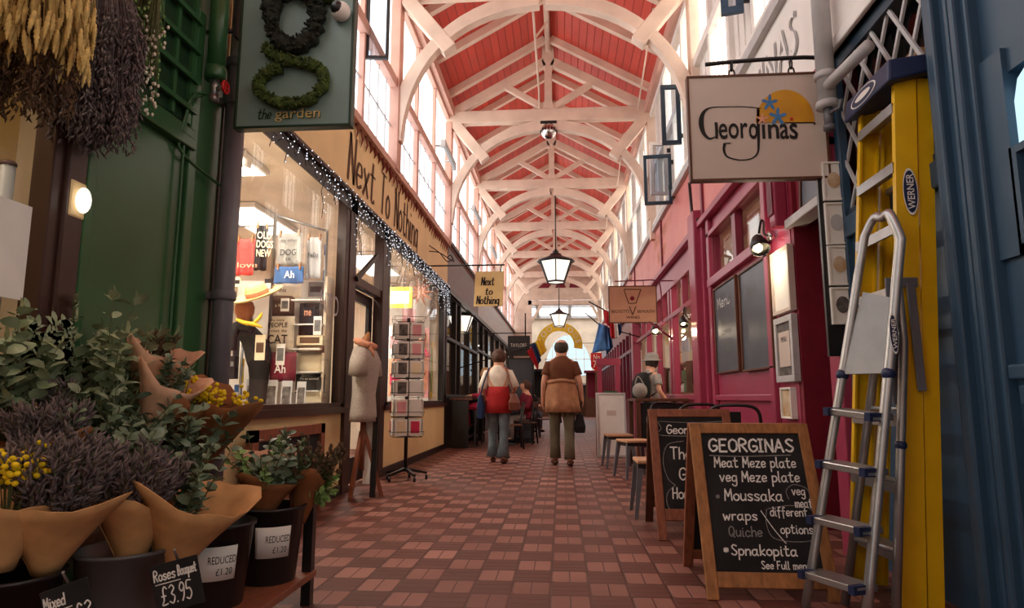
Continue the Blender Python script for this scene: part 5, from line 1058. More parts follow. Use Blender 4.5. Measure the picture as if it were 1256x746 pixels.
def slab(label, x0, y0, x1, y1, Y, mt, name, cat, th=.012, rx=0.0, sub=None, grp=GIFT, rz=0.0):
    a, b = AY(x0, y1, Y), AY(x1, y0, Y); t = thing(name, label, cat, ((a.x + b.x) / 2, Y, a.z), grp); w, h = b.x - a.x, b.z - a.z; M_ = Mx(((a.x + b.x) / 2, Y, a.z), rz, rx)
    MB().bb(-w / 2, w / 2, -th / 2, th / 2, 0, h).build('body', mt, t, mx=M_, bev=.001)
    if sub: MB().bb(-w * .38, w * .38, -th / 2 - .002, -th / 2, h * sub[1], h * sub[2]).build('print', sub[0], t, mx=M_)
    return t
for i, (x0, x1, y0, y1, w_) in enumerate(((299, 316, 465, 504, 'first'), (323, 340, 466, 504, 'second'), (343, 358, 467, 504, 'third'), (362, 375, 468, 505, 'fourth'))):
    slab('pale art card standing along the window sill, %s from the left' % w_, x0, y0, x1, y1, 5.95, 'lgrey', 'art_card', 'card', .008, -.08, ('photo', .1, .8))
for x0, x1, y0, y1, lab in ((300, 312, 373, 401, 'grey art card hanging in front of the straw hat'), (344, 355, 366, 382, 'pale art card hanging above the dark brown cushion'), (338, 350, 422, 448, 'white art card hanging over the maroon cushion'), (384, 395, 388, 411, 'white art card hanging against the dark cushion with the badge')):
    slab(lab, x0, y0, x1, y1, 5.98, 'paper', 'art_card', 'card', .006, 0, ('towelg', .2, .8))
slab('yellow printed box at the foot of the window by the downpipe', 264, 448, 276, 470, 5.6, 'yelf', 'box', 'box', .1, 0, ('ink', .4, .7))
slab('cream folded card packet low on the shelf tower', 374, 480, 395, 494, 6.15, 'card', 'card_packet', 'card', .03)
slab('second cream card packet under the first on the bottom shelf', 374, 496, 393, 504, 6.15, 'card', 'card_packet', 'card', .03)
slab('stack of cream cards on the middle shelf of the tower', 366, 412, 398, 424, 6.2, 'card', 'card_stack', 'cards', .1, 0, ('shade', .2, .8))
slab('second stack of brown and cream cards above the cream pouch', 366, 425, 398, 433, 6.2, 'shade', 'card_stack', 'cards', .1, 0, ('card', .3, .7))
slab('white print with black brush letters left of the mannequin', 262, 385, 285, 408, 5.9, 'paper', 'art_print', 'print', .01, 0, ('photo', .25, .75))
slab('tall white print with scattered black marks under the first one', 264, 412, 287, 446, 5.85, 'paper', 'art_print', 'print', .01, 0, ('photo', .2, .8))
slab('pale yellow bag hanging at the back beside the mannequin', 264, 350, 290, 382, 6.2, 'card', 'gift_bag', 'bag', .06, 0, ('cush', .3, .5))
slab('cream print on the mannequin front', 312, 411, 326, 442, 5.75, 'card', 'art_print', 'print', .008, 0, ('shade', .3, .7))
slab('black box upright beside the mannequin', 277, 437, 291, 465, 5.8, 'slate', 'box', 'box', .08, 0, ('towelg', .55, .75))
slab('dark bottle packet behind the black box', 284, 411, 293, 437, 6.0, 'slateb', 'box', 'box', .06)
cushion('pale cushion with small brown words under the blue bag', 332, 349, 370, 366, 6.2, 'cush', (('this', .3, .4, .04, .08, 'shade'),), th=.04)
for i, (x0, x1, y0, y1, m_, lab) in enumerate(((264, 276, 330, 348, 'pinkl', 'pink card pegged high beside the downpipe'), (283, 296, 340, 352, 'card', 'cream tag above the pale yellow bag'), (324, 334, 342, 360, 'slate', 'black card hanging left of the blue bag'), (396, 400, 300, 345, 'denb', 'narrow blue cloth hanging at the far end of the rail'),
    (378, 397, 346, 364, 'towelg', 'grey printed card under the pale grey towel'), (306, 318, 440, 462, 'shade', 'brown card behind the art cards by the mannequin'), (293, 300, 440, 470, 'yelf', 'narrow yellow card behind the black box'), (266, 280, 470, 500, 'paper', 'white card at the foot of the window below the yellow box'), (286, 297, 472, 502, 'denb', 'blue card at the foot of the window by the first art card'), (376, 396, 440, 452, 'shade', 'brown kraft card in front of the cream pouch'))):
    slab(lab, x0, y0, x1, y1, 6.0 if x1 < 390 else 6.3, m_, 'greetings_card', 'card', .008, 0, (('paper', 'ink', 'lgrey')[i % 3], .3, .7))
# hat, scarf and torso
c = AY(317, 372, 5.85); s = 5.85 / 808
t = thing('display_torso', 'dark grey shop torso leaning behind the cards in the gift shop window', 'mannequin', (c.x, 5.85, .8))
P = [AY(315, 500, 5.95), AY(318, 450, 5.95), AY(314, 425, 5.95), AY(303, 408, 5.95), AY(297, 402, 5.95)]
MB().tube(crom(P, 4), [.085, .085, .085, .09, .1, .115, .12, .12, .115, .11, .1, .095, .09, .085, .08, .07, .06][:17], 14).build('torso', 'slate', t)
MB().tube(crom([AY(286, 430, 5.85), AY(285, 410, 5.85), AY(293, 400, 5.88), AY(310, 406, 5.9)], 4), [.03, .035, .04, .045, .045, .05, .05, .05, .05, .05, .05, .05, .05], 10).build('arm', 'slate', t)
MB().lathe([(.06, .8), (.06, .82), (.02, .84), (.02, 1.0)], (P[0].x, 5.95, 0), 14).build('stand', 'slate', t)
hc = AY(316, 362, 5.85)
t = thing('straw_hat', 'wide brimmed straw hat with a brown band on display', 'hat', hc, GIFT); M_ = Mx(hc, .3, .35, -.35)
br = MB(); br.lathe([(.0, .11), (.05, .112), (.085, .1), (.1, .06), (.108, .0), (.15, -.012), (.21, -.005), (.235, .012), (.235, .016), (.21, 0), (.15, -.006), (.1, -.004)], (0, 0, 0), 28); br.build('crown', 'straw', t, mx=M_)
MB().lathe([(.109, .002), (.107, .04), (.104, .04), (.106, .002)], (0, 0, 0), 28, cap=False).build('band', 'hatb', t, mx=M_)
hs = thing('yellow_scarf', 'bright yellow scarf knotted under the straw hat', 'scarf', AY(315, 395, 5.8), GIFT)
MB().tube(crom([AY(291, 392, 5.75), AY(300, 396, 5.72), AY(312, 398, 5.7), AY(322, 402, 5.72)], 4), [.02, .03, .035, .035, .04, .04, .035, .04, .04, .035, .03, .02, .01], 8, flat=.5).tube(crom([AY(312, 396, 5.7), AY(318, 390, 5.72), AY(321, 384, 5.75)], 4), [.03, .03, .035, .03, .03, .03, .03, .02, .01], 8, flat=.5).build('cloth', 'yelf', hs)
hd = thing('mannequin', 'brown display head tucked under the straw hat', 'mannequin head', AY(296, 380, 5.95), GIFT)
h0 = AY(300, 382, 5.95); MB().lathe([(.05, -.16), (.045, -.1), (.06, -.07), (.085, -.02), (.09, .04), (.07, .09), (.02, .11)], h0, 16).build('head', 'hatb', hd); MB().lathe([(.012, -1.0), (.012, -.16)], h0, 8).lathe([(.07, .805 - h0.z), (.07, .82 - h0.z)], h0, 14).build('stand', 'steel', hd)
t = thing('window_lettering', 'white painted letters on the gift shop glass beside the door', 'lettering', (XL - .03, 6.15, 1.8))
at(type_mb('NTO', .2, .5, .001), (XL - .03, 5.85, 1.75), FL).build('lettering', 'lgrey', t)
t = thing('spotlight', 'small lit spotlight on the gift shop ceiling', 'spotlight', AY(300, 203, 5.2)); c = AY(300, 207, 5.2)
MB().lathe([(.05, 0), (.055, .06), (.03, .1)], c, 14).build('housing', 'white', t); MB().ell(c + Vector((0, 0, -.005)), .045, .045, .02).build('bulb', 'spotg', t); MB().tube([c + Vector((0, 0, .1)), Vector((c.x, c.y, 3.08))], .01, 6).build('stem', 'white', t)
t = thing('stock_shelves', 'pale wall shelves filled with goods at the back of the gift shop', 'shelf', (-4.5, 7.0, 0))
for z in (.4, .8, 1.2, 1.6, 2.0): MB().bb(-4.7, -4.35, 4.2, 11.8, z - .02, z).build('shelf', 'white', t)
for y in (4.2, 6.1, 8.0, 9.9, 11.8): MB().bb(-4.7, -4.36, y - .015, y + .015, 0, 2.2).build('upright', 'white', t)
m = MB(); q = random.Random(8)
for i in range(46):
    y = q.uniform(4.3, 11.7); z = q.choice((.8, 1.2, 1.6, 2.0)); w, h = q.uniform(.08, .2), q.uniform(.12, .3)
    o = tag(MB().bb(-4.55, -4.4, y - w / 2, y + w / 2, z, z + h).build('boxed_gift', q.choice(('card', 'pinkl', 'denb', 'sage', 'paper', 'maroon', 'yelf', 'pack')), None), 'boxed gifts on the wall shelves deep inside the gift shop', 'box', 'boxed gifts on the back shelves')
# crate panel below the window
t = thing('framed_board', 'brown framed dark board propped below the first gift shop window', 'board', (XL + .08, 5.0, .4))
a0, a1 = AX(288, 516, XL + .1), AX(376, 513, XL + .1)
M_ = Mx((XL + .12, 0, 0)); f = MB(); y0, y1 = 4.3, 5.65; z0, z1 = .2, .73
for g in ((y0, y1, z1 - .08, z1), (y0, y1, z0, z0 + .08), (y0, y0 + .09, z0, z1), (y1 - .09, y1, z0, z1)): f.bb(-.03, .02, *g)
f.build('frame', 'redwood', t, mx=M_); MB().bb(-.02, .0, y0 + .08, y1 - .08, z0 + .08, z1 - .08).build('panel', 'slate', t, mx=M_)
for y in (y0 + .04, y1 - .04): MB().bb(XL + .09, XL + .14, y - .03, y + .03, 0, z0).build('leg', 'redwood', t)
# second window
GIFT = 'goods in the second gift shop window'
slab('gold and cream framed picture high in the second gift window', 475, 352, 506, 378, 11.0, 'yelf', 'framed_picture', 'picture', .03, 0, ('cush', .2, .8), GIFT)
slab('pink square box on top of the goods behind the spinner', 494, 379, 510, 397, 11.6, 'pinkl', 'box', 'box', .1, 0, None, GIFT)
slab('white print propped in the second window behind the spinner', 476, 400, 490, 440, 11.2, 'paper', 'art_print', 'print', .02, 0, ('pinkl', .3, .7), GIFT)
slab('tall pink gift wrap roll stand in the second window', 519, 402, 527, 488, 11.6, 'pinkl', 'gift_roll', 'gift wrap', .08, 0, ('peach', .1, .9), GIFT)
slab('green and gold tall packet at the far end of the second window', 528, 420, 531, 488, 11.9, 'yelf', 'packet', 'packet', .05, 0, ('sage', .1, .9), GIFT)
slab('peach flower print low in the second window', 476, 440, 492, 486, 11.0, 'peach', 'art_print', 'print', .02, 0, ('pinkc', .3, .6), GIFT)
slab('white shelf back panel of the second window', 474, 340, 528, 492, 12.05, 'paper', 'back_panel_board', 'panel', .02, 0, None, GIFT)
c = AY(516, 358, 11.4); t = thing('paper_star', 'peach paper star hanging in the second gift window', 'paper star', c, GIFT); m = MB()
for k in range(10): a = 2 * PI * k / 10; d = Vector((math.cos(a), .15 * (-1) ** k, math.sin(a))); m.tube([c, c + d * .12, c + d * .26], [.05, .035, .003], 5)
m.build('star', 'peach', t); MB().tube([c, (c.x, c.y, 3.05)], .003, 4).build('string', 'ink', t)
c = AY(514, 424, 11.3); t = thing('mannequin', 'display bust with reddish hair and a pink frilled collar in the second window', 'mannequin head', (c.x, c.y, .8), GIFT)
MB().lathe([(.05, -.1), (.05, -.02), (.09, .05), (.1, .12), (.08, .2), (.02, .24)], c, 14).build('head', 'skin', t); MB().ell(c + Vector((.01, .03, .15)), .12, .11, .13).build('hair', 'hatb', t)
MB().lathe([(.2, -.2), (.22, -.16), (.12, -.06), (.07, -.03)], c, 18).build('collar', 'pinkc', t); MB().lathe([(.08, .8 - c.z), (.08, .82 - c.z), (.02, .84 - c.z), (.02, -.19)], c, 10).build('stand', 'steel', t)
# ============================================================ boards, ladders, furniture, people
# --- mannequin stand with the tee shirt
bx, by = -1.95, 6.38
t = thing('tee_shirt_stand', 'wooden dress form in a grey marl tee shirt outside the gift shop door', 'mannequin', (bx, by, 0))
M_ = Mx((bx, by, 0))
def ring_(z, rx, ry, cx=0.0, cy=0.0, n=18): return [Vector((cx + rx * math.cos(a), cy + ry * math.sin(a), z)) for a in (2 * PI * k / n for k in range(n))]
m = MB(); m.loft([ring_(.72, .125, .2, .0), ring_(.8, .12, .195, 0), ring_(.98, .105, .175, 0), ring_(1.16, .118, .19, .01), ring_(1.3, .125, .205, .015), ring_(1.4, .095, .2, 0), ring_(1.455, .06, .12, -.01), ring_(1.47, .05, .06, -.01)])
for sy in (-1, 1): m.tube([(0, sy * .16, 1.39), (.01, sy * .235, 1.3), (.015, sy * .26, 1.17)], [.075, .085, .09], 12)
m.build('tee_shirt', 'greyt', t, mx=M_, solid=.004)
MB().tube([(-.01, 0, 1.44), (-.0, 0, 1.52), (.03, 0, 1.6)], [.05, .045, .012], 10).build('neck', 'wood', t, mx=M_)
m = MB(); m.tube(crom([(.07, -.1, 1.46), (-.03, -.13, 1.5), (-.07, 0, 1.5), (-.03, .13, 1.5), (.07, .08, 1.46)], 5), .045, 8, flat=.7); m.tube([(.06, -.1, 1.46), (.1, -.08, 1.4), (.11, -.07, 1.33)], [.04, .035, .01], 8, flat=.5); m.build('scarf', 'peach', t, mx=M_)
MB().tube([(0, 0, .25), (0, 0, .75)], .025, 10).build('pole', 'redwood', t, mx=M_)
for a in (.3, 2.4, 4.5): MB().bar((.02 * math.cos(a), .02 * math.sin(a), .62), (.2 * math.cos(a), .2 * math.sin(a), 0), .03, .04).build('leg', 'redwood', t, mx=M_)
t = thing('folded_easel', 'black and white folded easel panel leaning by the tee shirt stand', 'easel', (-1.83, 6.42, 0))
MB().bar((-1.83, 6.36, 0), (-1.83, 6.42, .76), .05, .03).build('frame', 'plastic', t); MB().bar((-1.9, 6.38, .12), (-1.9, 6.45, .74), .07, .02).build('panel', 'paper', t)

# --- card spinner
sx_, sy_ = -1.83, 7.7
t = thing('card_spinner', 'tall wire postcard spinner on a black castor base beside the second gift window', 'card rack', (sx_, sy_, 0)); M_ = Mx((sx_, sy_, 0), .35)
MB().tube([(0, 0, .1), (0, 0, 1.9)], .022, 8).build('pole', 'plastic', t, mx=M_)
for k in range(5):
    a = 2 * PI * k / 5; l = MB().bar((0, 0, .13), (.25 * math.cos(a), .25 * math.sin(a), .075), .045, .035, w2=.03, h2=.025).build('base_leg', 'plastic', t, mx=M_)
    MB().tube([(.245 * math.cos(a) - .012, .245 * math.sin(a), .03), (.245 * math.cos(a) + .012, .245 * math.sin(a), .03)], .03, 10).build('castor', 'plastic', l, mx=M_)
w = MB()
for z in [.5 + .225 * k for k in range(6)] + [1.84]:
    h = .165; P = [(-h, -h, z), (h, -h, z), (h, h, z), (-h, h, z)]; w.tube(P, .004, 4, closed=True); w.tube([(p[0] * 1.12, p[1] * 1.12, z + .06) for p in P], .003, 4, closed=True)
    for p in P: w.tube([(0, 0, z), p, (p[0] * 1.12, p[1] * 1.12, z + .06)], .003, 4)
w.build('wire_rack', 'iron', t, mx=M_)
q = random.Random(4)
for s in range(4):
    for r in range(6):
        for c_ in (-.08, .08):
            z = .515 + .225 * r; R_ = Matrix.Rotation(s * PI / 2, 4, 'Z'); low = r < 2
            f = MB().bb(c_ - .07, c_ + .07, -.176, -.172, z, z + .19); f.xf(Matrix.Rotation(-.1, 4, 'X')) if False else None
            o = f.build('greetings_card', 'paper', None, mx=M_ @ R_)
            tag(o, 'postcards in the wire spinner outside the gift shop', 'card', 'cards in the spinner')
            mt = ('photo' if (s == 0 and c_ < 0 or s == 3) and not low else q.choice(('pinkl', 'card', 'pinkc', 'paper', 'redc')))
            MB().bb(c_ - .05, c_ + .05, -.179, -.176, z + .03, z + .165).build('print', mt, o, mx=M_ @ R_)

# --- A-boards
def aboard(name, label, tl, tr, bl, Yt, Yb, fm, lines, ground, backw):
    T0, T1 = AY(*tl, Yt), AY(*tr, Yt); zt = (T0.z + T1.z) / 2; w = T1.x - T0.x; cx = (T0.x + T1.x) / 2; t = thing(name, label, 'chalkboard', (cx, (Yt + Yb) / 2, 0), 'chalkboard A-boards')
    L = math.hypot(zt, Yt - Yb); a = math.atan2(Yt - Yb, zt); M_ = Mx((T0.x, Yb, 0), 0, -a)
    fw = .055 if backw else .06; f = MB(); f.bb(0, fw, -.012, .018, 0, L); f.bb(w - fw, w, -.012, .018, 0, L); f.bb(fw, w - fw, -.012, .018, L - fw, L); f.bb(fw, w - fw, -.012, .018, ground, ground + fw * 1.3); f.build('frame', fm, t, mx=M_, bev=.004)
    MB().bb(fw - .005, w - fw + .005, -.004, .01, ground + fw, L - fw + .005).build('writing_panel', 'slate', t, mx=M_)
    Mb = Mx((T0.x, 2 * Yt - Yb + .04, 0), 0, a); f = MB(); f.bb(0, fw, -.018, .012, 0, L); f.bb(w - fw, w, -.018, .012, 0, L); f.bb(fw, w - fw, -.018, .012, L - fw, L); f.bb(fw, w - fw, -.018, .012, ground, ground + fw); f.build('rear_frame', 'dwood' if fm != 'wood' else 'redwood', t, mx=Mb, bev=.004)
    MB().bb(fw, w - fw, -.006, .004, ground + fw, L - fw).build('rear_panel', 'slate', t, mx=Mb); MB().tube([(T0.x + .03, Yt + .02, zt - .01), (T1.x - .03, Yt + .02, zt - .01)], .012, 6).build('hinge', 'steel', t)
    for kind, *g in lines:
        if kind == 't':
            txt, x0, z0, h, wd, sw, mt = g; s_ = stroke_mb(txt, h * L, sw, shear=.05, jit=.12, width=wd * w); s_.xf(Matrix.Translation((x0 * w, -.0065, z0 * L))); s_.build('chalk_writing', mt, t, mx=M_)
        else:
            pts, sw, mt = g; P = crom([(x * w, -.006, z * L) for x, z in pts], 5); m = MB(); Lp = []
            for i, p in enumerate(P): d = (P[min(i + 1, len(P) - 1)] - P[max(i - 1, 0)]).normalized(); nn = Vector((-d.z, 0, d.x)) * sw / 2; Lp += [p + nn, p - nn]
            m.add(Lp, [(2 * i, 2 * i + 1, 2 * i + 3, 2 * i + 2) for i in range(len(P) - 1)]); m.build('chalk_line', mt, t, mx=M_)
    return t
C_, D_ = 'chalk', 'chalkd'
aboard('chalkboard', 'front wooden A-board chalked GEORGINAS with a meze, moussaka and wraps menu', (845, 521), (989, 519), (868, 742), 3.62, 3.32, 'wood', [
    ('t', 'GEORGINAS', .14, .825, .075, .72, .0105, C_), ('l', [(.14, .80), (.4, .795), (.82, .805)], .005, D_),
    ('t', 'Meat Meze plate', .17, .73, .06, .68, .0068, C_), ('t', 'veg Meze plate', .2, .645, .06, .66, .0068, C_), ('t', '*', .15, .535, .05, .04, .005, D_), ('t', 'Moussaka', .22, .535, .065, .48, .0068, C_),
    ('t', 'veg', .77, .57, .05, .11, .0055, C_), ('t', 'meat', .78, .5, .05, .14, .0055, C_), ('t', 'wraps', .19, .425, .055, .28, .0065, C_), ('t', 'Quiche', .22, .335, .055, .27, .006, D_),
    ('l', [(.5, .48), (.58, .38), (.66, .3)], .004, C_), ('t', 'different', .57, .45, .05, .3, .0055, C_), ('t', 'options', .63, .355, .05, .26, .0055, C_), ('l', [(.55, .49), (.53, .41), (.57, .33), (.74, .31), (.9, .33), (.92, .41), (.9, .49), (.74, .51), (.56, .49)], .0035, D_),
    ('l', [(.74, .545), (.73, .595), (.8, .63), (.9, .605), (.91, .545), (.9, .49)], .0035, D_),
    ('t', '*', .16, .235, .06, .05, .006, C_), ('t', 'Spnakopita', .22, .235, .055, .52, .0068, C_), ('t', 'See Full menu', .44, .165, .04, .38, .005, C_)], .055, True)
aboard('chalkboard', 'rear brown A-board half hidden behind the front one, chalked The and Gin', (795, 503), (894, 502), (812, 665), 4.95, 4.62, 'redwood', [
    ('t', 'Georginas', .2, .8, .07, .6, .009, C_), ('l', [(.1, .9), (.14, .84), (.1, .79), (.5, .78), (.9, .79)], .005, D_), ('l', [(.1, .9), (.5, .89), (.9, .9)], .004, D_), ('t', 'The', .22, .6, .09, .26, .01, C_), ('t', 'Gin', .3, .44, .09, .24, .01, C_), ('t', 'Homemade', .2, .3, .08, .6, .009, C_), ('t', 'Food', .36, .17, .08, .26, .009, C_),
    ('l', [(.4, .74), (.2, .71), (.13, .58), (.17, .45), (.25, .4)], .005, D_), ('l', [(.25, .4), (.15, .34), (.14, .25), (.24, .16), (.38, .11)], .005, D_)], .13, False)
def plainboard():
    Y = 11.0; p0, p1 = AY(732, 560, Y), AY(767, 481, Y); t = thing('sandwich_board', 'plain white A-board with a small faint crest standing by the red arch frame', 'A-board', ((p0.x + p1.x) / 2, Y, 0)); w = p1.x - p0.x; L = p1.z; a = .16
    M_ = Mx((p0.x, Y - .15, 0), 0, -a); MB().ring(0, w, 0, L, -.02, .02, .035).build('frame', 'lgrey', t, mx=M_, bev=.004); MB().bb(.03, w - .03, -.008, .008, .03, L - .03).build('panel', 'paper', t, mx=M_)
    Mb = Mx((p0.x, Y + .2, 0), 0, a); MB().ring(0, w, 0, L, -.02, .02, .035).build('rear_frame', 'redwood', t, mx=Mb); MB().bb(w * .36, w * .66, -.012, -.008, L * .64, L * .72).build('crest', 'signp', t, mx=M_); MB().bb(w * .3, w * .75, -.012, .05, L - .0, L + .03).build('top_clip', 'green', t, mx=M_)
plainboard()

# --- ladders
def lframe(o, xdir, zdir): 
    x = Vector(xdir).normalized(); z = Vector(zdir).normalized(); y = z.cross(x).normalized(); z = x.cross(y)
    return Matrix(((x.x, y.x, z.x, o[0]), (x.y, y.y, z.y, o[1]), (x.z, y.z, z.z, o[2]), (0, 0, 0, 1)))
t = thing('stepladder', 'tall yellow stepladder with a navy top cap leaning closed against the blue shop', 'ladder', (1.66, 3.4, 0))
yn = 3.12; T_, B_ = AY(1097, 100, yn), AY(1106, 742, yn); TOPZ = AY(1100, 92, yn).z; yf_t, yf_b = 3.5, 3.66
xb, xt = B_.x, T_.x + .0
def chan(m, p, q, w, d):     # channel rail
    m.bar(p, q, w, d * .3, up=(0, 1, 0)); dx = Vector((w / 2 - .006, 0, 0)); m.bar(Vector(p) + Vector((-w / 2 + .006, d * .4, 0)), Vector(q) + Vector((-w / 2 + .006, d * .4, 0)), .012, d, up=(0, 1, 0)); m.bar(Vector(p) + Vector((w / 2 - .006, d * .4, 0)), Vector(q) + Vector((w / 2 - .006, d * .4, 0)), .012, d, up=(0, 1, 0))
for nm, y0, y1, s in (('near', yn, yn, 1), ('far', yf_b, yf_t, -1)):
    m = MB(); chan(m, (xb + .05, y0, 0), (xt + .05, y1, TOPZ), .1, .03 * s); m.build('side_rail', 'yel', t)
    m = MB(); chan(m, (xb + .145, y0 + .01 * s, 0), (xt + .145, y1 + .01 * s, TOPZ - .02), .07, .025 * s); m.build('rear_rail', 'yel', t)
nst = 8
for k in range(nst):
    z = .27 + .3 * k; f = z / TOPZ; x = xb + (xt - xb) * f + .04; y1 = yf_b + (yf_t - yf_b) * f
    MB().bb(x - .045, x + .045, yn + .015, y1 - .01, z - .012, z).bb(x - .048, x - .038, yn + .015, y1 - .01, z - .05, z).build('step', 'alu', t)
for k in range(3):
    z = .55 + .75 * k; f = z / TOPZ; x = xb + (xt - xb) * f + .15; MB().bb(x - .012, x + .012, yn + .02, yf_b + (yf_t - yf_b) * f - .02, z - .03, z).build('rear_brace', 'alu', t)
m = MB(); m.loft([[Vector(p) for p in ((xt - .06, yn - .06, TOPZ - .06), (xt + .2, yn - .06, TOPZ + .0), (xt + .2, yf_t + .06, TOPZ + .0), (xt - .06, yf_t + .06, TOPZ - .06))], [Vector(p) for p in ((xt - .045, yn - .05, TOPZ + .06), (xt + .19, yn - .05, TOPZ + .09), (xt + .19, yf_t + .05, TOPZ + .09), (xt - .045, yf_t + .05, TOPZ + .06))]], smooth=False)
m.build('top_cap', 'navy', t, bev=.012)
def oval(par, M_, rx, rz, txt, vert=False):
    for k, mt, r in ((.0015, 'paper', 1.0), (.0025, 'navy', .9), (.0035, 'paper', .0)):
        if r: MB().prism([(rx * r * math.cos(a), rz * r * math.sin(a)) for a in (2 * PI * q_ / 24 for q_ in range(24))], (0, -k, 0), (1, 0, 0), (0, 0, 1), .001).build('badge', mt, par, mx=M_)
        elif txt:
            if vert: q = type_mb(txt, rx * .95, rz * 1.5, .001, .01); q.xf(Matrix.Rotation(-PI / 2, 4, 'Y') if False else Matrix.Rotation(-PI / 2, 4, Vector((0, 1, 0)))); q.xf(Matrix.Translation((rx * .45, -.006, -rz * .75)))
            else: q = type_mb(txt, rz * .8, rx * 1.4, .001, .01); q.xf(Matrix.Translation((-rx * .7, -k, -rz * .4)))
            q.build('lettering', 'paper', par, mx=M_)
bz = AY(1115, 236, yn).z; bxx = xb + (xt - xb) * bz / TOPZ + .05
oval(t, Mx((bxx + .01, yn - .012, bz)), .034, .115, 'WERNER', True)
capM = lframe(((xt - .052), (yn + yf_t) / 2 + .02, TOPZ + .0), (0, -1, 0), (.015, 0, .12)); oval(t, capM, .14, .045, '')
for k, (rx, rz) in enumerate(((.085, .018),)): MB().prism([(rx * math.cos(a), rz * math.sin(a)) for a in (2 * PI * q_ / 20 for q_ in range(20))], (0, -.004, 0), (1, 0, 0), (0, 0, 1), .001).build('badge', 'paper', t, mx=capM)
# grey hanging strap over the near rail
z0, z1 = AY(1125, 348, yn).z, AY(1130, 480, yn).z
st = MB(); fx = xb + .05
st.bb(fx - .02, fx + .125, yn - .03, yn - .018, z0 - .02, z0 + .025); st.bar((fx + .0, yn - .028, z0), (fx - .01, yn - .028, z1 - .06), .045, .01, up=(0, 1, 0)); st.bar((fx + .09, yn - .028, z0), (fx + .1, yn - .028, z1), .04, .01, up=(0, 1, 0)); st.build('spreader', 'grey', t, bev=.004)

t = thing('stepladder', 'small aluminium stepladder with a platform leaning on the yellow ladder', 'ladder', (1.2, 3.1, 0))
F0, N0, F1, N1 = Vector((1.1, 3.24, 0)), Vector((1.235, 2.95, 0)), Vector((1.47, 3.2, 1.72)), Vector((1.535, 3.0, 1.66))
hoop = [F0, F0.lerp(F1, .5), F0.lerp(F1, .92)] ; top = (F1 + N1) / 2 + Vector((.01, 0, .1))
P = [F0.lerp(F1, k / 8) for k in range(9)] + crom([F1, F1.lerp(top, .75) + Vector((0, .035, .03)), top + Vector((0, 0, .0)), N1.lerp(top, .75) + Vector((0, -.03, .03)), N1], 5)[1:-1] + [N1.lerp(N0, k / 8) for k in range(9)]
MB().tube(P, .024, 10, flat=.8).build('front_frame', 'alu', t)
R0f, R0n, R1f, R1n = Vector((1.3, 3.3, 0)), Vector((1.39, 3.02, 0)), Vector((1.5, 3.22, 1.2)), Vector((1.54, 3.06, 1.2))
r1, r2 = F0.lerp(F1, .74) , N0.lerp(N1, .82)
MB().tube([R0f, R1f, r1 + Vector((.06, 0, .12))], .02, 8).build('rear_leg', 'alu', t); MB().tube([R0n, R0n.lerp(R1n, .55), R1n, r2 + Vector((.02, .0, .1))], .02, 8).build('rear_leg', 'alu', t)
MB().tube([R0f.lerp(R1f, .25), R0n.lerp(R1n, .25)], .012, 6).build('rear_brace', 'alu', t); MB().tube([R0f.lerp(R1f, .75), R0n.lerp(R1n, .75)], .012, 6).build('rear_brace', 'alu', t)
for k, f in enumerate((.1, .24, .385, .525)):
    a, b = F0.lerp(F1, f), N0.lerp(N1, f + .006); d = (b - a).normalized(); o = Vector((d.y, -d.x, 0)) * -1
    if o.x < 0: o = -o
    a, b = a - o * .07, b - o * .07
    m = MB(); m.add([a, b, b + o * .12, a + o * .12] + [v - Vector((0, 0, .03)) for v in (a, b, b + o * .12, a + o * .12)], [(0, 1, 2, 3), (7, 6, 5, 4), (0, 4, 5, 1), (1, 5, 6, 2), (2, 6, 7, 3), (3, 7, 4, 0)]); s_ = m.build('step', 'alu', t, bev=.004)
    MB().bar(a + o * .02 - Vector((0, 0, .015)), a + o * .02 + d * .03 - Vector((0, 0, .015)), .07, .036).build('end_cap', 'navy', s_); MB().bar(b + o * .02 - d * .03 - Vector((0, 0, .015)), b + o * .02 - Vector((0, 0, .015)), .07, .036).build('end_cap', 'navy', s_)
a, b = F0.lerp(F1, .615), N0.lerp(N1, .635); c, d = F0.lerp(F1, .84) + Vector((.03, -.03, 0)), N0.lerp(N1, .84) + Vector((.0, .03, 0))
m = MB(); nn = (b - a).cross(c - a).normalized() * .012; m.add([a, b, d, c] + [v + nn for v in (a, b, d, c)], [(0, 1, 2, 3), (7, 6, 5, 4), (0, 4, 5, 1), (1, 5, 6, 2), (2, 6, 7, 3), (3, 7, 4, 0)]); pf = m.build('platform', 'alud', t)
m = MB()
for k in range(4): f = .02 + .05 * k; m.bar(a.lerp(c, f) - nn * .4, b.lerp(d, f) - nn * .4, .008, .006)
m.build('tread_ridges', 'steel', pf)
for e in (a, b): MB().ell(e, .03, .03, .03, 10, 7).build('platform_hub', 'navy', t)
MB().ell(R0n.lerp(R1n, .62), .026, .026, .026, 10, 7).build('pivot', 'navy', t)
bd = N0.lerp(N1, .74); M_ = lframe(bd + Vector((-.004, -.0235, 0)), (1, 0, 0), (N1 - N0)); oval(t, M_, .018, .09, 'WERNER', True)

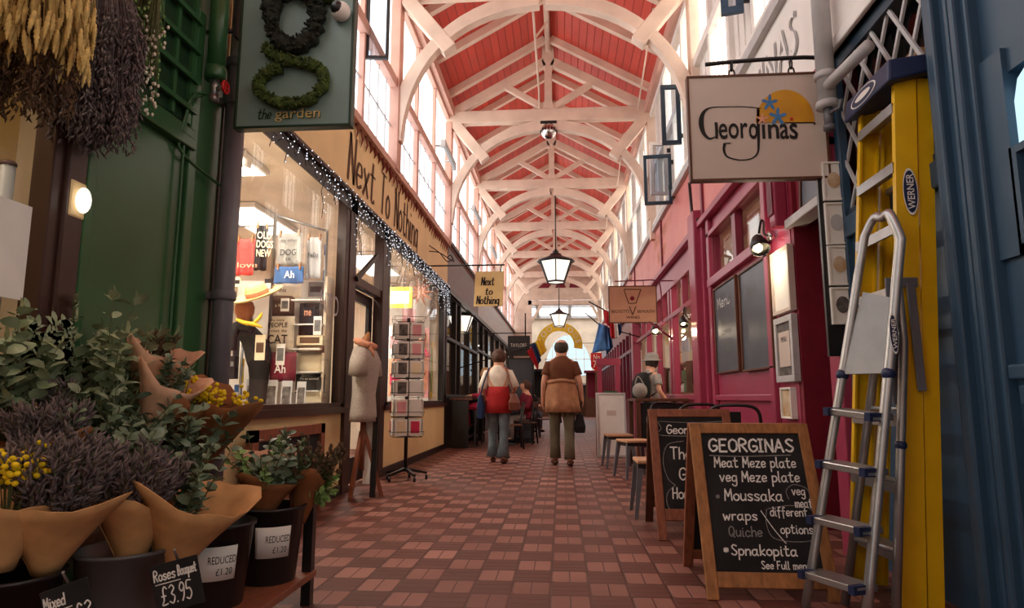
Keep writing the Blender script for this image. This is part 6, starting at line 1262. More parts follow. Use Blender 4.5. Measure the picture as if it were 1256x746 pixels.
# --- pictures and boards on the crimson front
def wallpic(label, x0, x1, yt, yb, mt, fm, name='framed_menu', cat='framed picture', grp=None, wd=.03, sub=None):   # pixel edges on the right wall plane; x0 < x1 (x0 is the far edge)
    A, B = AX(x0, yt[0], XR - .03), AX(x1, yt[1], XR - .03); z1 = (A.z + B.z) / 2; z0 = (AX(x0, yb[0], XR - .03).z + AX(x1, yb[1], XR - .03).z) / 2; cy = (A.y + B.y) / 2; w = A.y - B.y
    t = thing(name, label, cat, (XR - .03, cy, z0), grp); M_ = Mx((XR - .03, cy, 0), FR)
    MB().ring(-w / 2, w / 2, z0, z1, -.02, .03, wd).build('frame', fm, t, mx=M_, bev=.003); MB().bb(-w / 2 + wd, w / 2 - wd, -.005, .01, z0 + wd, z1 - wd).build('picture', mt, t, mx=M_)
    return t, M_, w, z0, z1
t, M_, w, z0, z1 = wallpic('left tall grey blue chalkboard on the crimson wall with a chalk heading', 876, 903, (350, 343), (459, 457), 'slateb', 'dwood', 'wall_chalkboard', 'chalkboard', 'wall chalkboards', .02)
q = stroke_mb('Menu', .12, .012, width=w * .6); q.xf(Matrix.Translation((-w * .36, -.008, z1 - .25))); q.build('chalk_writing', 'chalk', t, mx=M_)
for k in range(5): q = stroke_mb(('soup', 'pies', 'wraps', 'cakes', 'salad')[k], .07, .008, width=w * .4); q.xf(Matrix.Translation((-w * .2, -.008, z0 + .12 + .1 * k))); q.build('chalk_writing', 'chalkd', t, mx=M_)
t, M_, w, z0, z1 = wallpic('right wider grey blue chalkboard on the crimson wall, almost bare', 907, 944, (335, 312), (456, 454), 'slateb', 'dwood', 'wall_chalkboard', 'chalkboard', 'wall chalkboards', .02)
q = stroke_mb('hot', .12, .01, width=w * .3); q.xf(Matrix.Translation((-w * .25, -.008, z1 - .28))); q.build('chalk_writing', 'chalkd', t, mx=M_)
wallpic('upper pale framed poster beside the red doorway', 946.5, 968, (310, 302), (388, 384), 'paper', 'signp', 'framed_poster', sub=None)
t, M_, w, z0, z1 = wallpic('lower silver framed menu beside the red doorway', 951, 973, (391, 386), (470, 468), 'photo', 'lgrey', 'framed_menu', wd=.05)
MB().bb(-w * .3, w * .3, -.012, -.006, z0 + .12, z1 - .12).build('menu_sheet', 'signp', t, mx=M_); q = type_mb('MENU', .04, w * .3); q.xf(Matrix.Translation((-w * .15, -.014, z1 - .2))); q.build('lettering', 'ink', t, mx=M_)
wallpic('small photo card strip below the silver framed menu', 959, 972, (476, 475), (514, 513), 'food', 'paper', 'photo_strip', wd=.015)
for i, (yt_, yb_, lab) in enumerate(((198, 248, 'white framed food photo, topmost of the strip by the red doorway'), (248, 302, 'white framed food photo, second from the top of the strip by the doorway'), (301, 352, 'white framed photo of a round yellow dish, third in the strip by the doorway'), (352, 400, 'white framed food photo at the bottom of the strip, partly behind the ladders'))):
    dx = (300 - yt_) * -.06; A, B = AY(1019 + (yt_ - 198) * .075, yb_, 4.1), AY(1045, yt_ - 2, 4.1); z0, z1 = A.z + .01, B.z - .0
    t = thing('framed_photo', lab, 'framed picture', (1.71, 4.1, z0), 'photo strip by the red doorway'); M_ = Mx((0, 4.1, 0)); x0, x1 = 1.655, 1.79
    MB().ring(x0, x1, z0, z1 - .012, -.012, .012, .012).build('frame', 'paper', t, mx=M_); MB().bb(x0 + .012, x1 - .012, -.004, .008, z0 + .012, z1 - .024).build('picture', 'paper', t, mx=M_)
    MB().prism([(.04 * math.cos(a), .052 * math.sin(a)) for a in (2 * PI * k / 18 for k in range(18))], ((x0 + x1) / 2, -.006, (z0 + z1) / 2), (1, 0, 0), (0, 0, 1), .002).build('food_print', ('photo', 'lgrey', 'food', 'photo')[i] if i != 0 else 'food', t, mx=M_)
MB_ = MB().bb(1.63, 1.8, 4.112, 4.14, 1.2, 2.42); tag(MB_.build('backing_board', 'plastic', None), 'black backing strip that carries the photos beside the red doorway', 'board')
p = AX(985, 235, XR + .02); t = thing('framed_picture', 'framed grey picture leaning above the red doorway lintel', 'framed picture', (XR + .03, 4.72, 2.34), None); M_ = Mx((XR + .03, 4.75, 2.34), FR, -.05)
MB().ring(-.2, .2, 0, .4, -.02, .01, .03).build('frame', 'dwood', t, mx=M_); MB().bb(-.17, .17, -.008, .0, .03, .37).build('picture', 'slateb', t, mx=M_)
t = thing('door_lever', 'dark lever handle on the oxblood wall of the doorway alcove', 'door lever', (2.2, 5.06, 1.15)); MB().bb(2.17, 2.21, 5.05, 5.07, 1.05, 1.3).build('plate', 'iron', t); MB().tube([(2.19, 5.06, 1.2), (2.19, 5.01, 1.2), (2.1, 5.01, 1.2)], .01, 6).build('lever', 'iron', t)
t = thing('gingerbread_display', 'gingerbread coloured slabs stacked behind the lattice of the blue shop', 'display', (2.1, 3.5, 2.06))
for k in range(6): MB().bb(2.0, 2.12, 3.1 + k * .16, 3.22 + k * .16, 2.5, 2.9 if k % 2 else 2.78).build('slab', 'ginger', t)
MB().bb(1.92, 2.2, 3.06, 4.04, 2.4, 2.5).bb(1.98, 2.02, 3.1, 3.14, 0, 2.4).bb(1.98, 2.02, 3.96, 4.0, 0, 2.4).build('ledge', 'dwood', t)
t = thing('star_ornament', 'pale paper pendant hanging inside the window of the blue shop', 'ornament', (2.3, 2.75, 2.5)); c = Vector((2.3, 2.55, 2.2)); MB().lathe([(.001, -.16), (.06, 0), (.03, .05), (.09, .16), (.001, .2)], c, 6, smooth=False).build('body', 'lgrey', t); MB().tube([c + Vector((0, 0, .18)), (2.3, 2.55, 3.22)], .004, 4).build('string', 'ink', t)
t = thing('poster', 'white edged poster on the blue shop front at the right picture edge', 'poster', (XR - .02, 2.5, 1.6)); 
# goods in the crimson window
bpy.data.objects.remove(t)
t = thing('shelf_rack', 'timber counter shelf with jars inside the crimson café window', 'shelf', (2.2, 10.0, 0)); MB().bb(2.0, 2.5, 8.7, 13.4, 1.0, 1.04).bb(2.2, 2.5, 8.7, 13.4, 1.55, 1.58).build('board', 'redwood', t)
for y in (8.75, 11, 13.35): MB().bb(2.05, 2.45, y - .02, y + .02, 0, 1.55).build('upright', 'dwood', t)
q = random.Random(2)
for k in range(16):
    y = 8.85 + .27 * k; h = q.uniform(.14, .26); z = 1.04 if k % 3 else 1.58
    j = tag(MB().lathe([(.05, z), (.055, z + .01), (.055, z + h * .7), (.03, z + h * .85), (.03, z + h)], (2.15 + .15 * (z > 1.2) + .05 * q.random(), y, 0), 10).build('jar', q.choice(('sage', 'card', 'lgrey', 'ginger', 'paper')), None), 'jars and bottles on the café shelf behind the crimson window', 'jar', 'jars in the crimson café window')
    MB().lathe([(.034, z + h), (.034, z + h + .02)], (j.data.vertices[0].co.x - .05, y, 0), 10).build('lid', 'iron', j)
t = thing('coat', 'white coiled hose looped inside the crimson café window', 'hose', (2.05, 8.95, 1.3)); t.name = 'hose'
MB().tube(crom([AX(833, 400, 2.02), AX(829, 430, 2.02), AX(831, 448, 2.02), AX(842, 452, 2.02), AX(848, 440, 2.02), AX(852, 410, 2.02), AX(848, 385, 2.02)], 6), .018, 8).build('tube', 'paper', t)
for i, (x0, x1, y0, y1) in enumerate(((836, 846, 418, 446), (846, 858, 430, 470), (836, 848, 455, 480))): 
    A, B = AX(x0, y0, 2.3), AX(x1, y1, 2.3); tag(MB().bb(2.29, 2.31, A.y, B.y, B.z, A.z).build('price_notice', ('paper', 'card', 'sage')[i], None), ('white notice', 'cream notice', 'green notice')[i] + ' pinned inside the crimson café window', 'notice')

# --- furniture
def make_metal_chair(back=True, seatm='lwood', high=.45):
    t = thing('metal_chair' if back else 'metal_stool', '', 'chair' if back else 'stool', (0, 0, 0))
    MB().bb(-.18, .18, -.18, .18, high - .03, high).build('seat', seatm, t, bev=.01); MB().bb(-.17, .17, -.17, .17, high - .07, high - .03).build('seat_rail', 'iron', t)
    for sx in (-1, 1):
        for sy in (-1, 1): MB().bar((sx * .15, sy * .15, high - .04), (sx * .2, sy * .2, 0), .05, .035, w2=.028, h2=.022).build('leg', 'grey', t)
    if back:
        MB().tube(crom([(-.18, .17, high - .05), (-.2, .22, high + .25), (-.17, .25, high + .41), (0, .27, high + .44), (.17, .25, high + .41), (.2, .22, high + .25), (.18, .17, high - .05)], 5), .014, 8).build('back_hoop', 'iron', t)
        MB().bb(-.05, .05, .19, .2, high, high + .42).build('back_splat', 'iron', t, mx=Matrix.Rotation(-.13, 4, 'X'))
    return t
s0 = make_metal_chair(False); s0.location = (.78, 5.62, 0); s0['label'] = 'metal stool with a pale wood seat right behind the rear A-board'; s0['group'] = 'metal stools along the right side'
dup(s0, (.88, 8.15, 0), .3, 'metal stool with a pale wood seat between the rear A-board and the white board')
dup(s0, (.78, 9.35, 0), .1, 'metal stool next to the tall dark table and the white board')
c0 = make_metal_chair(True, 'dwood'); c0.location = (1.22, 6.4, 0); c0.rotation_euler = (0, 0, 3.3); c0['label'] = 'dark metal chair with a hooped back seen just above the rear A-board'; c0['group'] = 'hoop backed metal chairs'
dup(c0, (1.46, 5.75, 0), 2.9, 'dark metal chair with a hooped back under the wall chalkboards')
dup(c0, (1.3, 7.6, 0), .4, 'dark metal chair with a hooped back in front of the tall dark table')
t = thing('tall_table', 'tall dark table with a chalked side panel beside the man in the cap', 'table', (1.35, 9.4, 0))
MB().bb(.98, 1.68, 8.9, 9.9, .9, .94).build('table_top', 'dwood', t, bev=.006)
for x in (1.02, 1.64):
    for y in (8.94, 9.86): MB().bb(x - .03, x + .03, y - .03, y + .03, 0, .9).build('leg', 'dwood', t)
MB().bb(1.05, 1.61, 8.93, 8.95, .3, .88).build('side_panel', 'slate', t); q = stroke_mb('Cafe', .12, .012, width=.3); q.xf(Matrix.Translation((1.12, 8.926, .6))); q.build('chalk_writing', 'chalkd', t)
t = thing('counter_table', 'long dark counter along the left café window where the person in pink sits', 'table', (-1.9, 13.4, 0))
MB().bb(-2.14, -1.72, 12.5, 14.8, .9, .95).build('counter_top', 'dwood', t, bev=.006)
for y in (12.56, 14.74): MB().bb(-2.1, -1.78, y - .03, y + .03, 0, .9).build('leg', 'plastic', t)
MB().bb(-1.95, -1.9, 12.59, 14.71, .14, .18).build('foot_rail', 'plastic', t)
def make_wood_chair(hi=.45):
    t = thing('cafe_chair', '', 'chair', (0, 0, 0)); MB().bb(-.19, .19, -.19, .19, hi - .03, hi).build('seat', 'dwood', t, bev=.012)
    for sx in (-1, 1): MB().bar((sx * .17, -.17, hi - .02), (sx * .185, -.19, 0), .035, .035).build('leg', 'plastic', t); MB().tube([(sx * .185, .2, 0), (sx * .17, .17, hi), (sx * .165, .22, hi + .42)], .018, 6).build('leg', 'plastic', t)
    MB().bb(-.17, .17, .2, .22, hi + .3, hi + .42).build('backrest', 'dwood', t, bev=.006); MB().bb(-.17, .17, -.18, -.165, .2, .23).build('stretcher', 'plastic', t); return t
w0 = make_wood_chair(); w0.location = (-.95, 12.6, 0); w0.rotation_euler = (0, 0, -1.4); w0['label'] = 'dark wooden café chair between the two walking people, nearest of its row'; w0['group'] = 'dark café chairs on the left'
dup(w0, (-.75, 13.8, 0), -1.8, 'dark wooden café chair at the small table under the black hanging sign'); dup(w0, (-1.25, 15.6, 0), 1.4, 'dark wooden café chair beyond the glazed screen by the shopfront'); dup(w0, (-.4, 16.2, 0), -1.3, 'dark wooden café chair with a black coat over it further back')
dup(w0, (-.85, 17.6, 0), .4, 'dark wooden café chair at the farther café table')
def cafe_table(x, y, label):
    t = thing('cafe_table', label, 'table', (x, y, 0), 'small café tables on the left'); MB().lathe([(.33, .72), (.34, .73), (.34, .745), (.33, .75)], (x, y, 0), 24).build('table_top', 'dwood', t); MB().lathe([(.2, 0), (.2, .02), (.04, .05), (.03, .3), (.03, .72)], (x, y, 0), 14).build('pedestal', 'iron', t)
cafe_table(-1.1, 13.5, 'small round dark café table beside the walking woman'); cafe_table(-.95, 16.8, 'small round dark café table further back by the coat draped chair')
b0 = make_wood_chair(.7); b0.location = (-1.5, 12.95, 0); b0.rotation_euler = (0, 0, -PI / 2); b0.name = 'bar_chair'; b0['label'] = 'tall dark bar chair under the person in the pink coat'
dup(b0, (-1.5, 14.1, 0), -PI / 2, 'tall dark bar chair under the person in dark clothes at the counter', None)
t = thing('coat', 'black coat draped over the back of a far café chair', 'coat', (-.4, 16.4, .5))
MB().grid(lambda u, v: Vector((-.2 - .0 + .03 * math.sin(u * 7), 16.2 + (u - .5) * .46, .42 + .5 * v)), 10, 4).grid(lambda u, v: Vector((-.08 + .05 * (1 - v) + .02 * math.sin(u * 9), 16.2 + (u - .5) * .5, .35 + .57 * v)), 10, 4).build('cloth', 'blackc', t, solid=.015)

# --- people
def figure(t, M_, J, hand=('R', 'L'), face=True, k=1.0):
    V, E_, R = [], [], []
    def nv(p, r, par=None):
        V.append(Vector(p)); R.append(r * k * 1.12); i = len(V) - 1
        if par is not None: E_.append((par, i))
        return i
    pel = nv(J['pelvis'], .12); sp = nv(J['spine'], .115, pel); ch = nv(J['chest'], .125, sp); nk = nv(J['neck'], .062, ch); h1 = nv(J['jaw'], .078, nk); h2 = nv(J['head'], .1, h1); h3 = nv(J['crown'], .084, h2); nv(Vector(J['crown']) + (Vector(J['crown']) - Vector(J['head'])).normalized() * .045 * k, .045, h3)
    f = Vector(J['face']).normalized(); up = (Vector(J['crown']) - Vector(J['jaw'])).normalized(); sd = f.cross(up).normalized()
    nv(Vector(J['head']) + f * .112 * k - up * .02, .013, h2)
    for s in (-1, 1): nv(Vector(J['head']) + sd * s * .094 * k - up * .01 - f * .01, .018, h2)
    for s in 'LR':
        sh = nv(J['sh' + s], .055, ch); el = nv(J['el' + s], .04, sh); wr = nv(J['wr' + s], .027, el)
        d = (Vector(J['wr' + s]) - Vector(J['el' + s])).normalized(); a = Vector(J.get('fw' + s, (0, 1, 0))); a = (a - d * a.dot(d)).normalized(); n = d.cross(a) * (1 if s == 'R' else -1)
        W_ = Vector(J['wr' + s]); pm = nv(W_ + d * .05 * k, .028, wr)
        for q, (o, l) in enumerate(((.027, .066), (.009, .075), (-.009, .07), (-.027, .055))):
            b = nv(W_ + d * .085 * k + a * o * k, .0105, pm); m = nv(W_ + d * (.085 + l * .55) * k + a * o * 1.1 * k - n * .008 * k, .009, b); nv(W_ + d * (.085 + l * .95) * k + a * o * 1.1 * k - n * .028 * k, .0075, m)
        th = nv(W_ + d * .045 * k + a * .035 * k, .011, pm); nv(W_ + d * .085 * k + a * .055 * k - n * .012 * k, .009, th)
        hp = nv(J['hip' + s], .085, pel); kn = nv(J['kn' + s], .055, hp); an = nv(J['an' + s], .038, kn); nv(J['toe' + s], .03, an)
    me = bpy.data.meshes.new('body'); me.from_pydata([tuple((M_ @ v) - OFF[t.name]) for v in V], E_, []); me.materials.append(MT['skin'])
    o = bpy.data.objects.new('body', me); COL.objects.link(o); o.parent = t
    o.modifiers.new('skin', 'SKIN').use_smooth_shade = True
    sv = me.skin_vertices[0].data
    for i, r in enumerate(R): sv[i].radius = (r, r)
    sv[0].use_root = True
    q = o.modifiers.new('sub', 'SUBSURF'); q.levels = 1; q.render_levels = 2
    return o
def stand_joints(k, stride=.0, armf=0.0, head_turn=(0, 1, 0), bow=0.0):
    J = dict(pelvis=(0, 0, .95), spine=(0, 0, 1.12), chest=(0, 0, 1.32), neck=(0, .0, 1.5), jaw=(0, .015 + bow * .4, 1.565), head=(0, .02 + bow, 1.635), crown=(0, .015 + bow * 1.2, 1.695), face=head_turn)
    for s, x in (('L', -1), ('R', 1)):
        J['sh' + s] = (x * .172, 0, 1.385); J['el' + s] = (x * .25, -.03, 1.14); J['wr' + s] = (x * .265, .06 + armf, .9)
        st = stride * (1 if s == 'L' else -1)
        J['hip' + s] = (x * .09, 0, .91); J['kn' + s] = (x * .1, .03 + st * .6, .5); J['an' + s] = (x * .095, -.02 + st, .08); J['toe' + s] = (x * .115, .12 + st, .035)
    return {a: tuple(c * k for c in b) if a != 'face' else b for a, b in J.items()}
def loftz(m, rows, M_, k=1.0, n=20):    # rows: z, rx, ry, cx, cy
    m.loft([[M_ @ Vector((k * (cx + rx * math.cos(a)), k * (cy + ry * math.sin(a)), k * z)) for a in (2 * PI * q / n for q in range(n))] for z, rx, ry, cx, cy in rows]); return m
def top_garment(t, J, M_, k, mt, z0=.98, sleeve=.6, fit=1.0, name='shirt'):
    m = MB(); f = fit; loftz(m, [(z0, .17 * f, .125 * f, 0, 0), (1.06, .165 * f, .122 * f, 0, 0), (1.16, .165 * f, .122 * f, 0, 0), (1.3, .195 * f, .138 * f, 0, 0), (1.36, .198 * f, .13 * f, 0, 0), (1.405, .18 * f, .112 * f, 0, 0), (1.44, .145 * f, .098 * f, 0, 0), (1.475, .1 * f, .085, 0, .0), (1.505, .075, .075, 0, 0)], M_, k)
    for s in 'LR':
        a, b, c = Vector(J['sh' + s]), Vector(J['el' + s]), Vector(J['wr' + s]); a2 = a.lerp(Vector((0, 0, a.z)), .35)
        P = [a2, a, a.lerp(b, .5), a.lerp(b, min(1, sleeve))] if sleeve <= 1 else [a2, a, a.lerp(b, .5), b, b.lerp(c, sleeve - 1)]
        m.tube([M_ @ p for p in P], [k * r for r in ((.06, .072, .072, .074) if sleeve <= 1 else (.07, .07, .064, .055, .045))], 12)
    return m.build(name, mt, t)
def trousers(t, J, M_, k, mt, flare=.07, name='trousers', z1=1.0):
    m = MB()
    P0 = Vector(J['pelvis']); loftz(m, [(z1, .168, .125, 0, 0), (.93, .178, .132, 0, 0), (.84, .17, .125, 0, 0), (.8, .12, .1, 0, 0)], M_, k)
    for s in 'LR':
        h, kn, an = Vector(J['hip' + s]), Vector(J['kn' + s]), Vector(J['an' + s])
        m.tube([M_ @ p for p in (h + Vector((0, 0, .02)), h.lerp(kn, .35), kn, kn.lerp(an, .5), an + (kn - an) * .03)], [k * r for r in (.1, .096, .074, .07, flare)], 14)
    return m.build(name, mt, t)
def shoe(t, J, M_, k, mt, name='shoe'):
    for s in 'LR':
        a, b = Vector(J['an' + s]), Vector(J['toe' + s]); d = (b - a); d.z = 0; d.normalize(); z = k * .04
        m = MB(); P = [a - d * .06 * k, a, a.lerp(b, .6), b, b + d * .07 * k]; P = [Vector((p.x, p.y, z + a.z - k * .08)) for p in P]; m.tube([M_ @ p for p in P], [k * r for r in (.03, .045, .048, .046, .02)], 10, flat=.8); m.build(name, mt, t)
# walking man, seen from behind
L0 = AZ(690, 571); k = 1.80 / 1.75; t = thing('person', 'man in a brown tee shirt walking away with a tan jacket tied round his waist', 'person', (L0.x, L0.y, 0)); M_ = Mx((L0.x, L0.y, 0), .02)
J = stand_joints(k, .1); J['wrR'] = (.28 * k, .05, .93 * k); figure(t, M_, J, k=k); top_garment(t, J, M_, k, 'tshirt', .98, .62, 1.06); trousers(t, J, M_, k, 'olive', .078)
m = MB(); loftz(m, [(.73, .235, .19, .01, -.01), (.84, .225, .18, 0, 0), (.98, .22, .165, 0, 0), (1.1, .2, .15, 0, 0), (1.17, .185, .14, 0, 0)], M_, k, 40)
for i_, v_ in enumerate(m.v):
    c_ = Vector((M_.translation.x, M_.translation.y, v_.z)); d_ = v_ - c_; f_ = max(0, 1.2 - v_.z / k) * 1.1; m.v[i_] = c_ + d_ * (1 + f_ * .16 * math.sin(7 * math.atan2(d_.y, d_.x) + v_.z * 3))
m.build('tied_jacket', 'jacket', t, solid=.012); m = MB(); m.tube([M_ @ (Vector((.2 * math.cos(a), .15 * math.sin(a), 1.15 + .012 * math.sin(3 * a))) * k) for a in (2 * PI * q / 20 for q in range(20))], .026, 8, closed=True)
m.tube([M_ @ (Vector(p) * k) for p in ((.05, .17, 1.12), (.07, .2, 1.0), (.08, .19, .8))], [.03, .045, .04], 8); m.build('jacket_sleeves', 'jacket', t)
hc = M_ @ Vector(J['head']); MB().ell(hc + Vector((0, -.014, -.008)), .1, .112, .108, 20, 12, -.66, .42, False).build('hair', 'hairg', t, solid=.008)
shoe(t, J, M_, k, 'dwood', 'sandal')
bg = AY(711, 516, L0.y + .05); t2 = thing('handbag', 'black bag hanging from the right hand of the man in brown', 'bag', (bg.x, bg.y, bg.z - .16))
m = MB(); cx, cy, cz = bg; m.loft([[Vector((cx + a_ * .07, cy + b_ * .13, cz - .17)) for a_, b_ in ((-1, -1), (1, -1), (1, 1), (-1, 1))], [Vector((cx + a_ * .08, cy + b_ * .15, cz - .08)) for a_, b_ in ((-1, -1), (1, -1), (1, 1), (-1, 1))], [Vector((cx + a_ * .04, cy + b_ * .12, cz + .1)) for a_, b_ in ((-1, -1), (1, -1), (1, 1), (-1, 1))]], smooth=False); m.build('body', 'blackc', t2, bev=.015)
hw = M_ @ Vector(J['wrR']); MB().tube(crom([(cx - .0, cy - .09, cz + .09), (hw.x, hw.y - .02, hw.z - .08), (hw.x, hw.y + .02, hw.z - .08), (cx, cy + .09, cz + .09)], 5), .012, 6).build('handle', 'blackc', t2)
# walking woman, seen from behind
L0 = AZ(611, 568); k = 1.66 / 1.75; t = thing('person', 'woman in a cream top and red wrap walking away in flared jeans', 'person', (L0.x, L0.y, 0)); M_ = Mx((L0.x, L0.y, 0), -.05)
J = stand_joints(k, .12, bow=.03); J['elR'] = (.27 * k, -.02, 1.16 * k); J['wrR'] = (.2 * k, .16 * k, 1.06 * k); J['wrL'] = (-.24 * k, .12 * k, .95 * k)
figure(t, M_, J, k=k); top_garment(t, J, M_, k, 'whitec', 1.04, 1.0, .95, 'top'); trousers(t, J, M_, k, 'denim', .105, 'jeans')
m = MB(); loftz(m, [(.77, .205, .16, 0, 0), (.9, .2, .155, 0, 0), (1.05, .18, .14, 0, 0), (1.17, .172, .132, 0, 0)], M_, k); m.build('red_wrap', 'redc', t, solid=.01)
hc = M_ @ Vector(J['head']); m = MB(); m.ell(hc + Vector((0, -.02, .01)), .112, .118, .122, 18, 12, -.75, 1.0); m.ell(hc + Vector((.0, -.11, .0)), .06, .055, .065, 12, 8); m.build('hair', 'hairb', t)
shoe(t, J, M_, k, 'dwood')
b_ = M_ @ (Vector((.26, -.06, .93)) * k); t2 = thing('shoulder_bag', 'brown leather shoulder bag on the right side of the woman', 'bag', (b_.x, b_.y, b_.z - .12)); m = MB(); m.loft([[Vector((b_.x + a * .07, b_.y + c * .15, b_.z - .12)) for a, c in ((-1, -1), (1, -1), (1, 1), (-1, 1))], [Vector((b_.x + a * .075, b_.y + c * .17, b_.z)) for a, c in ((-1, -1), (1, -1), (1, 1), (-1, 1))], [Vector((b_.x + a * .03, b_.y + c * .13, b_.z + .13)) for a, c in ((-1, -1), (1, -1), (1, 1), (-1, 1))]], smooth=False); m.build('body', 'leather', t2, bev=.02)
MB().tube(crom([b_ + Vector((-.0, -.12, .12)), M_ @ (Vector((.185, -.12, 1.3)) * k), M_ @ (Vector((.13, -.02, 1.47)) * k), M_ @ (Vector((.17, .13, 1.3)) * k), b_ + Vector((0, .12, .12))], 5), .014, 6).build('strap', 'leather', t2)
b_ = M_ @ (Vector((-.27, -.02, .86)) * k); t2 = thing('tote_bag', 'dark blue tote bag on the left shoulder of the woman', 'bag', (b_.x, b_.y, b_.z - .17)); m = MB(); m.loft([[Vector((b_.x + a * .04, b_.y + c * .14, b_.z - .17)) for a, c in ((-1, -1), (1, -1), (1, 1), (-1, 1))], [Vector((b_.x + a * .05, b_.y + c * .15, b_.z)) for a, c in ((-1, -1), (1, -1), (1, 1), (-1, 1))], [Vector((b_.x + a * .02, b_.y + c * .14, b_.z + .18)) for a, c in ((-1, -1), (1, -1), (1, 1), (-1, 1))]], smooth=False); m.build('body', 'navyf', t2, bev=.015)
MB().tube(crom([b_ + Vector((0, -.1, .17)), M_ @ (Vector((-.2, -.12, 1.28)) * k), M_ @ (Vector((-.14, -.0, 1.47)) * k), M_ @ (Vector((-.18, .12, 1.3)) * k), b_ + Vector((0, .1, .17))], 5), .012, 6).build('strap', 'navyf', t2)
# man in a cap with a rucksack, standing by the tall table
L0 = AY(798, 470, 10.6); k = 1.62 / 1.75; t = thing('person', 'man in a pale cap and grey tee shirt wearing a dark rucksack on the right', 'person', (L0.x, L0.y, 0)); M_ = Mx((L0.x, L0.y, 0), -1.0)
J = stand_joints(k, .04, .12, bow=.02); figure(t, M_, J, k=k); top_garment(t, J, M_, k, 'greyc', .96, .6, 1.02); trousers(t, J, M_, k, 'slateb', .075); shoe(t, J, M_, k, 'dwood')
hc = M_ @ Vector(J['head']); MB().ell(hc + Vector((0, 0, -.01)), .106, .11, .105, 14, 8, -.6, .3).build('hair', 'hairg', t)
m = MB(); m.lathe([(.165, .0), (.16, .008), (.112, .03), (.114, .06), (.106, .1), (.066, .13), (.001, .137)], (0, 0, 0), 22); m.build('cap', 'greyc', t, mx=Matrix.Translation(hc + Vector((0, 0, .02))))
t2 = thing('rucksack', 'dark rucksack worn by the man in the cap', 'bag', M_ @ Vector((0, -.2, 1.0)))
m = MB(); m.loft([[M_ @ (Vector((sx * w_, -.13 - sy * d_, z)) * k) for sx, sy in ((-1, 1), (1, 1), (1, 0), (-1, 0))] for z, w_, d_ in ((.98, .13, .14), (1.05, .15, .18), (1.3, .15, .16), (1.42, .12, .1), (1.46, .07, .04))]); m.build('body', 'blackc', t2, bev=.02)
for s in (-1, 1): MB().tube([M_ @ (Vector(p) * k) for p in ((s * .1, -.14, 1.42), (s * .11, .0, 1.47), (s * .12, .13, 1.36), (s * .15, .12, 1.18), (s * .15, -.12, 1.06))], .018, 6, flat=.5).build('strap', 'blackc', t2)
b_ = AY(781, 472, 10.35); t2 = thing('cloth_bag', 'pale cloth bag on the tall table beside the man in the cap', 'bag', (b_.x, b_.y, .94)); t2.location.y = 9.75; OFF[t2.name] = Vector(t2.location); b_ = AY(783, 474, 9.7); MB().ell((b_.x + .02, 9.7, 1.05), .11, .09, .115).build('body', 'greyc', t2); MB().tube(crom([(b_.x - .05, 9.7, 1.14), (b_.x, 9.7, 1.26), (b_.x + .08, 9.7, 1.14)], 5), .01, 6).build('handle', 'greyc', t2)
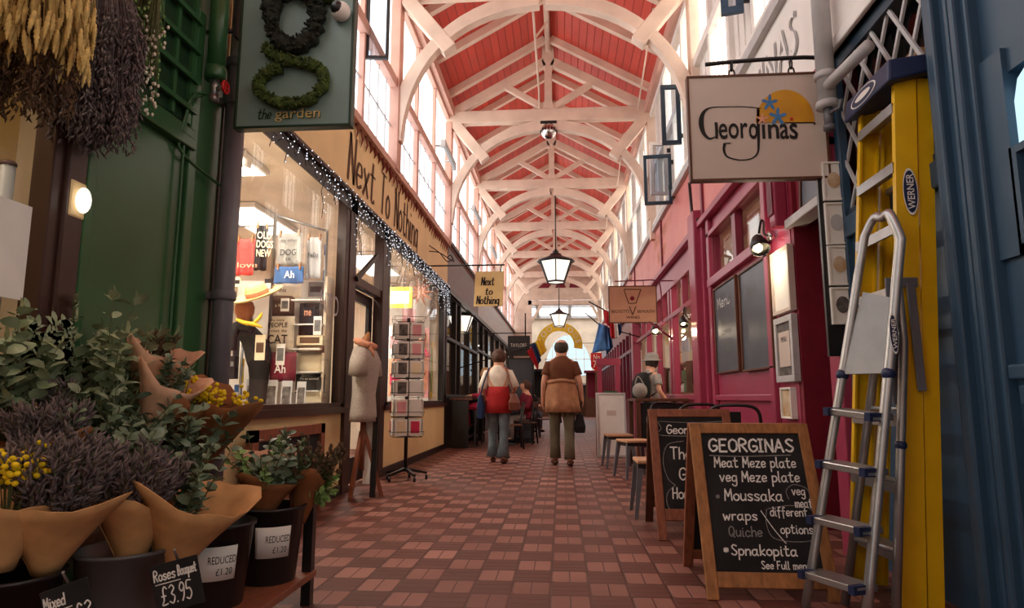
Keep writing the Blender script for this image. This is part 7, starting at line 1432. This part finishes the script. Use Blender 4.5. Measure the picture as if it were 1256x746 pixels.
# seated people
def seated(label, x, y, rz, seat, mt_top, mt_leg, hairm, H=1.66, long_hair=False, sleeve=1.8):
    k = H / 1.75; t = thing('person', label, 'person', (x, y, seat)); M_ = Mx((x, y, 0), rz); z = seat / k
    J = stand_joints(k); dz = (z + .1) - .95
    for a in list(J):
        if a != 'face': p = J[a]; J[a] = (p[0], p[1], p[2] + dz * k)
    for s, sx in (('L', -1), ('R', 1)):
        J['hip' + s] = (sx * .09 * k, 0, (z + .09) * k); J['kn' + s] = (sx * .11 * k, .42 * k, (z + .09) * k); J['an' + s] = (sx * .1 * k, .4 * k, (z - .33) * k); J['toe' + s] = (sx * .11 * k, .54 * k, (z - .375) * k)
        J['el' + s] = (sx * .24 * k, .06 * k, (z + .33) * k); J['wr' + s] = (sx * .14 * k, .29 * k, (z + .32) * k); J['fw' + s] = (-sx, 0, 0)
    figure(t, M_, J, k=k)
    Mz = M_ @ Matrix.Translation((0, 0, dz * k)); top_garment(t, J, Mz, k, mt_top, .9, .2, 1.05, 'coat')
    m = MB()
    for s in 'LR':
        a, b, c = (Vector(J[n_ + s]) for n_ in ('sh', 'el', 'wr')); m.tube([M_ @ p for p in (a.lerp(Vector((0, 0, a.z)), .3), a, b, b.lerp(c, .85))], [.07 * k, .068 * k, .055 * k, .042 * k], 10)
    m.build('sleeves', mt_top, t)
    m = MB(); loftz(m, [(.83, .12, .12, 0, .02), (.87, .18, .15, 0, .02), (.98, .18, .14, 0, 0), (1.02, .16, .12, 0, 0)], Mz, k)
    for s in 'LR':
        h, kn, an = (Vector(J[n_ + s]) for n_ in ('hip', 'kn', 'an')); m.tube([M_ @ p for p in (h, h.lerp(kn, .5), kn, kn.lerp(an, .3), an)], [.09 * k, .085 * k, .075 * k, .062 * k, .055 * k], 12)
    m.build('trousers', mt_leg, t); shoe(t, J, M_, k, 'plastic')
    hc = M_ @ Vector(J['head']); R_ = M_.to_3x3(); m = MB(); m.ell(hc + R_ @ Vector((0, -.022, .01)), .113, .113, .122, 14, 9, -.6, 1)
    if long_hair: m.tube([hc + R_ @ Vector((0, -.05, .02)), hc + R_ @ Vector((0, -.1, -.08)), hc + R_ @ Vector((0, -.13, -.24)), hc + R_ @ Vector((0, -.13, -.36))], [.08, .085, .07, .02], 10)
    m.build('hair', hairm, t)
seated('person with long blonde hair in a pink coat seated at the left counter', -1.5, 12.95, PI / 2, .7, 'pinkc', 'pinkc', 'blond', 1.6, True)
seated('dark haired person in dark clothes seated at the counter beyond the pink coat', -1.5, 14.1, PI / 2, .7, 'blackc', 'slateb', 'hairb', 1.66)
seated('person in a dusky red top seated at the café table right of the walking woman', -.75, 13.8, 2.1, .45, 'maroon', 'greyc', 'hairb', 1.66)
seated('person in black seated at the farther café table between the two walkers', -.85, 17.6, -2.6, .45, 'blackc', 'slateb', 'hairg', 1.66)
seated('person in a pale top seated far back beside the glazed screen', -1.25, 15.6, 1.0, .45, 'whitec', 'denim', 'hairb', 1.6)
